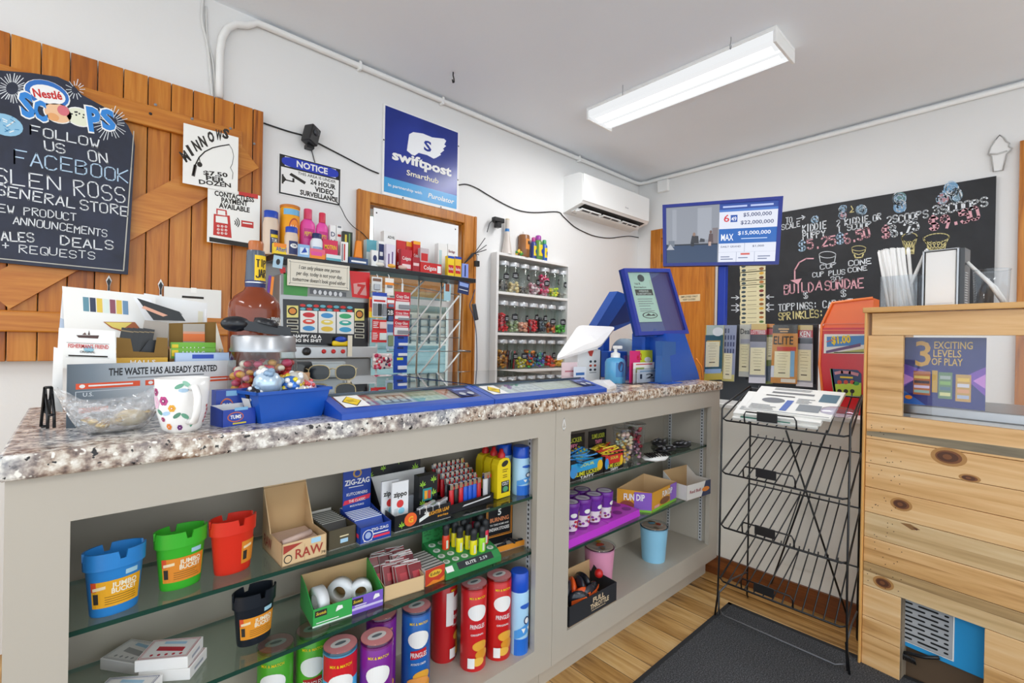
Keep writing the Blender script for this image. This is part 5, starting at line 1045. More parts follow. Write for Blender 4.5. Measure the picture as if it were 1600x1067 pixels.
m = MB(); m.box(-.02, .02, .03, .05, zt_, (ctr-o).z-.004, mat('e3e2e0', .3)); m.build('neck', t)
for px0, px1, py, Y, c_, lb, sp in ((878, 902, 566, 1.46, 'ecd3d6', 'pale pink leaflet leaning left of the white till box', (('r', .2, .55, .9, .62, mat('c97a86')), ('r', .2, .3, .9, .36, mat('c97a86')))), (897, 916, 573, 1.435, 'dfe6f0', 'small white and blue card before the till box', (('r', .15, .5, .85, .66, mat('3a6fb5')), ('r', .15, .2, .85, .36, mat('2b4f9a'))))):
    pbox('leaflet', lb, 'leaflet', px0, px1, py, Y, ZT, .003, mat(c_, .4), sp)
# hand sanitiser
o = at(961, 592, Y=1.38); t = thing('hand_sanitizer', 'clear blue hand sanitizer bottle with a white pump', 'bottle', (o.x, 1.38, ZT))
k = at(971, 580, Y=1.38).x-at(952, 580, Y=1.38).x; r_ = k/2; zz = lambda py: at(961, py, Y=1.38).z-ZT
m = MB(); m.lathe([(r_*.95, 0), (r_, .004), (r_, zz(566)), (r_*.85, zz(561)), (r_*.4, zz(558))], mat('5fa9d6', .12), 24); Dec(m, round_(r_, 0), .0006, 6).rect(-r_*.9, zz(588), r_*.0, zz(566), mat('2f79b5', .3)); D = Dec(m, round_(r_, 0), .0012, 1); D.ell(-r_*.4, zz(572), r_*.3, r_*.5, NAVY); m.build('body', t)
m = MB(); m.lathe([(r_*.45, zz(559)), (r_*.45, zz(552)), (r_*.16, zz(550)), (r_*.16, zz(543))], WHITE, 16); m.box(-r_*.3, r_*.3, -.03, .008, zz(545), zz(540), WHITE, .003); m.build('pump', t)
# white card terminal
o = at(953, 607, Z=ZT); t = thing('card_terminal', 'small white wedge card terminal at the counter front', 'card terminal', (o.x-.002, 1.235, ZT), .35)
m = MB(); m.prism([(-.05, -.03, 0), (-.05, .06, 0), (-.05, .06, .03), (-.05, .0, .034), (-.05, -.03, .012)], (.1, 0, 0), mat('f1f0ee', .3)); m.build('body', t)
# pamphlets
o = at(1008, 600, Z=ZT); t = thing('pamphlet_holder', 'clear pamphlet holder of cards by the blue terminal', 'holder', (o.x, o.y+.02, ZT), 0); PY = o.y+.02
o = Vector((o.x, PY, ZT)); zz = lambda py, dy=0: at(1008, py, Y=PY+dy).z-ZT; xx = lambda px, dy=0: at(px, 580, Y=PY+dy).x-o.x
m = MB(); m.box(xx(987), xx(1032), -.004, -.002, 0, zz(575), ACRYL); m.box(xx(987), xx(1032), .05, .052, 0, zz(555, .05), ACRYL); m.box(xx(987), xx(1032), -.004, .052, 0, .003, ACRYL); m.build('tray', t)
for i, (x0, x1, py, dy, c_, lb, sp) in enumerate(((984, 1000, 548, .035, 'e0387a', 'pink half of the yellow brochure in the pamphlet holder', ()), (993, 1019, 547, .036, 'd3dc2c', 'lime yellow brochure at the back of the pamphlet holder', (('t', 'e2', .2, .7, .2, RED, .3), ('e', .7, .7, .2, .08, WHITE))), (990, 1022, 566, .018, 'f1eee9', 'white card with a red line in the pamphlet holder', (('r', .1, .88, .9, .93, RED), ('r', .1, .5, .5, .75, mat('9fae5a')))), (996, 1032, 577, .004, 'eef0f3', 'white number card at the front of the holder', (('t', '12', .4, .3, .35, INK, .6), ('r', .1, .8, .9, .9, mat('9fc0dd')))))):
    p0, p1 = xx(x0, dy), xx(x1, dy); h = zz(py, dy)
    carton('brochure', lb, 'brochure', (o.x+(p0+p1)/2, PY+dy, ZT+.004), p1-p0, h-.004, .0025, mat(c_, .4), sp)
# lottery terminal: base, reader, angled screen, second screen, printer drum
TB = mat('1a55b8', .3); TBD = mat('164a9e', .35); TBF = mat('22389a', .3)
o = at(1045, 600, Z=ZT); t = thing('lottery_terminal', 'blue lottery terminal with an angled screen holding a pale notice', 'terminal', (o.x, o.y, ZT)); o = Vector((o.x, o.y, ZT)); Y0 = o.y
m = MB(); stick('', t, o, [at(1030, 600, Y=Y0+.06), at(1093, 600, Y=Y0+.06), at(1091, 583, Y=Y0+.06), at(1070, 521, Y=Y0+.06), at(1041, 521, Y=Y0+.06), at(1040, 570, Y=Y0+.06)], (0, .2, 0), TB, m); m.build('housing', t)
m = MB(); m.box(-.035, .11, -.015, .2, 0, .005, TB, .002); m.build('base_plate', t)
m = MB(); P = [at(*q, Y=Y0+.02) for q in ((1033, 598), (1050, 598), (1047, 556), (1056, 553), (1056, 534), (1034, 533), (1035, 556))]; stick('', t, o, P, (0, .035, 0), mat('2f62a4', .35), m); m.build('card_reader', t)
sq = [at(975, 419, Y=Y0+.16), at(1047, 419.5, Y=Y0+.13), at(1077, 521, Y=Y0+.06), at(999, 524, Y=Y0+.09)]
nq = (sq[1]-sq[0]).cross(sq[3]-sq[0]); sq[2] = ray_plane(1077, 521, sq[0], nq)
ux, uy = (sq[2]-sq[3]), (sq[0]-sq[3]); nn = ux.cross(uy).normalized()
pt = lambda u, v, e=0: sq[3]+ux*u+uy*v+((sq[1]-sq[0])-ux)*(u*v)+nn*e
m = MB(); B_ = .055
for a in (((0, 0), (1, 0), (1-B_, B_), (B_, B_)), ((1, 0), (1, 1), (1-B_, 1-B_), (1-B_, B_)), ((1, 1), (0, 1), (B_, 1-B_), (1-B_, 1-B_)), ((0, 1), (0, 0), (B_, B_), (B_, 1-B_))): m.prism([pt(u, v)-o for u, v in a], -nn*.035, TBF)
m.prism([pt(u, v, -.022)-o for u, v in ((0, 0), (1, 0), (1, 1), (0, 1))], -nn*.012, TBD); m.build('screen_frame', t)
m = MB(); m.prism([pt(u, v, -.004)-o for u, v in ((B_, B_), (1-B_, B_), (1-B_, 1-B_), (B_, 1-B_))], -nn*.002, GLASS)
m.prism([pt(u, v, -.02)-o for u, v in ((B_, B_), (1-B_, B_), (1-B_, 1-B_), (B_, 1-B_))], -nn*.001, mat('4b5aa0', .3)); m.build('screen', t)
m = MB(); D = Dec(m, lambda u, v, e: pt(u, v, -.012+e)-o, .0006); D.rect(.09, .2, .54, .955, mat('cfe6dc', .5), 1)
D.ell(.33, .86, .07, .055, mat('26323a'), 2); D.text('Val R', .23, .76, .03, INK, .12, 2); D.text('Recreation', .27, .71, .03, INK, .24, 2); D.rect(.15, .6, .5, .69, INK, 2); D.text('WEEKEND', .32, .65, .026, WHITE, .2, 3); D.text('SUBSCRIPTION', .32, .61, .026, WHITE, .28, 3); D.lines(.16, .5, .55, 4, .035, .01, GREY, 2); D.lines(.16, .48, .4, 2, .03, .01, GREY, 2); D.ell(.33, .3, .15, .05, INK, 2); D.ell(.33, .3, .13, .04, mat('cfe6dc'), 3); D.poly([(.22, .29), (.44, .29), (.4, .32), (.35, .3), (.3, .33), (.26, .305)], INK, 4)
m.build('notice', t)
a_, b_ = at(1008, 540, Y=Y0+.15), at(1020, 540, Y=Y0+.15); m = MB(); m.box(a_.x-o.x, b_.x-o.x, .15, .17, 0, pt(.2, .12, -.04).z-o.z, TB); m.box(a_.x-o.x, .05, .1, .17, pt(.2, .12, -.04).z-o.z-.04, pt(.2, .12, -.04).z-o.z, TB); m.build('post', t)
o2 = Vector((at(968, 596, Y=1.60).x, 1.60, ZT)); t = thing('ticket_printer', 'blue ticket printer with a ribbed clear drum behind the sanitizer', 'printer', o2)
xa, xb = at(950, 570, Y=1.6).x-o2.x, at(990, 570, Y=1.6).x-o2.x; zt_ = at(970, 549, Y=1.6).z-ZT
MB().box(xa, xb, 0, .1, 0, zt_, TB, .004).build('body', t)
m = MB(); m.lathe([(.0, 0), (.085, 0), (.085, .06), (.0, .06)], mat('9fb2bf', .2), 32, (0, 0), 1, 1, False, T=Matrix.Translation((xb-.02, .03, zt_-.01)) @ Matrix.Rotation(PI/2, 4, 'Y') @ Matrix.Translation((0, 0, -.05)))
for k in range(5): m.lathe([(.087, 0), (.087, .004)], mat('5a6e7c', .25), 32, cap=False, T=Matrix.Translation((xb-.066+k*.013, .03, zt_-.01)) @ Matrix.Rotation(PI/2, 4, 'Y'))
m.build('drum', t)
o3 = Vector((at(955, 596, Y=1.68).x, 1.70, ZT)); t = thing('second_screen', 'dark blue angled screen housing seen edge-on behind the tablet till', 'screen', o3)
m = MB(); stick('', t, o3, [at(928, 516, Y=1.70), at(965, 455, Y=1.70), at(984, 462, Y=1.70), at(986, 505, Y=1.70), at(960, 517, Y=1.70)], (0, .06, 0), TBD, m); m.build('housing', t)
m = MB(); stick('', t, o3, [at(950, 512, Y=1.698), at(978, 470, Y=1.698), at(984, 476, Y=1.698), at(984, 502, Y=1.698)], (0, .004, 0), mat('0f2765', .3), m); m.build('bezel', t)
m = MB(); m.box(-.03, .03, .02, .06, 0, at(955, 512, Y=1.70).z-ZT, TB); m.build('foot', t)
m = MB(); a = [at(*q, Y=1.24)-at(1096, 592, Y=1.24) for q in ((1088, 562), (1096, 574), (1098, 592))]; m.tube(a, .004, ORG); m.tube([p+Vector((.006, .004, 0)) for p in a], .004, DK)
cb_ = at(1096, 592, Y=1.24); cb_.z = ZT+.008; tag(m.build('terminal_cable', None, cb_), 'orange and black cables curling down behind the terminal', 'cable')
tag(carton('paper_slip', 'loose white paper slips lying behind the blue terminal', 'paper', (at(1080, 592, Y=1.2).x-.02, 1.3, ZT), .12, .003, .05, PAPER, (), .3), None)
carton('paper_slip', 'pale orange paper slip lying before the pamphlet holder', 'paper', (at(990, 603, Z=ZT).x, at(990, 603, Z=ZT).y-.03, ZT), .07, .002, .035, mat('e3c9ae', .6), (), .2)
# ================================================================== shelf unit of sweet jars
UY = 2.6; UB = YB+.125; ux0, ux1 = at(775, 480, Y=UY).x, at(889.5, 480, Y=UY).x; uzt = at(777, 393, Y=UY).z; UW = mat('e6e4e1', .5)
t = thing('jar_shelf', 'white wall shelf unit with three rows of sweet jars', 'shelf', (ux0, UY, 0))
w_ = ux1-ux0; sh = [at(774, 454, Y=UY).z, at(773, 519, Y=UY).z, at(771, 579, Y=UY).z]; lv = [z for z in sh]; th = .02
for x in (0, w_-.022): MB().box(x, x+.022, 0, YB-UY-.002, .75, uzt, UW, .002).build('side', t)
MB().box(.012, w_-.012, UB-UY-.014, UB-UY-.002, .75, uzt-.012, mat('c9c5c0', .6)).build('back', t)
MB().box(.022, w_-.022, 0, YB-UY-.002, uzt-.02, uzt, UW, .002).build('top', t)
for z in sh+[.77]: MB().box(.022, w_-.022, .001, UB-UY-.015, z-.02, z, UW, .002).build('shelf', t)
TAGM = mat('1b1c20', .6)
def jar(label, px, row, fill, cols, shape, x=None, wpx=19):
    z = sh[row]; r = wpx/2*.0054; X = at(px, 480, Y=UY+.07).x; top = (uzt, sh[0], sh[1])[row]; h = (.23, .235, .225)[row]
    t = thing('sweet_jar', label, 'jar', (X, UY+.068, z), 0, 'jars on the white shelf unit')
    m = MB(); m.lathe([(r*.96, 0), (r, .006), (r, h*.84), (r*.86, h*.88)], GLASS, 18, cap=False); m.build('glass', t)
    m = MB(); m.lathe([(r*.93, h*.87), (r*.95, h*.885), (r*.95, h*.98), (r*.9, h)], mat('cfd1d3', .25, .35), 18); m.build('lid', t)
    m = MB(); D = Dec(m, round_(r, 0), .0012, 5); u = random.uniform(-.3, .9)*r; vv = h*random.uniform(.36, .5)
    pts = [(u-r*.55, vv), (u-r*.5, vv+h*.16), (u, vv+h*.19), (u+r*.5, vv+h*.16), (u+r*.55, vv), (u, vv-h*.04)]; D.poly(pts, TAGM, 1); D.lines(u-r*.35, u+r*.45, vv+h*.1, 2, h*.05, h*.018, mat('c9ccd0'), 2); m.build('label_tag', t)
    m = MB()
    if shape == 'stick':
        for i in range(9): a = i*.7; m.tube([(r*.5*math.cos(a), r*.5*math.sin(a), .004), (r*.6*math.cos(a+.3), r*.6*math.sin(a+.3), h*fill)], r*.17, mat(random.choice(cols), .4), 6)
    else:
        n = int(110*fill+12)
        for i in range(n):
            a, q = random.uniform(0, 2*PI), r*.8*math.sqrt(random.random()); s_ = r*random.uniform(.2, .3); fill_ = min(.82, fill*1.35)
            m.ball((q*math.cos(a), q*math.sin(a), s_+.002+random.random()**.9*h*.84*fill_), s_, mat(random.choice(cols), .4), 6, (1.2, .9, .8))
    tag(m.build('sweets', t), kind='stuff')
R1 = ((784, .28, ('55504c', '6b625b', '8a7f76'), 'dark grey sweets, first jar of the top row'), (800, .25, ('ead2a0', 'e0c189', 'f0dfba'), 'cream rings, second jar of the top row'), (816, .16, ('6a5a52', '8a7a70', '4b423e'), 'brown sweets, top row beside the cream rings'), (832, .3, ('d99aa8', 'b55a6a', 'e8cfd3'), 'pink and white mints, top row'), (848, .78, ('dd3b6a', 'e86a92', 'c92a56', 'f0a9bf'), 'tall pink fill, fullest jar of the top row'), (863, .24, ('c9dc3a', '7fc23a', 'e8d23a'), 'lime and yellow sweets, top row'), (877, .1, ('b9b3ab', '8f887e'), 'a few pale sweets, last jar of the top row'))
for i, (px, f, c_, lb) in enumerate(R1): jar('jar with '+lb, px, 0, f, c_, 'n')
R2_ = ((784, .5, ('d21f2b', 'e8303a'), 'bright red sweets, first jar of the middle row'), (800, .3, ('a9b58a', '8a9a6a', 'c9cdb0'), 'pale green sweets, middle row'), (815, .24, ('eca58a', 'f0b9a0', 'e38a6a'), 'peach rings, middle row'), (831, .36, ('cf1c28', 'e02a35'), 'red squares, middle row under the pink jar'), (845, .4, ('2b2a33', '3a3844', '4a5560'), 'black liquorice, middle row'), (859, .26, ('c9522c', 'd98a3a', '8a3a22'), 'orange and brown sweets, middle row'), (875, .22, ('57b53a', '3f9a2e', '8ad05a'), 'green sweets, last jar of the middle row'))
for i, (px, f, c_, lb) in enumerate(R2_): jar('jar with '+lb, px, 1, f, c_, 'n')
R3 = ((784, .5, ('c98a2f', 'b5702a', '8a5a2a'), 'amber sweets, first jar of the lower row', 'n'), (799, .62, ('a82a2f', '3f3a35', '2f4f3a', 'c93a3a'), 'red and dark sticks, lower row', 'stick'), (814, .26, ('e3d63a', 'efe9d0', 'c9bd2f'), 'yellow and white sweets, lower row', 'n'), (829, .5, ('3fa04a', 'd22f2f', 'e8852a', '3a78b5'), 'mixed green, red and orange sweets, lower row', 'n'), (844, .4, ('4fb5a5', '5a6ac9', '3a8a7a', '7a4a9a'), 'teal and purple sweets, lower row', 'n'), (859, .3, ('d22f2f', 'e85a2f', 'e8303a'), 'red and orange sweets, lower row', 'n'), (874, .2, ('e8a93a', 'eec35a'), 'gold sweets, lower row behind the till', 'n'))
for i, (px, f, c_, lb, s_) in enumerate(R3): jar('jar with '+lb, px, 2, f, c_, s_)
# bottles on top of the shelf unit
KY = UY+.035
def topb(name, label, px0, px1, py, prof, cols, cat='bottle', spec=()):
    xa, xb = at(px0, 380, Y=KY).x, at(px1, 380, Y=KY).x; r = (xb-xa)/2; h = at((px0+px1)/2, py, Y=KY).z-uzt; t = thing(name, label, cat, ((xa+xb)/2, KY, uzt))
    for nm, pr, c_ in zip(('body', 'cap', 'band'), prof, cols): MB().lathe([(a*r, b*h) for a, b in pr], c_ if not isinstance(c_, str) else mat(c_, .3), 16).build(nm, t)
    if spec:
        m = MB(); D0 = Dec(m, round_(r, 0), .0008, 6); printf(Dec(m, lambda u, v, e: D0.fn(u-r, v, e), .0008, 6), 2*r, h, spec); m.build('label', t)
topb('sand_bottle', 'tower-shaped clear bottle with a blue band, leftmost on the jar shelf', 785, 799, 342, (((.95, 0), (.85, .08), (.5, .45), (.36, .7), (.34, .97)), ((.36, .97), (.34, 1)), ((.42, .55), (.37, .72))), ('d3c9c0', 'c9b58a', '3a7fc0'))
topb('spray_can', 'bronze canister with a white nozzle on the jar shelf', 812, 825, 362, (((.95, 0), (1, .02), (1, .82), (.9, .86)), ((.3, .86), (.28, 1))), ('8a5a33', WHITE), 'canister', (('r', .3, .3, 1.6, .7, mat('d98a3a', .4)), ('r', .5, .5, 1.4, .62, mat('3a2a22'), 2)))
m = MB()
for i in range(12): m.ball((random.uniform(-.035, .035), random.uniform(-.006, .006), .012+random.random()*.03), .011, mat(random.choice(('3f8a3a', 'c9d23a', 'b5452c', 'e8c03a')), .4), 7)
tag(m.build('candy_cluster', None, (at(812, 395, Y=KY-.012).x, KY-.014, uzt)), 'small heap of green and yellow sweets before the bronze canister', 'sweets', None, 'stuff')
for px0, px1, py, c1, c2, lb in ((830, 837, 371, '3a4a8a', 'b53a8a', 'purple-capped drink bottle, left of the three on the jar shelf'), (836, 846, 368, '5a8a3f', '9a3a9a', 'tallest of the three drink bottles on the jar shelf'), (847, 854, 375, '2f5fae', '3a9a5a', 'green-capped drink bottle right of the three')):
    topb('drink_bottle', lb, px0, px1, py, (((.9, 0), (1, .05), (1, .7), (.6, .8)), ((.62, .8), (.62, .97), (.4, 1))), (mat(c1, .3), mat(c2, .3)), 'bottle', (('r', .2, .15, 1.7, .6, YEL), ('e', .9, .35, .4, .12, BLUE)))
t = thing('security_camera', 'small black webcam on a bracket above the jar shelf', 'camera', at(778, 345, Y=YB-.05))
MB().box(-.045, .05, -.02, .02, -.012, .022, BLACK, .006).build('body', t); MB().box(-.02, .02, -.02, .02, -.05, -.014, BLACK, .004).build('lens_box', t)
m = MB(); m.tube([(-.045, 0, 0), (-.07, .01, -.03), (-.075, .03, -.09)], .003, DK); m.box(-.01, .01, .0, .05, -.004, .004, DK); m.build('cable', t)
# ================================================================== air conditioner
ax0, ax1 = at(881, 275, Y=YB).x, at(1013, 340, Y=YB-.2).x; az0, az1 = 2.325, 2.63
t = thing('air_conditioner', 'white wall air conditioner with its flap open, high in the corner', 'air conditioner', (ax0, YB, az0)); ACW = mat('eeeeec', .3); aw = ax1-ax0; h = az1-az0
m = MB(); m.prism([(0, 0, 0), (0, 0, h), (0, -.17, h-.003), (0, -.2, h-.02), (0, -.205, .07), (0, -.19, .05)], (aw, 0, 0), ACW); m.build('body', t)
MB().box(.004, aw-.004, -.212, -.203, .068, h-.018, mat('f2f2f0', .25), .003).build('front_panel', t)
uy_ = Vector((0, .19, -.05)).normalized(); nz_ = Vector((0, -.05, -.19)).normalized(); O2 = Vector((0, -.19, .05))
q2 = lambda x, v, e: Vector((x, 0, 0))+O2+uy_*v+nz_*e
def slabu(x0, x1, v0, v1, e0, e1, mm, m): m.prism([q2(x0, v0, e0), q2(x0, v1, e0), q2(x0, v1, e1), q2(x0, v0, e1)], (x1-x0, 0, 0), mm)
m = MB(); slabu(.05, aw-.05, .0, .085, .0005, .003, mat('0c0d0e', .6), m); m.build('outlet', t)
m = MB(); slabu(.03, aw-.05, .07, .09, .003, .03, ACW, m); slabu(.03, aw-.05, .085, .13, .003, .012, ACW, m); m.build('flap', t)
for k in range(3):
    m = MB(); x = .05+k*(aw-.12)/3; L_ = (aw-.12)/3-.03; slabu(x, x+L_, .035, .07, .018, .028, ACW, m)
    for q in range(2+(k == 2)): n_ = 2+(k == 2); slabu(x+.02+q*(L_-.02)/n_, x+(q+1)*(L_-.02)/n_, .042, .062, .0281, .0288, mat('3a3b3e'), m)
    m.build('vane', t)
m = MB(); slabu(.06, .12, .1, .16, .0005, .002, LGREY, m); m.build('label', t)
m = MB(); Dec(m, flat((0, -.2125, 0), (1, 0, 0), (0, 0, 1))).text('Gree', aw*.62, .12, .014, GREY, .05, 1); m.build('logo', t)
# ================================================================== left cabinet, top glass shelf
def on(px, py, z): return at(px, py, Z=z)
def bucket(label, px, py, z, c_, lc, txt=True, rz=.12, off=0.0):
    p = on(px, py, z); t = thing('butt_bucket', label, 'bucket', (p.x, p.y+.035, z), rz, None)
    M_ = mat(c_, .35); a0, a1, H_, sy = .037, .0465, .121, .64
    m = MB(); m.lathe([(a0*.96, 0), (a0, .003), (a0+(a1-a0)*.75, H_*.76), (a0+(a1-a0)*.78, H_*.765)], M_, 36, (0, 0), 1, sy, False); m.lathe([(a0*.96, .0005), (.0001, .0005)], M_, 36, (0, 0), 1, sy, False)
    m.lathe([(a1*.93, H_*.76), (a0*.9, .01)], M_, 36, (0, 0), 1, sy, False); m.build('body', t)
    m = MB(); n = 96; vs = []; notch = [int(n*q) for q in (.02, .27, .52, .77)]
    def ringz(i, top): return H_*.88 if top and any((i-k) % n in (0, 1, 2, 3) for k in notch) else (H_ if top else H_*.74)
    prof = [(a1*1.03, 0), (a1*1.05, 1), (a1*.97, 1), (a1*.95, 0)]
    for R, tp in prof:
        for i in range(n): a = 2*PI*i/n; vs.append((R*math.cos(a), R*sy*math.sin(a), ringz(i, tp)))
    fs = []
    for j in range(4):
        for i in range(n): fs.append((j*n+i, j*n+(i+1) % n, ((j+1) % 4)*n+(i+1) % n, ((j+1) % 4)*n+i))
    m.add(vs, fs, M_, False); m.build('rim', t)
    m = MB()
    def fn(u, v, e):
        R = a0+(a1-a0)*v/H_+e+.0006; a = u/.043; return (R*math.sin(a), -R*sy*math.cos(a), v)
    D = Dec(m, fn, .0003, 10); o = off
    D.rect(-.045+o, .018, .044+o, .068, mat(lc, .45), 1); D.rect(-.045+o, .05, -.034+o, .068, mat('d9502a', .45), 2) if txt else 0
    D.rect(-.041+o, .026, -.031+o, .046, INK, 2); D.poly([(-.041+o, .051), (-.018+o, .054), (-.018+o, .06), (-.041+o, .057)], mat('f0d9b0', .5), 3)
    if txt:
        D.text('JUMBO', .012+o, .054, .009, mat('f3ead0', .5), .042, 3, 'c', .03); D.text('BUCKET', .012+o, .043, .009, mat('f3ead0', .5), .042, 3, 'c', .03); D.lines(-.02+o, .036+o, .038, 4, .0045, .0012, mat('7a5a1f'), 2)
    D.rect(.012+o, .073, .034+o, .082, mat('a5cfe0', .5), 1)
    m.build('label', t); return t
bucket('blue butt bucket with a yellow label, leftmost on the top glass shelf', 180, 964, S1, '2f86d0', 'e9a81f')
bucket('green butt bucket with an orange label on the top glass shelf', 286, 923, S1, '3fb52f', 'e08a2a')
bucket('red butt bucket with a small orange label on the top glass shelf', 369, 899, S1, 'e0321f', 'e08a2a', False, .12, .055)
bucket('black butt bucket with an orange label alone on the lower glass shelf', 403, 1010, S2, '1b2029', 'e8962a')
KRAFT, KRAFT2 = mat('d9b98c', .75), mat('c4a173', .8)
def tray(name, label, cat, pl, pr, z, d, hf, mo, mi, hb=None, h=None, front=(), side=(), rz=None):
    """an open printed carton whose front corners are seen at pl and pr"""
    a, b = on(*pl, z), on(*pr, z); w = (b-a).length; r = math.atan2(b.y-a.y, b.x-a.x) if rz is None else rz; c = (a+b)/2
    t = thing(name, label, cat, (c.x, c.y, z), r); m = MB(); open_box(m, w, d, h or hf, mo, mi, .002, hf, hb); m.build('tray', t)
    if front or side:
        m = MB(); D = Dec(m, flat((-w/2, 0, 0), (1, 0, 0), (0, 0, 1))); printf(D, w, hf, front)
        if side: m.build('print', t); m = MB(); printf(Dec(m, flat((-w/2, d, 0), (0, -1, 0), (0, 0, 1))), d, h or hf, side)
        m.build('print', t)
    return t, w
def inside(t, x, y, z): return t.location + Matrix.Rotation(t.rotation_euler.z, 4, 'Z') @ Vector((x, y, z))
RAWR = mat('a3372a', .6)
t, w = tray('rolling_paper_box', 'kraft open box with big red lettering and an upright lid', 'box', (440, 887), (510, 866), S1, .14, .052, KRAFT, KRAFT2, .15, .052,
    (('t', 'RAW', .6, .22, .42, RAWR, .62, 3), ('e', .13, .3, .09, .2, INK), ('e', .13, .3, .07, .15, KRAFT, 3), ('p', [(.03, .92), (.45, .9), (.03, .55)], RAWR), ('r', .64, .72, .86, .95, mat('a5cfe6', .5)), ('r', .49, 0, .495, .8, mat('8a6a44')), ('t', '79', .92, .12, .12, INK, .1)), (('t', 'RAW', .3, .3, .5, RAWR, .4, 3),))
m = MB(); m.box(-w/2, w/2, .141, .143, .0, .16, KRAFT); D = Dec(m, flat((-w/2, .141, 0), (1, 0, 0), (0, 0, 1))); D.rect(w*.47, .06, w*.475, .16, INK); D.text('79', w*.12, .105, .008, INK, .012); D.lines(w*.06, w*.4, .1, 2, .006, .002, mat('6a5236')); D.lines(w*.6, w*.95, .105, 2, .006, .002, mat('6a5236')); D.poly([(w*.45, .115), (w*.55, .118), (w*.52, .138), (w*.46, .13)], mat('8fc6ea', .5)); m.build('lid', t)
m = MB(); m.box(-w*.42, w*.42, .02, .12, .035, .038, mat('d9bfae', .5)); m.tube([(-w*.4, .03, .043), (w*.3, .05, .046)], .008, mat('e0c3b5', .4), 8); tag(m.build('paper_bundle', None, inside(t, 0, 0, 0), t.rotation_euler.z), 'pale rolled papers lying in the kraft box', 'papers')
t, w = tray('rolling_paper_box', 'dark olive open box of black booklets right of the kraft box', 'box', (513, 862), (556, 849), S1, .15, .05, mat('4f4733', .6), mat('d9d5cc', .6), .055, .05, (('r', .4, .56, .72, .62, CREAM), ('r', .42, .25, .7, .45, mat('a9cfe6', .5))))
def rows(t, w, n, y0, dy, z, h, c1, c2, lb, grp, lean=-.5, wf=.44):
    for k in range(n):
        m = MB(); m.box(-w*wf, w*wf, 0, .005, 0, h, mat(c1, .4)); Dec(m, flat((-w*wf, 0, 0), (1, 0, 0), (0, 0, 1))).rect(0, h*.955, w*wf*2, h, mat(c2, .4))
        o = m.build('paper_booklet', None, inside(t, 0, y0+k*dy, z), t.rotation_euler.z); o.rotation_euler = (lean, 0, t.rotation_euler.z); tag(o, lb, 'booklet', grp)
rows(t, w, 9, .03, .0125, .008, .05, '26241f', '8a8a80', 'black booklet leaning in the dark olive box', 'black booklets in the olive box')
NB = mat('1c3f9a', .4)
t, w = tray('rolling_paper_box', 'navy open box with white lettering and a tall back card', 'box', (562, 852), (611, 838), S1, .13, .043, NB, WHITE, .06, .05, (('t', 'ZIG-ZAG', .62, .66, .17, WHITE, .55), ('e', .25, .45, .17, .36, WHITE), ('e', .25, .45, .15, .32, NB, 3), ('e', .25, .47, .09, .2, mat('9fb0d6', .4), 4), ('r', .42, .22, .95, .36, mat('e0344f', .4)), ('r', .42, .44, .9, .5, WHITE), ('r', .12, .12, .38, .17, WHITE)), (('r', .7, .3, .95, .5, mat('e0344f')),))
m = MB(); m.box(-w*.46, w*.46, .12, .123, .0, .17, NB); D = Dec(m, flat((-w*.46, .12, 0), (1, 0, 0), (0, 0, 1))); q = w*.92
D.ell(q*.5, .152, .013, .012, mat('b9924a', .4)); D.ell(q*.5, .152, .008, .008, NB, 2); D.text('ZIG-ZAG', q*.5, .122, .014, WHITE, q*.9, 2, 'c', .03); D.lines(q*.2, q*.8, .116, 1, .01, .002, WHITE); D.text('KUTCORNERS', q*.5, .092, .008, WHITE, q*.75); D.poly([(0, .068), (q*.95, .075), (q, .088), (q*.05, .08)], mat('e0344f', .4)); D.text('THE CLASSIC', q*.5, .073, .007, WHITE, q*.6, 3); D.text('MADE IN FRANCE', q*.5, .06, .005, WHITE, q*.5); m.build('back_card', t)
rows(t, w, 7, .025, .012, .008, .046, '2148a8', 'dfe6f3', 'navy booklet leaning in the navy box', 'navy booklets in the navy box')
LEAF = mat('9ccf3a', .5); BKB = mat('14151a', .35)
def leaf(D, u, v, r, m_, l=2):
    for a in (-1.2, -.65, 0, .65, 1.2):
        L_ = r*(1-.25*abs(a)); D.poly([(u, v), (u+L_*.55*math.sin(a)-r*.1*math.cos(a), v+L_*.55*math.cos(a)+r*.1*math.sin(a)), (u+L_*math.sin(a), v+L_*math.cos(a)), (u+L_*.55*math.sin(a)+r*.1*math.cos(a), v+L_*.55*math.cos(a)-r*.1*math.sin(a))], m_, l)
    D.line([(u, v), (u, v-r*.3)], r*.08, m_, l)
t, w = tray('lighter_box', 'black open box printed with green leaves and an orange badge', 'box', (616, 833), (704, 808), S1, .15, .045, BKB, WHITE, .12, .05)
m = MB(); D = Dec(m, flat((-w/2, 0, 0), (1, 0, 0), (0, 0, 1))); leaf(D, w*.12, .012, .016, LEAF); D.ell(w*.27, .026, .02, .019, mat('e8632a', .4)); D.text('G', w*.27, .018, .016, mat('f0b02a', .4), None, 3, 'c', .04); D.text('LIGHTER LEAF', w*.78, .024, .010, mat('e8a02a', .4), w*.38, 2, 'c', .02, .05); D.text('series', w*.85, .012, .007, mat('e8a02a', .4), w*.2, 2)
D.poly([(w*.42, .01), (w*.6, .022), (w*.6, .034), (w*.42, .02)], mat('dfe3e0', .4)); leaf(D, w*.54, .03, .012, WHITE, 3); m.build('front_print', t)
m = MB(); m.box(-w*.62, w*.42, .152, .155, 0, .17, BKB); D = Dec(m, flat((-w*.62, .152, 0), (1, 0, 0), (0, 0, 1)))
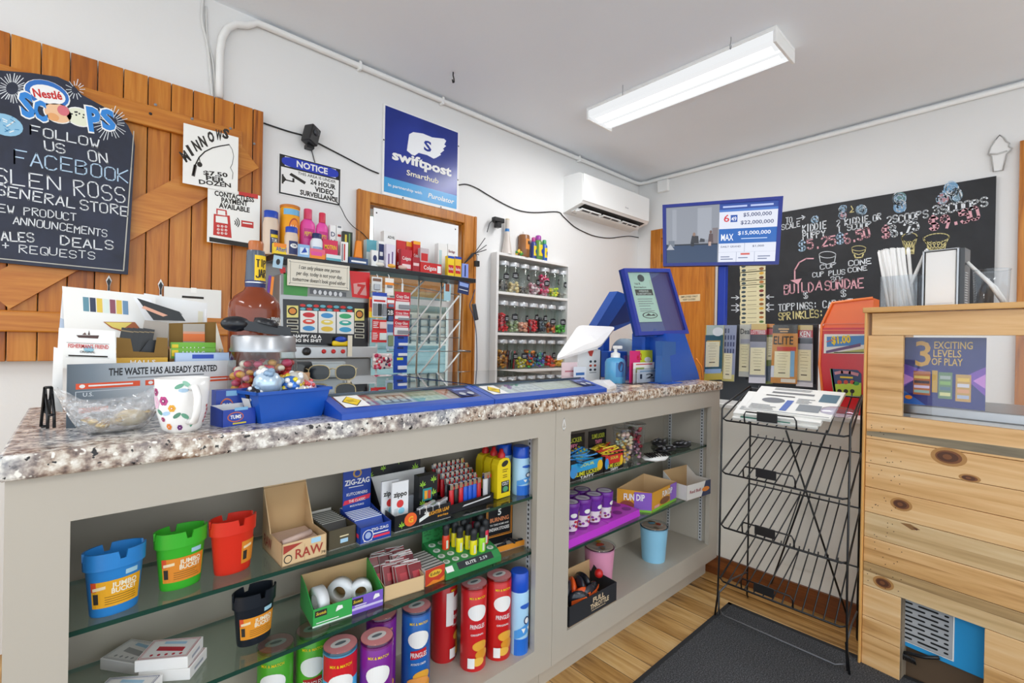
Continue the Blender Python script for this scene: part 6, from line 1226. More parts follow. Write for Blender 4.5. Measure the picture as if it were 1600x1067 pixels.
for u, v, r in ((.1, .12, .022), (.6, .15, .02), (.33, .135, .016), (.9, .12, .02), (.03, .07, .016), (.22, .06, .02), (.95, .155, .018)): leaf(D, w*1.04*u, v, r, LEAF if u != .22 else mat('8fd0b0', .5))
m.build('back_card', t)
for x, y, lb in ((-.078, .055, 'white lighter packet half hidden behind the front one'), (-.06, .03, 'front white lighter packet with black lettering and a red dot')):
    m = MB(); hh_ = .125; m.box(-.026, .026, 0, .006, 0, hh_, mat('e9eaec', .3)); D = Dec(m, flat((-.026, 0, 0), (1, 0, 0), (0, 0, 1))); D.text('zippo', .026, .083, .014, INK, .042, 2, 'c', .03); D.ell(.026, .062, .011, .011, mat('d93a3a', .4)); D.ell(.03, .042, .01, .009, mat('8fd0e6', .4), 3); D.poly([(.018, .005), (.05, .012), (.05, .02), (.018, .012)], mat('d93a3a', .4)); D.poly([(.004, .02), (.014, .02), (.02, .05), (.008, .05)], mat('cdd2d6', .3))
    tag(m.build('lighter_packet', None, inside(t, x, y, .004), t.rotation_euler.z), lb, 'packet')
m = MB(); m.box(-.032, .032, 0, .03, 0, .12, BKB); D = Dec(m, flat((-.032, 0, 0), (1, 0, 0), (0, 0, 1)))
for u, v in ((.012, .09), (.05, .1), (.05, .06), (.012, .035), (.048, .025)): leaf(D, u, v, .018, LEAF)
D.rect(.012, .045, .044, .082, mat('2a8a8a', .4), 3); D.rect(.018, .05, .028, .075, mat('e8a02a', .4), 4); D.rect(.03, .05, .04, .075, mat('c9452a', .4), 4)
tag(m.build('lighter_case', None, inside(t, .045, .05, .004), t.rotation_euler.z), 'upright black case printed with bright leaves in the leaf box', 'case')
m = MB(); m.box(-.03, .03, 0, .02, 0, .06, mat('8e9298', .3), .004); tag(m.build('metal_lighter', None, inside(t, .0, .08, .004), t.rotation_euler.z), 'grey metal lighter case between the white packet and the leaf case', 'lighter')
for k in range(4):
    m = MB(); m.box(-.028, .028, 0, .012, 0, .02, mat(('cfd2d6', 'e3e5e8', 'b9bcc0', 'dfe1e4')[k], .2, .5), .003); tag(m.build('wrapped_lighter', None, inside(t, .01+k*.022, .012, .03+.004*(k % 2)), t.rotation_euler.z+.5), 'silver wrapped packet lying at the front of the leaf box', 'packet', 'silver packets in the leaf box')
# black tray of lighters
t, w = tray('lighter_tray', 'black tray holding rows of lighters beside the yellow bottles', 'tray', (704, 804), (771, 783), S1, .13, .028, BKB, BLACK, .04, .03, (('p', [(.25, .45), (.9, .62), (.92, .8), (.6, .68), (.3, .62)], mat('d9dadc', .3)),))
def lighter(label, pos, rz, c_, grp, sc=1.0):
    t_ = thing('lighter', label, 'lighter', pos, rz, grp)
    m = MB(); m.lathe([(.0085*sc, 0), (.009*sc, .002), (.009*sc, .055*sc), (.008*sc, .057*sc)], mat(c_, .25), 10, (0, 0), 1, .62); m.build('body', t_)
    m = MB(); m.box(-.0085*sc, .004*sc, -.005*sc, .005*sc, .057*sc, .074*sc, CHROME, .001); m.box(.004*sc, .0085*sc, -.004*sc, .004*sc, .057*sc, .066*sc, mat('c9211f' if c_ != 'c9c9cc' else 'b51f1f', .3)); m.build('head', t_); return t_
pal = ('c9202a', '17181b', 'c9202a', '1f55c4', '1f55c4', '1f55c4', 'b9202a')
q = {}
for r in range(5):
    for k in range(7):
        c_ = pal[k] if r == 0 else random.choice(('17181b', '2b2a2e', 'c9202a', '1f55c4', '17181b'))
        pos = inside(t, -w*.42+k*w*.105, .016+r*.022, .012+r*.012); lb = '%s lighter standing in the black tray' % {'c9202a': 'red', 'b9202a': 'red', '17181b': 'black', '2b2a2e': 'black', '1f55c4': 'blue'}[c_]
        key = c_
        if key in q: copy_tree(q[key], pos, t.rotation_euler.z)
        else: q[key] = lighter(lb, pos, t.rotation_euler.z, c_, ' '.join(lb.split()[:2])+'s in the black tray')
        if key == 'b9202a' and key in q: q[key]['group'] = 'red lighters in the black tray'
lighter('white lighter at the right of the black tray', inside(t, w*.36, .014, .012), t.rotation_euler.z, 'c9c9cc', None, 1.15); lighter('grey lighter with dark stripe beside the white one', inside(t, w*.44, .016, .012), t.rotation_euler.z, '3a3d44', None, 1.15)
# yellow lighter fluid, spray cans
YB_ = mat('f0d21c', .35)
def fluid(label, px, py, dy):
    p = on(px, py, S1); t_ = thing('lighter_fluid', label, 'bottle', (p.x, p.y+.016+dy, S1), .05, None); w_, h_ = .062, .135
    m = MB(); m.prism([(-w_/2, -.015, .002), (w_/2, -.015, .002), (w_/2, -.015, h_*.84), (w_*.36, -.015, h_*.97), (w_*.1, -.015, h_), (-w_*.1, -.015, h_), (-w_*.36, -.015, h_*.97), (-w_/2, -.015, h_*.84)], (0, .03, 0), YB_)
    D = Dec(m, flat((-w_/2, -.015, 0), (1, 0, 0), (0, 0, 1))); D.rect(w_*.3, h_*.13, w_*.9, h_*.42, INK); D.text('COLT', w_*.6, h_*.32, h_*.08, WHITE, w_*.5, 3); D.ell(w_*.6, h_*.22, w_*.2, h_*.07, mat('4f9a6a'), 3); D.ell(w_*.55, h_*.86, w_*.26, h_*.07, INK, 1, 20, .3); D.lines(w_*.36, w_*.86, h_*.72, 2, h_*.05, h_*.02, mat('7a5a10')); D.lines(w_*.4, w_*.84, h_*.58, 2, h_*.05, h_*.02, mat('7a5a10')); m.build('body', t_)
    m = MB(); m.lathe([(.013, 0), (.013, .012), (.008, .018), (.006, .028), (.004, .029)], RED, 14, z=h_); m.build('cap', t_)
fluid('front yellow lighter fluid bottle with a red cap', 787, 778, 0); fluid('middle yellow lighter fluid bottle behind the front one', 787, 778, .04); fluid('rear yellow lighter fluid bottle farthest back', 787, 778, .085)
def aerosol(label, x, y, z, r, h, spec, top='1a4fc0'):
    t_ = thing('spray_can', label, 'spray can', (x, y, z)); m = MB(); m.lathe([(r*.97, 0), (r, .004), (r, h*.76), (r*.9, h*.785)], mat('a9d2ee', .25), 28); D0 = Dec(m, round_(r, 0), .0008, 8); printf(Dec(m, lambda u, v, e: D0.fn(u-r*1.2, v, e), .0008, 8), 2.4*r, h, spec); m.build('can', t_)
    m = MB(); m.lathe([(r*.96, h*.76), (r*.98, h*.8), (r*.93, h*.985), (r*.85, h)], mat(top, .3), 28); m.build('cap', t_)
SPR = (('r', 0, 0, 1, .2, mat('2a6fd0', .3)), ('p', [(0, .2), (1, .3), (1, .45), (0, .3)], mat('4f9ae0', .3)), ('e', .55, .42, .14, .05, NAVY), ('e', .55, .42, .1, .035, WHITE, 3), ('p', [(.3, .33), (.5, .33), (.4, .27)], WHITE), ('p', [(.6, .33), (.8, .33), (.7, .27)], WHITE), ('e', .5, .6, .26, .03, mat('2a5fc0')))
p = on(817, 771, S1); aerosol('blue air freshener can at the right end of the top shelf', p.x, p.y+.012, S1, .031, .165, SPR); aerosol('grey and blue spray can just behind the air freshener', p.x-.022, p.y+.078, S1, .03, .165, (('r', 0, .1, 1, .7, mat('a9b3bf', .3)), ('r', 0, .3, 1, .33, mat('7f8a99', .3))))
# ------------------------------------------------------------------ lower glass shelf
def deck(label, pos, rz, c_, w=.07, d=.1, h=.024):
    dk = mat(c_, .45); m = MB(); m.box(-w/2, w/2, 0, d, 0, h, mat('f1efec', .4), .001); D = Dec(m, flat((-w/2, 0, h), (1, 0, 0), (0, 1, 0)))
    D.line([(.004, .004), (w-.004, .004), (w-.004, d-.004), (.004, d-.004)], .0012, dk, 1, True); D.line([(.007, .007), (w-.007, .007), (w-.007, d-.007), (.007, d-.007)], .0006, dk, 1, True)
    D.poly([(w*.3, d*.2), (w*.5, d*.2), (w*.62, d*.75), (w*.42, d*.75)], dk, 1); D.poly([(w*.66, d*.25), (w*.78, d*.25), (w*.86, d*.7), (w*.74, d*.7)], mat('a9cfe6'), 1)
    for k in range(5): D.ell(w*.2, d*(.2+k*.14), w*.05, d*.03, dk, 1)
    D2 = Dec(m, flat((-w/2, 0, 0), (1, 0, 0), (0, 0, 1))); D2.rect(w*.25, h*.35, w*.75, h*.6, mat('a9aeb9'))
    tag(m.build('card_deck', None, pos, rz), label, 'card deck')
RZ_ = .95
deck('lower blue-backed card deck at the front of the bottom left stack', (.12, 1.17, S2), RZ_, '2a3a7a'); deck('white card deck beneath the red-backed deck', (.205, 1.21, S2), RZ_, '8a2a3a'); deck('red-backed card deck on top of the stack', (.2, 1.215, S2+.0245), RZ_+.05, 'c02a3a'); deck('card deck at the back left of the stack', (.135, 1.285, S2), RZ_-.3, 'a9a9a9')
TG, TP = mat('3aa64f', .4), mat('7a5ac0', .4)
t, w = tray('tape_box', 'green and purple counter box of clear tape rolls', 'box', (488, 982), (598, 945), S2, .12, .045, TG, KRAFT2, .085, .075)
m = MB(); D = Dec(m, flat((-w/2, 0, 0), (1, 0, 0), (0, 0, 1))); D.rect(w*.54, 0, w, .045, TP); D.rect(0, 0, w*.54, .004, mat('d9efdb')); D.rect(w*.54, .01, w, .016, mat('cfc6ea'), 2)
for u in (.09, .6): D.rect(w*(u-.06), .024, w*(u+.1), .04, INK, 2); D.text('Scotch', w*(u+.02), .029, .007, mat('e8c93a'), w*.13, 3, 'c', .02, 0, .2)
for u in (.36, .9): D.poly([(w*(u-.05), .024), (w*(u+.05), .028), (w*(u+.04), .036), (w*(u-.02), .038), (w*(u-.04), .032)], WHITE, 2)
D.lines(w*.58, w*.82, .022, 2, .005, .002, WHITE); D.lines(w*.05, w*.4, .01, 1, .005, .002, WHITE); m.build('front_print', t)
def roll(label, x, y, r, rz):
    m = MB(); T_ = Matrix.Translation((0, 0, r)) @ Matrix.Rotation(PI/2, 4, 'Y'); m.lathe([(r*.5, -.012), (r, -.012), (r, .012), (r*.5, .012), (r*.5, -.012)], mat('e4e6e8', .15), 24, cap=False, T=T_)
    tag(m.build('tape_roll', None, inside(t, x, y, .0025), t.rotation_euler.z+rz), label, 'tape')
roll('upright white tape roll at the left of the tape box', -w*.34, .05, .036, .15); roll('clear tape roll in the middle of the tape box', w*.0, .07, .034, .9); roll('low tape roll at the right of the tape box', w*.26, .05, .03, 1.3)
t, w = tray('sachet_carton', 'plain kraft carton overfilled with dark red sachets', 'carton', (600, 941), (663, 921), S2, .13, .042, KRAFT, KRAFT2, .06, .05)
for k in range(26):
    x, y = random.uniform(-w*.4, w*.4), .012+k*.0043; c_ = random.choice(('7a1a22', '8a2028', '6a1a24', '982a30')); m = MB(); m.box(-.022, .022, 0, .0025, 0, .062, mat(c_, .25)); D = Dec(m, flat((-.022, 0, 0), (1, 0, 0), (0, 0, 1))); D.rect(0, .0598, .044, .062, mat('cfc6c4', .2)); D.rect(0, 0, .003, .062, mat('8a6a68', .3)); D.rect(.012, .02, .034, .04, mat('b5303a', .3))
    o = m.build('red_sachet', None, inside(t, x, y, .012+.012*(k/26)), t.rotation_euler.z); o.rotation_euler = (-.55, random.uniform(-.12, .12), t.rotation_euler.z+random.uniform(-.15, .15)); tag(o, 'dark red sachet leaning in the kraft carton', 'sachet', 'red sachets in the kraft carton')
a, b = on(664, 917, S2), on(695, 905, S2); mw = (b-a).length
for k in range(7):
    m = MB(); m.box(-mw/2, mw/2, 0, .016, 0, .048, mat('d9d6d2', .5)); D = Dec(m, flat((-mw/2, 0, 0), (1, 0, 0), (0, 0, 1)))
    D.rect(0, 0, mw, .048, mat('c9402a', .4)); D.ell(mw*.5, .03, mw*.34, .01, mat('e8b93a', .4), 2); D.text('Eddy', mw*.5, .026, .008, INK, mw*.5, 3); D.poly([(0, 0), (mw*.4, .012), (mw*.7, .006), (mw, .016), (mw, 0)], mat('e8862a', .4), 2)
    Dec(m, flat((-mw/2, 0, .048), (1, 0, 0), (0, 1, 0))).rect(0, .002, mw, .007, mat('3a3434'))
    p = (a+b)/2; tag(m.build('match_box', None, (p.x, p.y+.0165*k, S2), .02), 'orange-fronted match box in the row of match boxes' if k == 0 else 'match box standing behind the orange-fronted one', 'match box', None if k == 0 else 'match boxes behind the front one')
# green lighter stand
GT = mat('2f8a4a', .45); a, b = on(697, 907, S2), on(783, 876, S2); c = (a+b)/2; gz = math.atan2(b.y-a.y, b.x-a.x); gw = (b-a).length
t = thing('lighter_stand', 'green stepped stand of bright lighters with black caps', 'stand', (c.x, c.y, S2), gz)
m = MB(); m.prism([(-gw/2, 0, 0), (-gw/2, 0, .018), (-gw/2, .018, .034), (-gw/2, .14, .062), (-gw/2, .145, .062), (-gw/2, .145, 0)], (gw, 0, 0), GT); step_ = m
m = MB(); m.box(-gw/2, -gw*.05, .146, .15, 0, .135, GT); D = Dec(m, flat((-gw/2, .146, 0), (1, 0, 0), (0, 0, 1))); [D.ell(random.uniform(.005, gw*.42), random.uniform(.06, .13), .004, .003, mat('256e3a'), 1, 8) for _ in range(40)]; m.build('back_card', t)
m = MB(); n_ = flat((-gw/2, 0, .018), (1, 0, 0), (0, .018, .016)); D = Dec(m, n_, .0006); D.rect(gw*.22, .001, gw*.86, .023, mat('2a2f33', .4)); D.text('ELITE', gw*.45, .007, .009, WHITE, gw*.18, 3); D.text('2.59', gw*.68, .007, .009, mat('cfd6d9'), gw*.14, 3); D.rect(gw*.02, .002, gw*.14, .02, WHITE, 2); m.build('front_label', t)
sf = flat((-gw/2, .018, .034), (1, 0, 0), (0, .122, .028)); m = step_; D = Dec(m, sf, .0006)
spots = [(r, k) for r in range(4) for k in range(6)]; full = {}
cols = {(0, 3): 'e8dc1c', (0, 4): '9fdc2c', (1, 2): 'e8dc1c', (1, 3): 'e8dc1c', (1, 4): '7fd03a', (1, 5): 'e8304f', (2, 1): 'e0401f', (2, 2): 'e8dc1c', (2, 3): 'e8dc1c', (2, 5): 'e8304f', (3, 2): 'e8dc1c', (3, 4): 'e8304f', (3, 5): 'c92a4a'}
for r, k in spots:
    if (r, k) not in cols: D.ell(gw*(.1+k*.16), .016+r*.03, .012, .010, mat('d9dfd6', .4)); D.ell(gw*(.1+k*.16), .018+r*.03, .006, .006, mat('8fa890', .5), 2)
m.build('step_block', t)
seen = {}
nm = {'e8dc1c': 'yellow', '9fdc2c': 'lime green', '7fd03a': 'green', 'e8304f': 'pink-red', 'e0401f': 'orange-red', 'c92a4a': 'crimson'}
for (r, k), c_ in cols.items():
    pos = inside(t, -gw/2+gw*(.1+k*.16), .018+(.016+r*.03)*.975, .034+(.016+r*.03)*.224-.004)
    if c_ in seen: copy_tree(seen[c_], pos, gz); continue
    l_ = thing('utility_lighter', '%s lighter with a black cap in the green stand' % nm[c_], 'lighter', pos, gz, '%s lighters in the green stand' % nm[c_] if list(cols.values()).count(c_) > 1 else None); seen[c_] = l_; l_.scale = (1.3, 1.3, 1.08)
    m = MB(); m.lathe([(.0095, 0), (.01, .003), (.01, .04), (.008, .046)], mat(c_, .25), 12, (0, 0), 1, .75); Dec(m, flat((-.004, -.0078, 0), (1, 0, 0), (0, 0, 1))).rect(0, .006, .006, .03, mat('d9d9c0')); m.build('body', l_)
    m = MB(); m.lathe([(.009, .044), (.0085, .056), (.0095, .062), (.009, .072), (.004, .077)], DK, 12, (0, 0), 1, .85); m.build('cap', l_)
a, b = on(772, 868, S2), on(824, 850, S2); OB = mat('e08f2a', .45)
t, w = tray('cigar_box', 'black and orange counter box with a tall number 5 card', 'box', (772, 866), (826, 850), S2, .09, .02, OB, WHITE, .06, .03)
m = MB(); m.box(-w*.48, w*.3, .06, .063, .0, .15, BKB); D = Dec(m, flat((-w*.48, .06, 0), (1, 0, 0), (0, 0, 1))); q = w*.78; D.line([(.004, .03), (q-.004, .03), (q-.004, .146), (.004, .146)], .003, OB, 1, True); D.line([(.009, .035), (q-.009, .035), (q-.009, .141), (.009, .141)], .0015, OB, 1, True); D.text('5', q*.5, .104, .022, WHITE, None, 2, 'c', .03); D.text('BURNING', q*.5, .082, .014, mat('e08a5a'), q*.7, 2, 'c', .03); D.text('TO TAKE HOME AND', q*.5, .068, .006, WHITE, q*.7); D.text('INDIAN STOGIES', q*.5, .05, .011, WHITE, q*.74, 2, 'c', .02); m.build('back_card', t)
for k in range(6):
    m = MB(); m.box(-.02, .02, 0, .008, 0, .008, mat(random.choice(('1c2a3a', '22262c', '3a4658')), .25), .002); tag(m.build('cigar_pack', None, inside(t, -w*.2+k*.022, .015+.01*(k % 2), .01+.004*(k % 3)), gz+k*.7), 'dark wrapped stick pack in the number 5 box', 'packet', 'dark stick packs in the number 5 box')
# ------------------------------------------------------------------ bottom shelf: chip cans
CR, CHH = .0418, .268
def chips(label, px, py, c_, spec, dx=0, dy=0, face=0.0):
    p = at(px, py, Z=SB+CHH); t_ = thing('chip_can', label, 'can', (p.x+dx, p.y+dy, SB), -.35+face)
    m = MB(); m.lathe([(CR*.97, 0), (CR, .003), (CR, CHH*.955), (CR*.98, CHH*.96)], mat(c_, .3), 32); D0 = Dec(m, round_(CR, 0), .0007, 10); printf(Dec(m, lambda u, v, e: D0.fn(u-CR*1.25, v, e), .0007, 10), 2.5*CR, CHH, spec); m.build('tube', t_)
    m = MB(); m.lathe([(CR*1.04, CHH*.945), (CR*1.05, CHH*.95), (CR*1.05, CHH*.985), (CR*.98, CHH)], m_lid, 32, cap=False); m.lathe([(CR*.98, CHH*.99), (.0001, CHH*.99)], mat('dc8e90', .35), 32, cap=False)
    D = Dec(m, flat((0, 0, CHH*.991), (1, 0, 0), (0, 1, 0)), .0006); D.ell(0, 0, CR*.6, CR*.38, mat('e3ddda', .4), 2, 24, .3); D.ell(0, 0, CR*.35, CR*.14, mat('6a7378', .4), 3, 20, .3); m.build('lid', t_)
m_lid = m_glass('clear_lid', 'f6e6e4', 1.0, .1)
def CS(band, oval, red='c9202a', tx='POTATO CRISPS', ins=True):
    s_ = [('t', 'MIX & MATCH', .5, .86, .026, YEL, .5, 3), ('e', .5, .70, .3, .095, mat('f3f1ee', .4), 2)] + [('p', [(.28, .49), (.72, .51), (.72, .6), (.28, .58)], mat(red, .35), 2), ('t', 'PRINGLES', .5, .515, .05, WHITE, .44, 4), ('t', tx, .5, .43, .022, WHITE, .4, 3)]
    if ins: s_ += [('e', .6, .3, .25, .06, mat('e8a83a', .4)), ('e', .66, .2, .22, .06, mat('e0952a', .4), 3), ('e', .52, .12, .2, .05, mat('eeb84a', .4), 4), ('r', .22, .05, .42, .17, WHITE, 5)]
    return s_
chips('green chip can with a price sticker, left in the bottom row', 431, 1003, '4faa2a', CS(0, 0, 'b9262a')+[('r', .6, .38, .85, .44, mat('a9d6ea'), 5)], face=-.1); chips('second green chip can behind, seen through the glass shelf', 480, 988, '56b02f', CS(0, 0, 'b9262a', 'SOUR CREAM'), dx=.02, dy=.012)
chips('light blue chip can with a red top in the bottom row', 532, 1004, '4fb5e3', [('r', 0, .72, 1, .95, mat('d0202a', .35))]+CS(0, 0)); chips('front purple chip can in the bottom row', 589, 992, '7a1f8f', CS(0, 0)); chips('purple chip can behind the front purple one', 612, 968, '7a1f8f', CS(0, 0), dx=-.002, dy=.055)
chips('royal blue chip can right of the purple cans', 651, 944, '1f62b0', CS(0, 0)+[('e', .5, .25, .3, .05, mat('e89a4a'), 5)]); RB = CS(0, 0, 'c9202a', 'ORIGINAL')
chips('red chip can at the back, left of the front red one', 708, 902, 'c41f24', [('r', .1, .45, .35, .85, WHITE, 2)]+RB, dx=-.012, dy=.03, face=.9); chips('front red chip can in the bottom row', 741, 908, 'cc2226', RB); chips('right red chip can beside the blue spray', 780, 896, 'c9201f', RB)
p = at(811, 893, Z=SB+.27); aerosol('tall light blue spray can at the right end of the bottom shelf', p.x+.008, p.y+.006, SB, .033, .27, SPR)
# ================================================================== right cabinet
def taffy(label, pl, pr, c1, c2):
    t_, w_ = tray('taffy_box', label, 'box', pl, pr, S1, .085, .07, BKB, WHITE, .085, .08, (('r', .05, .45, .95, .95, mat(c1, .4)), ('t', 'SLIME LICKER', .5, .22, .22, mat('e3e03a', .4), .7, 3), ('t', 'TAFFY', .5, .04, .14, WHITE, .4, 3), ('e', .12, .5, .1, .32, mat('3a8fd0', .4), 3), ('e', .88, .55, .08, .3, mat('e8b92a', .4), 3), ('t', 'SOUR', .5, .7, .16, mat('d9e05a'), .4, 4)))
    m = MB(); m.box(-w_*.48, w_*.42, .086, .089, .0, .155, BKB); D = Dec(m, flat((-w_*.48, .086, 0), (1, 0, 0), (0, 0, 1))); D.text('SLIME LICKER', w_*.48, .122, .018, mat('b9c03a', .5), w_*.66); D.text('TAFFY', w_*.5, .098, .016, mat('e07a9a', .5), w_*.36); m.build('header_card', t_)
    for k in range(12):
        m = MB(); m.box(-.06, .06, -.008, .008, -.003, .003, mat(c2 if k % 3 else c1, .3), .002); D = Dec(m, flat((-.06, -.008, .0032), (1, 0, 0), (0, 1, 0)))
        for q_ in range(5): D.poly([(.01+q_*.022, 0), (.02+q_*.022, 0), (.028+q_*.022, .016), (.018+q_*.022, .016)], mat('e8d92a' if k % 2 else '1c1c20', .4))
        o = m.build('taffy_stick', None, inside(t_, random.uniform(-.03, .03), .014+k*.0055, .062+.0025*k), t_.rotation_euler.z); o.rotation_euler = (random.uniform(-.3, .3), random.uniform(-.2, .2), random.uniform(-.45, .45)); tag(o, 'taffy stick lying in the %s' % ('blue taffy box' if c1 == '2a9ad0' else 'red taffy box'), 'sweets', 'taffy sticks in the %s' % ('blue box' if c1 == '2a9ad0' else 'red box'))
taffy('blue and black taffy box at the left of the right cabinet', (889, 755), (943, 739), '2a9ad0', '2f7fc0'); taffy('red and black taffy box beside the clear tubs', (944, 739), (974, 731), 'c9302a', 'e8c93a')
def tub(label, px, py, z, r, h, body, fill=None, lidc=None, name='candy_tub', dy=0.0):
    p = on(px, py, z); t_ = thing(name, label, 'tub', (p.x, p.y+r*.8+dy, z))
    m = MB(); m.lathe([(r*.82, 0), (r*.84, .004), (r, h*.93), (r*1.0, h*.94)], body, 28, cap=False); m.lathe([(r*.82, .001), (.0001, .001)], body, 28, cap=False); m.build('cup', t_)
    m = MB(); m.lathe([(r*1.06, h*.92), (r*1.08, h*.93), (r*1.08, h*.985), (r*.95, h), (r*.9, h*.985), (.0001, h*.985)], lidc or ACRYL, 28, cap=False); m.build('lid', t_); return t_, p
def mixfill(t_, r, h, cols, n):
    m = MB()
    for i in range(n): a, q_ = random.uniform(0, 6.3), r*.68*math.sqrt(random.random()); m.ball((q_*math.cos(a), q_*math.sin(a), random.uniform(.012, h*.86)), r*random.uniform(.16, .26), mat(random.choice(cols), .4), 7, (1.2, .8, .7))
    tag(m.build('sweets', t_), kind='stuff')
t_, p = tub('clear tub of pale mixed sweets beside the red taffy box', 986, 729, S1, .047, .165, ACRYL, dy=.0); mixfill(t_, .047, .165, ('d9c9a9', '8a8a95', 'e3c3b5', 'b9a5c0', 'c9d9c0', 'e0b55a'), 90)
t_, p = tub('clear tub of red and black sweets right of the pale one', 1008, 720, S1, .047, .165, ACRYL, dy=.02); mixfill(t_, .047, .165, ('8a1f2f', 'c9304a', '3a2a35', '5a3a4a', 'd9a5b5', '7a8a3a'), 90)
for k, (px, py, c_, dx, lb) in enumerate(((1035, 722, 'e9e9e6', 0, 'white and black striped bag beside the clear tubs'), (1050, 708, '202024', .0, 'black bag lying behind the striped bag'), (1075, 700, '26262a', .0, 'black bag nearest the right shelf wall'), (1040, 697, '2a2a2e', .0, 'black bag at the back of the top right shelf'))):
    p = on(px, py, S1); m = MB(); m.ball((0, 0, .014), .045, mat(c_, .3), 16, (1.6, .9, .3)); m.v = [(x+random.uniform(-.004, .004), y+random.uniform(-.005, .005), max(.0005, z+random.uniform(-.004, .004))) for x, y, z in m.v]
    if k == 0:
        for i in range(9): x = -.06+i*.015; m.prism([(x, -.03, .024), (x+.006, -.03, .024), (x+.016, .02, .03), (x+.008, .02, .03)], (0, 0, .004), BLACK)
    else:
        for i in range(9): m.ball((random.uniform(-.05, .05), random.uniform(-.03, .02), .026), .007, mat('8a8a8e', .2), 6, (1.6, 1, .5))
    tag(m.build('snack_bag', None, (p.x, p.y+.035, S1), -.3+k*.2), lb, 'bag')
PM = mat('c23ad0', .4)
for k, (pl, pr, lb) in enumerate((((889, 857), (952, 829), 'magenta card tray at the left of the lower right shelf'), ((952, 828), (1000, 806), 'second magenta card tray, right of the first'))):
    a, b = on(*pl, R2), on(*pr, R2); w_ = (b-a).length; r_ = math.atan2(b.y-a.y, b.x-a.x); t_ = thing('cup_tray', lb, 'tray', ((a+b)/2).to_tuple(), r_)
    m = MB(); m.prism([(-w_/2, 0, 0), (-w_/2, .004, .028), (-w_/2, .15, .034), (-w_/2, .15, 0)], (w_, 0, 0), PM); D = Dec(m, flat((-w_/2, .004, .0283), (1, 0, 0), (0, .146, .006)), .0006); [D.ell(w_*(.22+.3*i), .04+.055*j, .024, .02, mat('8a2a9a', .5)) for i in range(3) for j in range(2)]; m.build('block', t_)
CUP = mat('eadfe6', .4); proto = None
for k, (px, py, lb) in enumerate(((905, 831, 'front left purple-lidded cup on the magenta tray'), (925, 822, 'second purple-lidded cup from the left in front'), (943, 815, 'third purple-lidded cup from the left in front'), (965, 806, 'rightmost purple-lidded cup in front'), (918, 806, 'purple-lidded cup at the back left'), (939, 800, 'purple-lidded cup at the back middle'), (959, 795, 'purple-lidded cup at the back right'))):
    if proto is None: p_0 = on(903, 833, R2+.03)
    p = p_0+Vector((.074*(k if k < 4 else k-4+.2), .0 if k < 4 else .074, 0))
    if proto is None:
        proto = thing('sweet_cup', lb, 'cup', (p.x, p.y+.04, R2+.034), 0, 'purple-lidded cups'); r_, h_ = .0342, .11
        m = MB(); m.lathe([(r_*.8, 0), (r_*.82, .003), (r_, h_*.85)], CUP, 24, cap=True); D = Dec(m, round_(r_*.84, 0, (0, 0), .07), .0006, 8); D.rect(-.06, h_*.42, .06, h_*.84, mat('6a2a9a', .4)); D.rect(.01, .05, .032, .075, mat('e8dc3a'), 2); D.ell(-.012, .064, .012, .009, WHITE, 3, 12); [D.ell(random.uniform(-.05, .05), random.uniform(.008, .045), .006, .005, mat(random.choice(('c92a3a', '8a3a9a', 'f3e9ee', '7a3a2a'))), 2, 8) for _ in range(26)]; m.build('cup', proto)
        m = MB(); m.lathe([(r_*1.05, h_*.82), (r_*1.07, h_*.84), (r_*1.07, h_*.97), (r_*1.0, h_), (r_*.9, h_*.985), (.0001, h_*.985)], mat('6f2a96', .35), 24, cap=False); D = Dec(m, flat((0, 0, h_*.986), (1, 0, 0), (0, 1, 0)), .0006); D.ell(0, 0, r_*.85, r_*.85, mat('d9d3e0', .3)); D.ell(0, 0, r_*.3, r_*.6, mat('b5aac0', .3), 2); m.build('lid', proto)
    else: copy_tree(proto, (p.x, p.y+.04, R2+.034 if k < 4 else R2+.034), k*.2, lb)
c_ = on(1018, 801, R2); FD = mat('d99a1f', .4)
t_ = thing('candy_carton', 'purple and gold open candy carton with white lettering on its sides', 'carton', (c_.x+.0, c_.y, R2), 0)
m = MB(); a1, a2 = Vector((-.095, .125, 0)), Vector((.255, .02, 0)); th_ = .0025
def wall_(p0, p1, h0, h1, mm): m.prism([p0, p1, p1+Vector((0, 0, h1)), p0+Vector((0, 0, h0))], (p1-p0).cross(Vector((0, 0, 1))).normalized()*th_, mm)
O_ = Vector((0, 0, 0)); wall_(O_, a1, .09, .1, FD); wall_(O_, a2, .09, .09, FD); wall_(a1, a1+a2, .1, .12, KRAFT2); wall_(a2, a1+a2, .09, .12, KRAFT2); m.prism([O_, a2, a1+a2, a1], (0, 0, .002), KRAFT2); m.build('tray', t_)
m = MB(); D = Dec(m, lambda u, v, e: Vector((0, 0, v))+a2*u+Vector((.0, -.003-e, 0))); D.rect(.0, .0, 1, .012, mat('7fc03a')); D.rect(.72, .012, 1, .09, mat('8a5ac0', .4)); D.text('FUN DIP', .6, .05, .026, WHITE, .42, 3, 'c', .03); D.ell(.5, .03, .2, .016, mat('7a4a2a'), 2); D.rect(.08, .014, .28, .026, mat('e9a5a5'), 2); m.build('front_print', t_)
m = MB(); nb = a1.cross(Vector((0, 0, 1))).normalized(); nb = nb if nb.y < 0 else -nb; D = Dec(m, lambda u, v, e: Vector((0, 0, v))+a1*(1-u)+nb*(.003+e)); D.rect(.5, .01, 1, .09, mat('8a5ac0', .4)); D.text('FUN DIP', .5, .052, .028, WHITE, .6, 3, 'c', .03); D.ell(.3, .03, .2, .018, mat('8a3a2a'), 2); D.rect(0, 0, 1, .01, mat('7fc03a'), 2); m.build('side_print', t_)
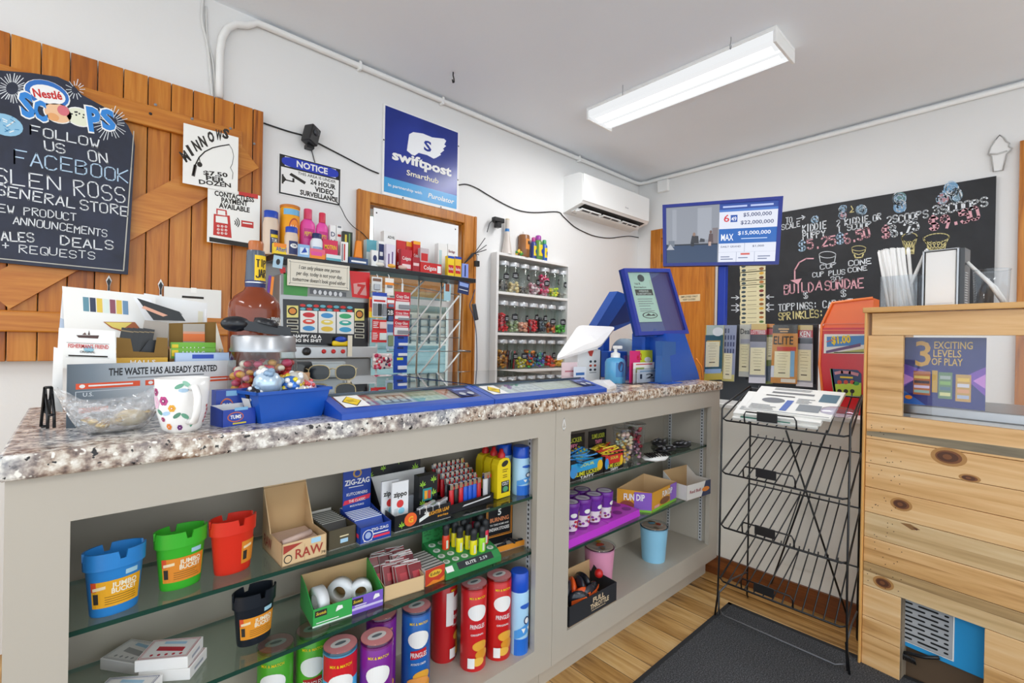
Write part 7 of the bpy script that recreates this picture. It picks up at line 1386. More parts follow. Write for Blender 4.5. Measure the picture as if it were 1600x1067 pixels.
tray('candy_carton', 'white and navy open carton with dark red lettering at the shelf end', 'carton', (1073, 783), (1110, 771), R2, .14, .075, mat('e6e2dc', .4), KRAFT2, .12, .075, (('t', 'Red Bull', .34, .42, .2, mat('a02a3a'), .45), ('p', [(.6, 0), (1, 0), (1, 1), (.78, 1)], mat('232f55', .4), 1), ('e', .78, .45, .16, .16, mat('e8862a'), 3)))
t_, w_ = tray('snack_box', 'black open box with cream lettering on the cabinet floor', 'box', (889, 981), (963, 938), SB+.003, .14, .075, mat('23262c', .6), KRAFT2, .12, .08)
m = MB(); D = Dec(m, flat((-w_/2, 0, 0), (1, 0, 0), (0, 0, 1))); D.text('FULL', w_*.6, .045, .018, mat('d9c3a0'), w_*.25, 2, 'c', .03); D.text('THROTTLE', w_*.62, .022, .018, mat('d9c3a0'), w_*.4, 2, 'c', .03); D.rect(w_*.45, .014, w_*.75, .016, mat('d9c3a0')); m.build('front_print', t_)
for k in range(8):
    m = MB(); m.ball((0, 0, .028), .035, mat(('22242c', 'e0561f', '2a2c35', '1c1e24')[k % 4], .25), 12, (1.3, .45, 1.1)); D = Dec(m, flat((-.03, -.0155, 0), (1, 0, 0), (0, 0, 1))); D.poly([(.0, .02), (.06, .035), (.06, .05), (.0, .036)], mat('e8632a', .35)); D.rect(.02, .012, .034, .02, WHITE, 2)
    tag(m.build('snack_pack', None, inside(t_, -.06+.032*(k % 4), .03+.05*(k//4)+.008*(k % 2), .03+.018*(k//4)), .3*k-.6), 'black and orange snack pack in the black box', 'packet', 'snack packs in the black box')
m = MB(); m.ball((0, 0, 0), .018, RED, 10); tag(m.build('wrapped_sweet', None, inside(t_, w_*.36, .06, .1)), 'red wrapped sweet at the right corner of the black box', 'sweet')
for px, py, c1, lb in ((951, 918, 'e79ab9', 'pink cotton candy tub on the cabinet floor'), (1036, 879, '93cdea', 'light blue cotton candy tub on the cabinet floor')):
    r_, h_ = .065, .17; t_, p = tub(lb, px, py, SB+.003, r_, h_, mat(c1, .35), None, ACRYL, 'cotton_candy_tub'); m = MB(); D = Dec(m, flat((0, 0, h_*.95), (1, 0, 0), (0, 1, 0)), .0008); D.ell(0, 0, r_*.92, r_*.92, mat('e3c9b5', .4)); [D.ell(random.uniform(-.03, .03), random.uniform(-.03, .03), .018, .012, mat(random.choice(('c9452a', '8a5a2a', 'e8b92a', '6aa0c0', 'e9e5e0')), .4), 2+k, 12, k) for k in range(7)]; m.build('lid_label', t_)
# ================================================================== right wall: menu blackboard
BXP = XR-.022
def faceX(mb, o, X): return Face(mb, o, (0, -1, 0), (0, 0, 1), o)
o = at(1120, 507, X=BXP); t = thing('menu_blackboard', 'large blackboard of ice cream prices on the right wall', 'blackboard', o)
m = MB(); D = faceX(m, o, BXP); zb_, zt_ = at(1272, 507, X=BXP).z-o.z, at(1555, 275, X=BXP).z-o.z; u1 = D.uv(1554, 400)[0]
m.box(0, .018, -u1, 0, zb_, zt_, m_speckle('menu_slate', [(.35, '1b1c1f'), (.65, '26272b')], 7, .6, 3.0, .5)); m.build('board', t)
m = MB(); m.box(-.008, .02, -u1, .0, zb_-.03, zb_, WHITE, .003); m.build('ledge', t)
m = MB(); D.mb = m; D.step = .0012
for tx, p0, p1, hp, c_, wd in (('TO', (1228, 349), (1239, 347), 8, CH, .006), ('SCALE', (1222, 359), (1252, 353), 8, CH, .006), ('KIDDIE', (1254, 363), (1293, 357), 11, CH, .008), ('PUPPY', (1255, 375), (1291, 369), 10, CH, .008), ('$', (1249, 392), (1262, 390), 14, CHB, .011), ('5.25', (1263, 390), (1308, 382), 14, CHP, .011),
    ('2 KIDDIE OR', (1308, 354), (1378, 343), 9, CH, .007), ('1 SCOOP', (1309, 363), (1363, 355), 9, CH, .007), ('$', (1309, 382), (1322, 380), 15, CHB, .011), ('6.50', (1321, 381), (1362, 370), 15, CHP, .011), ('2SCOOPS', (1387, 350), (1452, 340), 11, CH, .008), ('$', (1379, 373), (1393, 371), 17, CHP, .012), ('8.25', (1394, 371), (1440, 358), 17, CH, .012),
    ('3SCOOPS', (1458, 336), (1546, 322), 13, CH, .009), ('$', (1454, 360), (1470, 357), 19, CHP, .014), ('9.50', (1474, 356), (1535, 341), 19, CHP, .014), ('CUP', (1282, 421), (1309, 417), 7, CH, .006), ('CONE', (1326, 416), (1363, 412), 8, CH, .007), ('CONE', (1325, 426), (1357, 422), 7, CH, .006), ('CUP PLUS', (1270, 433), (1322, 428), 7, CH, .006), ('30', (1298, 441), (1314, 439), 8, CH, .006), ('c', (1313, 439), (1322, 437), 7, CH, .006),
    ('BUILD', (1226, 459), (1273, 455), 14, CHP, .009), ('A', (1275, 454), (1288, 454), 14, CHP, .009), ('SUNDAE', (1289, 454), (1352, 449), 14, CHP, .009), ('$', (1256, 467), (1264, 466), 10, CH, .007), ('$', (1314, 464), (1324, 463), 10, CH, .007), ('TOPPINGS: CARAMEL', (1217, 486), (1340, 478), 10, CH, .007), ('SPRINKLES: P', (1217, 500), (1304, 494), 11, CHY, .008)):
    if tx in ('2 KIDDIE OR', '2SCOOPS', '3SCOOPS', 'CUP', 'BUILD', 'TOPPINGS: CARAMEL'): m.build('lettering', t); m = MB(); D.mb = m
    D.wr(tx, p0, p1, hp, c_, True, 2, wd=wd)
m.build('lettering', t)
m = MB(); D.mb = m
def scribble(px, py, r, c_, n=26):
    D.el(px, py, r*.85, r*.8, mat(c_, .9), 1)
    for i in range(n):
        a, q = random.uniform(0, 6.3), r*random.uniform(.2, .95); b = a+random.uniform(.5, 1.4); D.ln([(px+q*math.cos(a), py+q*math.sin(a)), (px+q*math.cos((a+b)/2), py+q*math.sin((a+b)/2)), (px+q*math.cos(b), py+q*math.sin(b))], .005, CHB if i % 3 else CH, 2)
for px, py, r, c_ in ((1273, 343, 7, '8fb0c9'), (1317, 326, 7, '7d98ad'), (1317, 337, 7, 'b98a90'), (1346, 328, 10, '6a7d88'), (1406, 310, 12, '6a8a8a'), (1406, 323, 12, '7ba0c0'), (1473, 311, 11, 'b58a90'), (1494, 306, 12, '7d98a5'), (1486, 296, 14, '7ba5c6')): m = MB(); D.mb = m; scribble(px, py, r, c_); m.build('scoop_drawing', t)
m = MB(); D.mb = m; D.ln([(1330, 322), (1333, 327), (1328, 332), (1334, 331)], .006, CHY); m.build('ampersand', t); m = MB(); D.mb = m; D.ln([(1245, 342), (1258, 339), (1253, 337)], .006, CH); D.ln([(1258, 339), (1254, 343)], .006, CH)
m.build('arrow_drawing', t)
for cx, cy, rx, ry, h_, c_ in ((1293, 398, 13, 5, 12, CH), (1342, 388, 11, 4, 7, CHY)):
    m = MB(); D.mb = m; D.ln([(cx+rx*math.cos(2*PI*i/20), cy+ry*math.sin(2*PI*i/20)) for i in range(20)], .005, c_, 2, True); D.ln([(cx-rx, cy), (cx-rx*.85, cy+h_), (cx, cy+h_+3), (cx+rx*.85, cy+h_-1), (cx+rx, cy)], .005, c_)
    if c_ == CHY: D.ln([(1335, 398), (1337, 403), (1347, 402), (1349, 397)], .008, CHY)
    m.build('cup_drawing', t)
for cx, cy, rx, ry, bw, bh in ((1421, 371, 12, 7, 5, 26), (1463, 372, 20, 7, 10, 18)):
    m = MB(); D.mb = m; D.ln([(cx+rx*math.cos(2*PI*i/20), cy+ry*math.sin(2*PI*i/20)-.1*rx*math.cos(2*PI*i/20)) for i in range(20)], .006, CHY, 2, True); D.ln([(cx-rx, cy), (cx-bw, cy+bh), (cx+bw, cy+bh-2), (cx+rx, cy-1)], .006, CHY)
    for i in range(5): f = -.8+i*.4; D.ln([(cx+rx*f, cy+5), (cx+bw*(f+.5), cy+bh)], .004, CHY); D.ln([(cx+rx*f, cy+5), (cx+bw*(f-.5), cy+bh-1)], .004, CHY)
    m.build('cone_drawing', t)
m = MB(); D.mb = m
D.ln([(1271, 404), (1260, 404), (1249, 410), (1242, 422), (1242, 436)], .010, CHP); D.pg([(1235, 438), (1253, 435), (1249, 442), (1246, 444)], CHP, 2); m.build('arrow_drawing', t)
for y in (465, 477.5, 484.5):
    m = MB(); D.mb = m; D.ln([(1143, y), (1154, y)], .006, CH); D.ln([(1150, y-3), (1155, y), (1150, y+3)], .006, CH); m.build('arrow_drawing', t); m = MB(); D.mb = m; D.ln([(1209, y-1), (1198, y-1)], .006, CH); D.ln([(1202, y-4), (1197, y-1), (1202, y+2)], .006, CH); m.build('arrow_drawing', t)
ordn = ('topmost', 'second', 'third', 'fourth', 'fifth', 'sixth', 'seventh', 'eighth', 'ninth', 'tenth', 'eleventh', 'twelfth', 'thirteenth', 'fourteenth', 'fifteenth', 'lowest')
for k in range(16):
    y = 412+k*6.75; a, b = at(1156+(k % 3)*.5, y, X=XR-.026), at(1196, y, X=XR-.026); c = at(1176, y+6.4, X=XR-.026); w_ = a.y-b.y; h_ = a.z-c.z
    m = MB(); m.box(0, .0012, -w_, 0, -h_, 0, mat('e6dcb2', .6)); Dd = Dec(m, flat((0, 0, -h_), (0, -1, 0), (0, 0, 1)), .0008); Dd.ell(w_*.15, h_*.45, w_*.09, h_*.26, mat('3a4a50')); Dd.rect(w_*.3, h_*.4, w_*.66, h_*.5, mat('8a7f62')); Dd.ell(w_*.85, h_*.5, w_*.09, h_*.28, mat(('c98a3a', '8a5a2a', 'd9a93a', '6a3a22', 'b5702f', '5a7a3a', '8a3a2a', '3a2a22')[k % 8]))
    tag(m.build('flavour_strip', None, a), '%s cream flavour strip in the column on the blackboard' % ordn[k], 'card', 'flavour strips on the blackboard')
o = at(1563, 240, X=XR-.012); t = thing('cone_ornament', 'white ice cream cone outline plaque above the blackboard corner', 'ornament', o)
m = MB(); D = Face(m, o, (0, -1, 0), (0, 0, 1), o); D.step = 1
pts = [(1562, 211), (1568, 215), (1572, 221), (1577, 224), (1576, 229), (1581, 232), (1578, 236), (1573, 241), (1567, 266), (1552, 268), (1549, 244), (1544, 241), (1548, 230), (1555, 219)]
m.prism([(0, -u, v) for u, v in (D.uv(*q) for q in pts)], (.01, 0, 0), mat('e9e8e6', .5)); m.build('plaque', t)
m = MB(); q = [Vector((-.001, -u, v)) for u, v in (D.uv(*q) for q in pts)]; m.tube(q, .004, mat('b3b2b0', .5), 5, True); m.tube([Vector((-.001, -u, v)) for u, v in (D.uv(*k) for k in ((1545, 241), (1558, 241), (1574, 236)))], .006, mat('c3c2c0', .5), 5); m.build('outline', t)
# ================================================================== lottery screen on a blue post
XL_, XRR = 2.65, 2.868
tv = [at(1036, 416, X=XL_), at(1217, 413, X=XRR), None, at(1035, 320, X=XL_)]; tv[2] = ray_plane(1224, 306, tv[0], (tv[1]-tv[0]).cross(tv[3]-tv[0])); o = Vector((2.75, 1.2, .928))
t = thing('lottery_screen', 'wide blue-framed lottery screen on a blue post above the counter', 'screen', o)
nT = (tv[1]-tv[0]).cross(tv[3]-tv[0]).normalized(); nT = nT if nT.x < 0 else -nT
ptv = lambda u, v, e=0: tv[0]+(tv[1]-tv[0])*u+(tv[3]-tv[0])*v+((tv[2]-tv[1])-(tv[3]-tv[0]))*(u*v)+nT*e-o
TVB = mat('1f2f86', .35); m = MB(); bu, bv = .032, .05
for a in (((0, 0), (1, 0), (1-bu, bv), (bu, bv)), ((1, 0), (1, 1), (1-bu, 1-bv), (1-bu, bv)), ((1, 1), (0, 1), (bu, 1-bv), (1-bu, 1-bv)), ((0, 1), (0, 0), (bu, bv), (bu, 1-bv))): m.prism([ptv(u, v) for u, v in a], -nT*.04, TVB)
m.prism([ptv(u, v, -.012) for u, v in ((0, 0), (1, 0), (1, 1), (0, 1))], -nT*.03, BLACK); m.build('frame', t)
m = MB(); D = Dec(m, lambda u, v, e: ptv(bu+(1-2*bu)*u, bv+(1-2*bv)*v, -.011+e), .0006)
printf(D, 1, 1, [('r', 0, 0, .5, 1, scr('8d929c'), 1), ('r', 0, 0, .49, .33, scr('2b4160'), 2), ('r', 0, .31, .49, .335, scr('1c2634'), 3), ('r', .06, .4, .1, .96, scr('9a9fa9'), 2), ('r', .3, .4, .43, .96, scr('9fa4ae'), 2), ('r', .44, .33, .49, .6, scr('7a7276'), 3),
    ('e', .27, .50, .014, .035, scr('8d7466'), 4), ('p', [(.235, .34), (.315, .34), (.31, .47), (.25, .48)], scr('2e3038'), 4), ('r', .24, .29, .27, .36, scr('23262e'), 4), ('p', [(.32, .36), (.37, .36), (.37, .41), (.33, .43)], scr('3a3c44'), 4), ('e', .425, .53, .011, .03, scr('6a5148'), 4), ('p', [(.4, .34), (.45, .34), (.445, .5), (.41, .5)], scr('5a4a4c'), 4), ('r', .405, .29, .43, .36, scr('b59a90'), 5), ('r', .02, .29, .08, .4, scr('6d7682'), 4), ('p', [(.0, .24), (.08, .24), (.04, .34)], scr('a9adb5'), 5),
    ('r', .5, 0, 1, 1, scr('dfe3f0'), 1), ('r', .5, .9, 1, 1, scr('2a4a9a'), 2), ('r', .53, .93, .74, .96, scr('b9c6ee'), 3), ('r', .77, .93, .96, .96, scr('b9c6ee'), 3), ('r', .5, .86, 1, .9, scr('4a78c6'), 2), ('r', .5, .32, 1, .57, scr('1a62b5'), 2), ('t', '$5,000,000', .83, .765, .06, scr('1b2f66'), .24, 3), ('t', '$22,000,000', .83, .635, .06, scr('1b2f66'), .28, 3), ('e', .57, .74, .04, .07, scr('dfe3f0'), 3), ('r', .6, .68, .66, .8, scr('1b4fa5'), 3), ('t', '6', .565, .69, .12, scr('d0303a'), .05, 4), ('t', '49', .63, .7, .07, scr('f0f2ff'), .045, 4),
    ('t', '$15,000,000', .81, .46, .06, scr('f2f5ff'), .28, 3), ('t', 'MAX', .575, .37, .11, scr('f2f5ff'), .11, 3), ('g', .7, .95, .4, 1, .03, scr('cfe0ff')), ('r', .5, .17, 1, .172, scr('7a86a5'), 3), ('r', .73, .17, .733, .32, scr('7a86a5'), 3), ('r', .66, 0, .663, .17, scr('7a86a5'), 3), ('r', .82, 0, .823, .17, scr('7a86a5'), 3), ('t', 'DAILY GRAND', .61, .25, .03, scr('39456a'), .18, 3), ('t', '$1,000', .85, .25, .03, scr('39456a'), .1, 3), ('g', .52, .64, .1, 2, .04, scr('6d7898')), ('r', .7, .12, .78, .15, scr('d05a50'), 3), ('g', .68, .8, .08, 1, .04, scr('6d7898')), ('g', .85, .97, .1, 2, .04, scr('6d7898'))])
m.build('display', t)
PB = mat('1c3fb0', .35); pp = at(1121, 470, X=2.77); zt_ = ptv(.47, 0).z
m = MB(); m.box(2.81-o.x, 2.85-o.x, pp.y-o.y-.025, pp.y-o.y+.016, 0, zt_+.12, PB, .003); m.build('post', t)
# ================================================================== ticket display on the low wall
o = Vector((2.775, at(1277, 560, X=2.775).y, .9285)); yl = at(1108, 560, X=2.775).y-o.y
t = thing('ticket_board', 'dark grey board standing on the low wall behind the hanging tickets', 'board', o)
m = MB(); m.box(0, .02, 0, yl, 0, at(1200, 507, X=2.775).z-o.z, mat('3c4045', .6), .002); m.build('panel', t); m = MB(); m.box(-.004, 0, .0, yl*.62, at(1270, 600, X=2.775).z-o.z, at(1200, 512, X=2.775).z-o.z, mat('1b1c1f', .5)); m.build('pocket_back', t)
SLV = m_glass('pouch_film', 'ffffff', .6, .08); RCP = mat('f3e8bd', .7); GP = 'hanging ticket pouches'
def pouch(label, quad, X, base, spec, rc):
    P = [at(*q, X=X) for q in quad]; o = P[0]; m = MB(); m.prism([p-o for p in P], (.004, 0, 0), base)
    UX, UY = P[1]-P[0], P[3]-P[0]; D = Dec(m, lambda u, v, e: UX*u+UY*v+((P[2]-P[1])-UY)*(u*v)+Vector((-e, 0, 0)), .0012); printf(D, 1, 1, spec)
    u0, v0, u1, v1 = rc; D.rect(u0, v0, u1, v1, RCP, 3); L_ = u1-u0
    for f, q in ((.9, .5), (.82, .7), (.74, .4), (.62, .6), (.5, .55), (.4, .5), (.3, .4)): D.rect(u0+L_*(.5-q/2), v0+(v1-v0)*f, u0+L_*(.5+q/2), v0+(v1-v0)*(f+.015), mat('b5a676'), 4)
    D.rect(u0+L_*.28, v0+(v1-v0)*.16, u0+L_*.72, v0+(v1-v0)*.195, mat('5a4a26'), 4)
    t_ = m.build('ticket_pouch', None, o); tag(t_, label, 'ticket', None)
    m2 = MB(); m2.prism([p-o+Vector((-.012, 0, 0)) for p in P], (-.001, 0, 0), SLV); m2.build('sleeve', t_)
DT = mat('2f5a5f', .4)
pouch('teal and yellow ticket pouch, leftmost behind the counter end', [(1100, 594), (1128, 593), (1131, 508), (1103, 508)], 2.64, mat('d9c04a', .4), (('r', 0, .15, 1, .82, DT), ('r', .05, .82, 1, 1, mat('b9c6b8', .4)), ('r', .1, .62, .85, .72, mat('d9b04a', .4), 2), ('e', .7, .88, .3, .08, mat('f0f0ea', .2), 3), ('r', .05, .12, .95, .2, mat('9fb9d6', .4), 2)), (.06, .24, .82, .7))
pouch('lilac grey ticket pouch second from the left with dark letters', [(1128, 595), (1147, 596), (1151, 508), (1131, 508)], 2.66, mat('9a9fb5', .4), tuple(('r', .12+.22*(i % 4), .5+.12*(i//4), .24+.22*(i % 4), .58+.12*(i//4), mat('4a4f6a')) for i in range(14)) + (('r', 0, 0, 1, .12, mat('d3c67a', .4)),), (.1, .04, .8, .5))
pouch('pale ticket pouch with small dark letters, left of the red ones', [(1154, 588), (1172, 589), (1175, 507), (1156, 507)], 2.735, mat('cdcbc0', .4), (('t', 'Deal', .5, .82, .1, INK, .8), ('r', .1, .64, .9, .72, mat('a9a9b5'))), (.05, .1, .9, .62))
pouch('red-headed ticket pouch left of its narrow red neighbour', [(1170, 598), (1196, 599), (1198, 506), (1173, 506)], 2.71, mat('9a9aa5', .35), (('r', 0, .82, 1, .9, mat('c21f35', .4)), ('r', .05, .9, 1, 1, mat('d9b86a', .4)), ('t', 'LOTTERIES', .5, .83, .06, WHITE, .9, 3), ('r', 0, .7, 1, .82, mat('2b2c3a', .4)), ('r', 0, 0, 1, .1, mat('e3e0e6', .2), 2)), (.05, .14, .97, .6))
pouch('narrow red and green ticket pouch left of the gold one', [(1196, 600), (1207, 600), (1210, 506), (1198, 506)], 2.74, mat('7a8a4a', .4), (('r', 0, .82, 1, .94, mat('b51f2f', .4)), ('r', 0, .92, 1, 1, mat('d9862f', .4)), ('r', 0, .05, 1, .3, mat('5a6a7a', .4))), (.1, .4, .95, .78))
pouch('gold ticket pouch with big black letters, in front of the others', [(1204, 598), (1245, 600), (1247, 508), (1208, 508)], 2.69, mat('d08a33', .4), (('r', 0, .86, 1, 1, mat('2f2a22', .4)), ('r', .24, .92, .66, .945, mat('d9a86a'), 3), ('r', .3, .88, .62, .9, mat('d9a86a'), 3), ('t', 'ELITE', .45, .67, .14, INK, .78, 3), ('r', .2, .56, .95, .63, mat('c93a26', .4)), ('r', .74, .12, .9, .56, mat('7fb0d0', .4), 2), ('r', .0, .1, .12, .3, mat('d9dce6', .4), 2), ('r', .4, .02, .95, .08, mat('efe3d0', .4), 2)), (.12, .1, .74, .55))
pouch('rightmost red-topped ticket pouch beside the red dispenser', [(1244, 603), (1270, 605), (1270, 508), (1247, 508)], 2.72, mat('a5a5ae', .35), (('r', 0, .8, 1, .92, mat('b5202f', .4)), ('t', 'KEN', .5, .81, .09, WHITE, .7, 3), ('r', 0, .92, 1, 1, mat('c9b06a', .4)), ('r', 0, .7, 1, .79, mat('2b2c3a', .4)), ('r', 0, 0, 1, .07, mat('e9e6ea', .2), 2)), (.05, .1, .9, .6))
# ================================================================== red lottery dispenser
o = at(1290, 634, X=2.70); o.z = .9285; t = thing('ticket_dispenser', 'orange and red plastic ticket dispenser behind the wooden cooler case', 'dispenser', o)
OT = m_glass('orange_acrylic', 'ff7a30', .8, .05); zz = lambda py: at(1300, py, X=2.70).z-.9285; yy = lambda px: at(px, 560, X=2.70).y-o.y
ORA, REDA = mat('fb7424', .25), mat('d2232c', .25)
m = MB(); m.prism([(0, yy(1290), 0), (0, yy(1281), zz(570)), (0, yy(1283), zz(512)), (0, yy(1362), zz(512)), (0, yy(1362), 0)], (.14, 0, 0), REDA); m.build('body', t)
m = MB(); m.prism([(.01, yy(1283), zz(512)), (.01, yy(1299), zz(473)), (.01, yy(1362), zz(468)), (.01, yy(1362), zz(512))], (.13, 0, 0), ORA); m.tube([(-.002, yy(1290), 0), (-.002, yy(1281), zz(570)), (-.002, yy(1283), zz(507)), (-.002, yy(1299), zz(473)), (-.002, yy(1362), zz(468))], .006, mat('ff8a4a', .2), 6)
for py in (506, 516): m.box(-.006, .002, yy(1362), yy(1284), zz(py)-.002, zz(py)+.002, mat('f2794a', .2))
m.build('hood', t)
m = MB(); D = Face(m, o+Vector((-.001, 0, 0)), (0, -1, 0), (0, 0, 1), o); D.step = .0012
D.pg([(1288, 522), (1360, 522), (1360, 553), (1287, 552)], mat('f0eee6', .4), 1); D.pg([(1292, 526), (1360, 524), (1360, 538), (1292, 542)], mat('4a8ac9', .4), 2); D.wr('$1.00', (1300, 537), (1330, 535), 11, YEL, False, 4, .04); D.pg([(1291, 548), (1345, 536), (1345, 541), (1291, 552)], mat('6a4a7a', .4), 3); D.pg([(1296, 552), (1350, 545), (1350, 551)], mat('b9c06a', .4), 3); D.ln([(1292, 534), (1310, 528)], .004, mat('e05a4a'), 3); D.ln([(1304, 550.5), (1350, 550.5)], .004, INK, 4); m.build('price_poster', t)
m = MB(); D.mb = m; D.pg([(1298, 576), (1340, 578), (1346, 584), (1346, 619), (1304, 617)], mat('2c3f6a', .4), 2); D.pg([(1297, 576), (1301, 576), (1307, 617), (1303, 617)], mat('4fae6a', .4), 2); D.pg([(1305, 600), (1346, 598), (1346, 619), (1307, 617)], mat('b9d43a', .4), 3); D.ln([(1306, 583), (1316, 581), (1328, 582), (1340, 585)], .014, mat('c98a94'), 4); D.ln([(1314, 589), (1332, 590)], .008, mat('e8c93a'), 4)
for i in range(3):
    for j in range(2): D.el(1312+i*10, 597+j*14, 3.6, 3.2, INK if j else mat('c9452a', .4), 4)
D.el(1338, 599, 5, 3, mat('3a9a4a'), 4); m.build('ticket_card', t)
# ================================================================== newspaper rack
o = Vector((2.175, .96, 0)); t = thing('newspaper_rack', 'black wire newspaper rack with four slanted shelves by the low wall', 'rack', o); RW = .0042
YL, YR = .945, .458; XBk = 2.45
def wire(nm, paths, r=RW, par=None, mm=WIRE):
    m = MB()
    for p in paths: m.tube([Vector(q)-o for q in p], r, mm, 6)
    return m.build(nm, par or t)
for y, s_ in ((YL, 1), (YR, -1)):
    wire('side_frame', [[(2.172, y+.014*s_, .0045), (2.175, y+.004*s_, .1), (2.175, y, .3), (2.175, y, .955), (2.2, y, .972), (2.44, y-.018*s_, 1.045), (XBk, y-.02*s_, 1.035), (XBk, y-.02*s_, .02), (2.46, y-.02*s_, .0045)], [(2.172, y+.014*s_, .0045), (2.19, y+.004*s_, .0045), (2.178, y, .12)]])
    wire('foot_bar', [[(2.178, y, .115), (2.3, y-.008*s_, .14), (XBk, y-.02*s_, .13)]], .0036, None, mat('5a5b5e', .35, .5))
wire('base_bar', [[(2.178, YL, .04), (2.16, YL-.03, .03), (2.16, YR+.03, .03), (2.178, YR, .04)]], .0036, None, mat('6a6b6e', .35, .6))
wire('cross_brace', [[at(1228, 672, X=2.452), at(1322, 958, X=2.452)]], .0042); wire('cross_brace', [[at(1292, 672, X=2.452), at(1205, 912, X=2.452)]], .0042)
for k, (zf, zb2) in enumerate(((.904, 1.035), (.664, .80), (.419, .567), (.173, .316))):
    P = lambda y, f: Vector((2.175+(XBk-2.175)*f, y+(-.018*f if y > .7 else .018*f), zf+(zb2-zf)*f))
    m = MB(); n = 13
    m.tube([p-o for p in (P(YL, .04), P(YL, .0)+Vector((0, -.02, -.0)), P(YR, .0)+Vector((0, .02, 0)), P(YR, .04), P(YR, 1), P(YL, 1))], RW, WIRE, 6, True)
    for i in range(1, n): y = YL+(YR-YL)*i/n; m.tube([P(y, -.0)-o, P(y, 1.0)-o, P(y, 1.02)+Vector((0, 0, .012))-o], .0028, WIRE, 5)
    sh_ = m.build('wire_shelf', t)
    ya, yb = YL-.1, YL-.305; c0 = P(ya, 0); c1 = P(yb, 0); up = Vector((-.012, 0, .052))
    wire('lip_frame', [[c0, c0+up*.7, c0+up+Vector((0, -.008, 0)), c1+up+Vector((0, .008, 0)), c1+up*.7, c1]], .0032, sh_)
    m = MB(); a = c0+up+Vector((-.003, -.055, 0))-o; m.box(a.x-.002, a.x+.002, a.y-.082, a.y, a.z-.034, a.z+.006, BLACK, .002); m.build('label_plate', sh_)
SLP = math.atan2(.131, XBk-2.175)
def paper(label, dx, dy, dz, w_, d_, h_, spec, rzz=0.0):
    m = MB(); m.box(-w_/2, w_/2, 0, d_, 0, h_, mat('e3e2dd', .7), .002); printf(Dec(m, flat((-w_/2, 0, h_), (1, 0, 0), (0, 1, 0)), .0006), w_, d_, spec)
    ob = m.build('newspaper', None, Vector((2.185+dx, .70+dy, .9125+dz))); ob.rotation_euler = (Matrix.Rotation(rzz-PI/2, 4, 'Z') @ Matrix.Rotation(SLP, 4, 'X')).to_euler(); tag(ob, label, 'newspaper'); return ob
GP_ = mat('8a8d90', .7)
paper('bottom newspaper with a green edge, under the other two', .0, .035, .0, .33, .19, .012, (('r', .1, .02, .7, .12, mat('3f7a6a', .5)),), .05)
paper('middle folded newspaper of the pile on the wire rack', .008, .03, .0145, .34, .2, .018, (('g', .05, .5, .3, 4, .04, GP_),), .02)
paper('top newspaper with a blue vertical word and dark photographs', .03, .0, .035, .34, .22, .014, (('r', .02, .03, .98, .05, GP_), ('r', .15, .62, .5, .66, mat('3a3b3e'), 2), ('r', .2, .74, .7, .8, mat('6a6b6e'), 3), ('r', .78, .55, .97, .85, mat('4a6a7a', .6), 2), ('r', .6, .15, .85, .4, mat('7d8388', .6), 2), ('p', [(.42, .1), (.5, .1), (.52, .5), (.44, .5)], mat('3a5aa5', .5), 2), ('e', .28, .45, .14, .1, mat('6a6d72', .6), 2), ('g', .05, .4, .25, 4, .05, GP_), ('g', .55, .75, .6, 4, .05, GP_), ('g', .2, .7, .95, 2, .05, GP_)), -.03)
m = MB(); m.ball((0, 0, 0), .05, m_glass('plastic_bag', 'e9e6f2', 1.6, .15), 12, (.8, 1.3, .22)); ob = m.build('plastic_sleeve', None, (2.27, .52, .985)); ob.rotation_euler = (0, -SLP, .2); tag(ob, 'crumpled clear plastic sleeve at the right of the newspapers', 'bag')
# ================================================================== wooden cooler case
CO = Vector((2.293, .44, 0)); UXc = Vector((-.127, -.992, 0)).normalized(); rc = math.atan2(UXc.y, UXc.x)
t = thing('wooden_case', 'pine plank case with a glass window around the freezer', 'case', CO, rc)
m = MB(); DC = Face(m, CO, UXc, (0, 0, 1), CO); uv = DC.uv
zT = uv(1355, 481)[1]; WL = 1.0; DEP = .55
PINE = m_wood('pine_plank', [(0.1, '9a6a36'), (0.36, 'cf9f64'), (0.56, 'dfb27a'), (0.85, 'ecca98')], 'X', 'Z', .093, .45, .3, False, .8)
PINEV = m_wood('pine_post', [(0.15, 'c08a48'), (0.5, 'dba660'), (0.85, 'e8bc78')], 'Z', 'X', 5., .45, .1, False)
px_ = uv(1354, 600)[0]
m = MB(); m.box(0, px_, -.012, DEP, 0, zT-.02, PINEV, .002); m.build('side_post', t)
m = MB(); m.box(-.004, WL, -.02, DEP, zT-.02, zT, m_wood('pine_top', [(0.15, 'b5803f'), (0.5, 'd09c58'), (0.85, 'e0b272')], 'X', 'Z', 5., .4, .1, False), .002); m.build('top_board', t)
zw1, zw0 = uv(1410, 524)[1], uv(1410, 651)[1]; xw = uv(1410, 590)[0]; x0 = px_+.0015
def plank(xa, xb, za, zb, sh=0.0, y=0.0):
    m = MB(); m.box(xa, xb, y, .02, za+.0008, zb-.0008, PINE, .0015); ob = m.build('plank', t); return ob
knots = []
plank(x0+.012, WL, zw1, zT-.0215); plank(x0, xw, zw0, zw1)
zs = [uv(1358, y)[1] for y in (650, 685, 723, 761, 800, 839, 879, 916)]; zs[0] = zw0
GST = m_wood('grey_stain', [(0.15, '5f5646'), (0.45, '877b64'), (0.7, 'a3957a'), (0.9, 'b5a688')], 'X', 'Z', 5., .5, .1, False, .9); TINT = [PINE, m_wood('grey_pine_plank', [(0.12, '8a6c46'), (0.4, 'b99868'), (0.6, 'cfae7e'), (0.85, 'dcc296')], 'X', 'Z', .093, .45, .3, False, .8)]
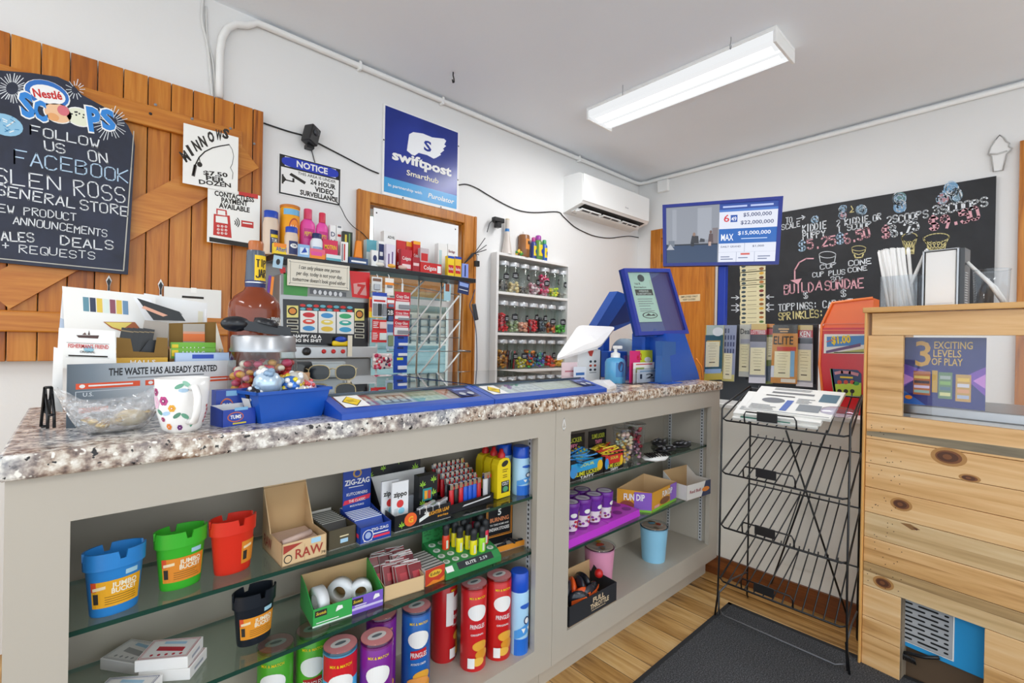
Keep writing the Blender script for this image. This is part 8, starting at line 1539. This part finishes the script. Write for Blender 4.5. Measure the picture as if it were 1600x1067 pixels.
for i in range(7):
    m = MB(); m.box(x0, WL, 0 if i % 2 else .001, .02, zs[i+1]+.0008, zs[i]-.0008, TINT[i in (4, 6)], .0015)
    D = Dec(m, flat((0, 0 if i % 2 else .001, 0), (1, 0, 0), (0, 0, 1)), .0003); KD, KL, KM = mat('54301c', .5), mat('7a4a2a', .5), mat('b08048', .5)
    def knot(px, py, rx, ry):
        u, v = uv(px, py); k = .0019
        D.ell(u, v, rx*k*1.35, ry*k*1.4, KM, 1, 24, .0); D.ell(u, v, rx*k, ry*k, KL, 2, 20); D.ell(u-.002, v, rx*k*.8, ry*k*.75, KD, 3, 18); D.ell(u-.003, v, rx*k*.35, ry*k*.4, KL, 4, 12)
    if i == 0: u, v = uv(1358, 676); D.poly([(x0+.002, v+.006), (u+.08, v+.013), (u+.3, v+.017), (u+.6, v+.02), (u+.6, v-.012), (u+.3, v-.014), (x0+.002, v-.0115)], GST, 1)
    if i == 1: knot(1482, 714, 19, 12); knot(1515, 747, 11, 5)
    if i == 3: knot(1408, 788, 13, 9)
    if i == 6: knot(1380, 911, 13, 9)
    if i == 4: u, v = uv(1422, 824); D.poly([(u-.03, v+.008), (u, v+.012), (u+.03, v), (u+.005, v-.008)], mat('8a6238', .6), 1); D.poly([(u+.005, v+.003), (u+.022, v+.001), (u+.02, v-.005)], KD, 2)
    for _ in range(8): D.ell(x0+random.uniform(.01, .12), random.uniform(zs[i+1]+.008, zs[i]-.008), .0018, .0018, mat('3a2414'), 2, 8)
    m.build('plank', t)
xo0, xo1 = uv(1407, 980)[0], uv(1538, 1000)[0]
for za, zb in ((uv(1358, 964)[1], zs[7]), (uv(1358, 992)[1], uv(1358, 964)[1]), (.004, uv(1358, 992)[1])):
    plank(x0, xo0, za, zb)
    m = MB(); m.box(xo1, WL, 0, .02, za+.0008, zb-.0008, PINE, .0015); m.build('plank', t)
m = MB(); m.box(xo0-.002, xo0+.0, .0005, .4, .003, zs[7], mat('9a8a76', .6)); m.build('opening_edge', t)
m = MB(); m.box(xw, WL, .012, .015, zw0, zw1, m_glass('case_pane', 'ffffff', .55)); m.build('window_pane', t)
m = MB(); m.box(WL-.02, WL, .02, DEP, 0, zT-.02, PINEV); m.build('end_panel', t)
# inside the case: freezer with a poster, seen through the pane; blue machine below
fr_ = CO+UXc*.0; R4 = Matrix.Rotation(rc, 4, 'Z')
def cw(x, y, z): return CO + R4 @ Vector((x, y, z))
def ctop(px, py, y): # point on the case top: depth y behind the front
    d = cf + cr*((px-800)/FPX) + cd*((py-533.5)/FPX); nI = R4 @ Vector((0, 1, 0)); q = CO+nI*y; tt = (q-CAMP).dot(nI)/d.dot(nI); p = CAMP+d*tt; return (p-CO).dot(UXc), p.z-zT
zsf = uv(1410, 622)[1]
ft = thing('freezer', 'grey steel freezer inside the wooden case behind the glass', 'freezer', cw(.5, .1, 0), rc)
m = MB(); m.box(-.42, .32, 0, .4, .36, zw0+.005, mat('c9cbcc', .35), .004); m.box(-.38, .1, -.002, .0, zw0-.1, zw0+.002, WHITE); m.build('body', ft)
m = MB(); m.box(-.43, .33, -.012, .41, zw0+.005, zw0+.04, STEEL, .004); m.build('lid', ft)
m = MB(); m.box(-.43, .33, .0, .4, 0.0, .358, mat('8a8d90', .5)); m.build('base', ft)
pc0, pc1 = ctop(1412, 570, .1)[0], ctop(1540, 570, .1)[0]; pw = pc1-pc0; ph = ctop(1412, 527, .1)[1]+zT-zw0-.041; NV = mat('22287a', .3)
pt_ = thing('lottery_poster', 'blue and purple poster about levels of play behind the case glass', 'poster', cw((pc0+pc1)/2, .105, zw0+.041), rc)
m = MB(); m.box(-pw/2, pw/2, 0, .003, 0, ph, NV); m.build('sheet', pt_)
m = MB(); D = Dec(m, flat((-pw/2, 0, 0), (1, 0, 0), (0, 0, 1)))
printf(D, pw, ph, [('p', [(0, .25), (.3, .5), (.0, .6)], mat('6a4ab5', .3), 1), ('p', [(1, .2), (.75, .45), (1, .6)], mat('7a4ab5', .3), 1), ('p', [(0, .28), (.16, .38), (0, .45)], mat('c98ad9', .3), 2), ('p', [(1, .3), (.86, .4), (1, .5)], mat('c98ad9', .3), 2), ('p', [(0, 0), (.3, 0), (0, .2)], mat('2a62b5', .3), 2), ('t', '3', .25, .58, .36, mat('d9a53a', .35), .2, 4), ('t', 'EXCITING', .62, .84, .1, mat('d9b560', .35), .46, 4), ('t', 'LEVELS', .55, .72, .1, mat('d9b560', .35), .34, 4), ('t', 'OF PLAY', .55, .6, .1, mat('d9b560', .35), .38, 4), ('r', .13, .15, .35, .5, mat('b5652f', .35), 3), ('r', .37, .2, .44, .52, mat('c9a03a', .35), 3), ('r', .45, .12, .62, .5, mat('6a8a6a', .35), 3), ('r', .66, .1, .84, .48, mat('c9a05a', .35), 3), ('e', .07, .1, .05, .03, ORG, 3)] + [('r', .14, .18+.07*i, .34, .22+.07*i, mat(('8fb5b0', 'd9c9e6', '3a2a3a', 'e0c060')[i], .35), 4) for i in range(4)] + [('r', .68, .14+.08*i, .82, .19+.08*i, mat(('b5c0d9', 'e0a57a', 'd9d9e6', 'e8c35a')[i], .35), 4) for i in range(4)] + [('r', .47, .16+.08*i, .6, .21+.08*i, mat(('d9d99a', '5a7a8a', '8ab56a', 'a9b5b0')[i], .35), 4) for i in range(4)]); m.build('print', pt_)
BLM = mat('2f9ad6', .35); mt = thing('blue_machine', 'bright blue machine with a grey slotted grille inside the case opening', 'machine', cw((xo0+xo1)/2, .055, 0), rc)
mw_ = (xo1-xo0)+.1; zg0 = ctop(1538, 1062, .055)[1]+zT
m = MB(); m.box(-mw_/2, mw_/2, 0, .04, zg0, zs[7]+.05, BLM, .003); m.build('front_panel', mt)
xg0, xg1 = -mw_/2+.01, ctop(1489, 970, .05)[0]-(xo0+xo1)/2; zgb = ctop(1486, 1031, .05)[1]+zT
m = MB(); m.box(xg0, xg1, -.006, 0, zgb, zs[7]+.045, mat('adaeb0', .4), .004); m.box(xg0-.003, xg1+.004, -.003, -.0005, zgb-.004, zs[7]+.046, WHITE, .002); m.build('grille_plate', mt)
m = MB(); D = Dec(m, flat((xg0, -.006, zgb), (1, 0, 0), (0, 0, 1)))
for r in range(11):
    for c_ in range(-1, 4):
        a = .004+c_*.074+(r % 2)*.037; a0, a1 = max(a, .004), min(a+.058, xg1-xg0-.01)
        if a1-a0 > .01: D.rect(a0+.003, .012+r*.0165, a1-.003, .019+r*.0165, mat('101214'), 1); D.ell(a0+.003, .0155+r*.0165, .0035, .0035, mat('101214'), 1, 8); D.ell(a1-.003, .0155+r*.0165, .0035, .0035, mat('101214'), 1, 8)
m.build('grille_slot', mt)
m = MB(); m.box(-mw_/2, mw_/2, .015, .04, 0.0, zg0, mat('5a4632', .7)); m.build('base', mt)
m = MB(); p0 = uv(1412, 1020); a = Vector((xo0+.012-(xo0+xo1)/2, -.02, ctop(1415, 1018, .04)[1]+zT)); m.tube([a+Vector((-.03, .02, -.02)), a, a+Vector((.05, -.0, .012)), a+Vector((.09, .005, .03))], .006, BLACK)
for k in range(9): b = a+Vector((.004*k-.01, -.004, -.006)); m.tube([b, b+Vector((.004*(k-4)*.3, 0, -.022))], .0022, BLACK, 5)
tag(m.build('coiled_cord', None, cw((xo0+xo1)/2, .055, 0), rc), 'black cords bunched at the left of the blue machine', 'cord')
# on top of the case
y_ = .1; xa, xb = ctop(1379, 470, y_)[0], ctop(1438, 470, y_)[0]; hs = ctop(1400, 389, y_)[1]; hc_ = ctop(1400, 432, y_)[1]
st = thing('straw_holder', 'clear holder of white wrapped straws on the wooden case', 'holder', cw((xa+xb)/2, y_, zT), rc); w_ = xb-xa
m = MB(); [m.box(*q, ACRYL) for q in ((-w_/2, w_/2, -.03, -.028, 0, hc_), (-w_/2, w_/2, .03, .032, 0, hc_), (-w_/2, -w_/2+.002, -.03, .032, 0, hc_), (w_/2-.002, w_/2, -.03, .032, 0, hc_), (-w_/2, w_/2, -.03, .032, 0, .002))]; m.box(-w_/2-.001, -w_/2+.001, -.031, -.027, 0, hc_, DK); m.box(w_/2-.002, w_/2+.001, -.031, -.027, 0, hc_, DK); m.build('clear_box', st)
m = MB(); m.tube([(0, 0, 0), (0, 0, hs*.98)], .0062, mat('f1efec', .6), 8); m.tube([(0, 0, hs*.98), (.002, 0, hs)], .005, mat('f4f2ef', .6), 6); s0 = None
for k in range(26):
    bx_, by_ = random.uniform(-w_*.36, w_*.4), random.uniform(-.022, .022); lean = (.02-bx_*.0)*.1+.10+random.uniform(-.05, .07); L_ = Matrix.Rotation(-lean, 4, 'Y')
    if k == 25: bx_, lean = -w_*.1, -.36
    ob = (m.build('paper_straw') if s0 is None else s0.copy())
    if s0 is None: s0 = ob
    else: COL.objects.link(ob)
    ob.location = cw((xa+xb)/2+bx_*.8, y_+by_, zT+.003); ob.rotation_euler = (R4 @ Matrix.Rotation(-lean, 4, 'Y') @ Matrix.Rotation(random.uniform(-.05, .05), 4, 'X')).to_euler()
    tag(ob, 'white paper-wrapped straw standing in the clear holder' if k < 25 else 'white straw leaning right across the others in the holder', 'straw', 'white straws in the holder' if k < 25 else None)
    if k == 25 and 'group' in ob: del ob['group']
xa, xb = ctop(1441, 470, y_)[0], ctop(1498, 470, y_)[0]; hn = ctop(1470, 390, y_)[1]; w_ = xb-xa
nt_ = thing('napkin_holder', 'chrome and black napkin dispenser full of white napkins', 'napkin holder', cw((xa+xb)/2, y_-.01, zT), rc)
m = MB(); [m.box(*q, STEEL, .001) for q in ((-w_/2, -w_/2+.006, 0, .09, 0, hn), (w_/2-.006, w_/2, 0, .09, 0, hn), (-w_/2, w_/2, 0, .09, hn-.004, hn), (-w_/2, w_/2, 0, .09, 0, .004))]; m.build('shell', nt_)
m = MB(); m.box(-w_/2+.008, w_/2-.008, .004, .085, .006, hn-.006, mat('f3f2f0', .8), .003); D = Dec(m, flat((-w_/2+.008, .004, 0), (1, 0, 0), (0, 0, 1))); D.line([(.006, .012), (w_-.024, .014)], .0015, LGREY); m.build('napkins', nt_)
m = MB(); m.box(w_/2+.0, w_/2+.014, .01, .085, .0, hn*.99, mat('3c3f43', .3)); [m.box(w_/2+.014, w_/2+.016, .02, .05, .012+k*.009, .016+k*.009, LGREY) for k in range(13)]; m.build('side_panel', nt_)
xa, xb = ctop(1518, 468, y_+.03)[0], ctop(1578, 468, y_+.03)[0]; hk = ctop(1550, 421, y_+.03)[1]; w_ = xb-xa
ck = thing('spoon_cup', 'round clear plastic cup with white spoons on the wooden case', 'cup', cw((xa+xb)/2, y_+.04, zT), rc)
m = MB(); m.lathe([(w_*.44, 0), (w_*.46, .003), (w_*.5, hk)], ACRYL, 28, cap=False); m.lathe([(w_*.5, hk-.004), (w_*.515, hk), (w_*.49, hk)], ACRYL, 28, cap=False); m.lathe([(w_*.44, .002), (.0001, .002)], mat('3a4656', .2), 28, cap=False); m.build('cup', ck)
m = MB(); m.tube([(-w_*.62, -.02, hk*1.25), (0, -.02, hk*.6), (w_*.3, 0, .012)], .006, mat('eceae6', .4), 8); m.tube([(-w_*.5, .0, hk*1.1), (w_*.1, .01, hk*.5), (w_*.38, 0, .01)], .006, mat('eceae6', .4), 8); ob = m.build('plastic_spoon', None, cw((xa+xb)/2, y_+.04, zT), rc); tag(ob, 'white plastic spoon handles leaning out of the clear cup', 'spoon')
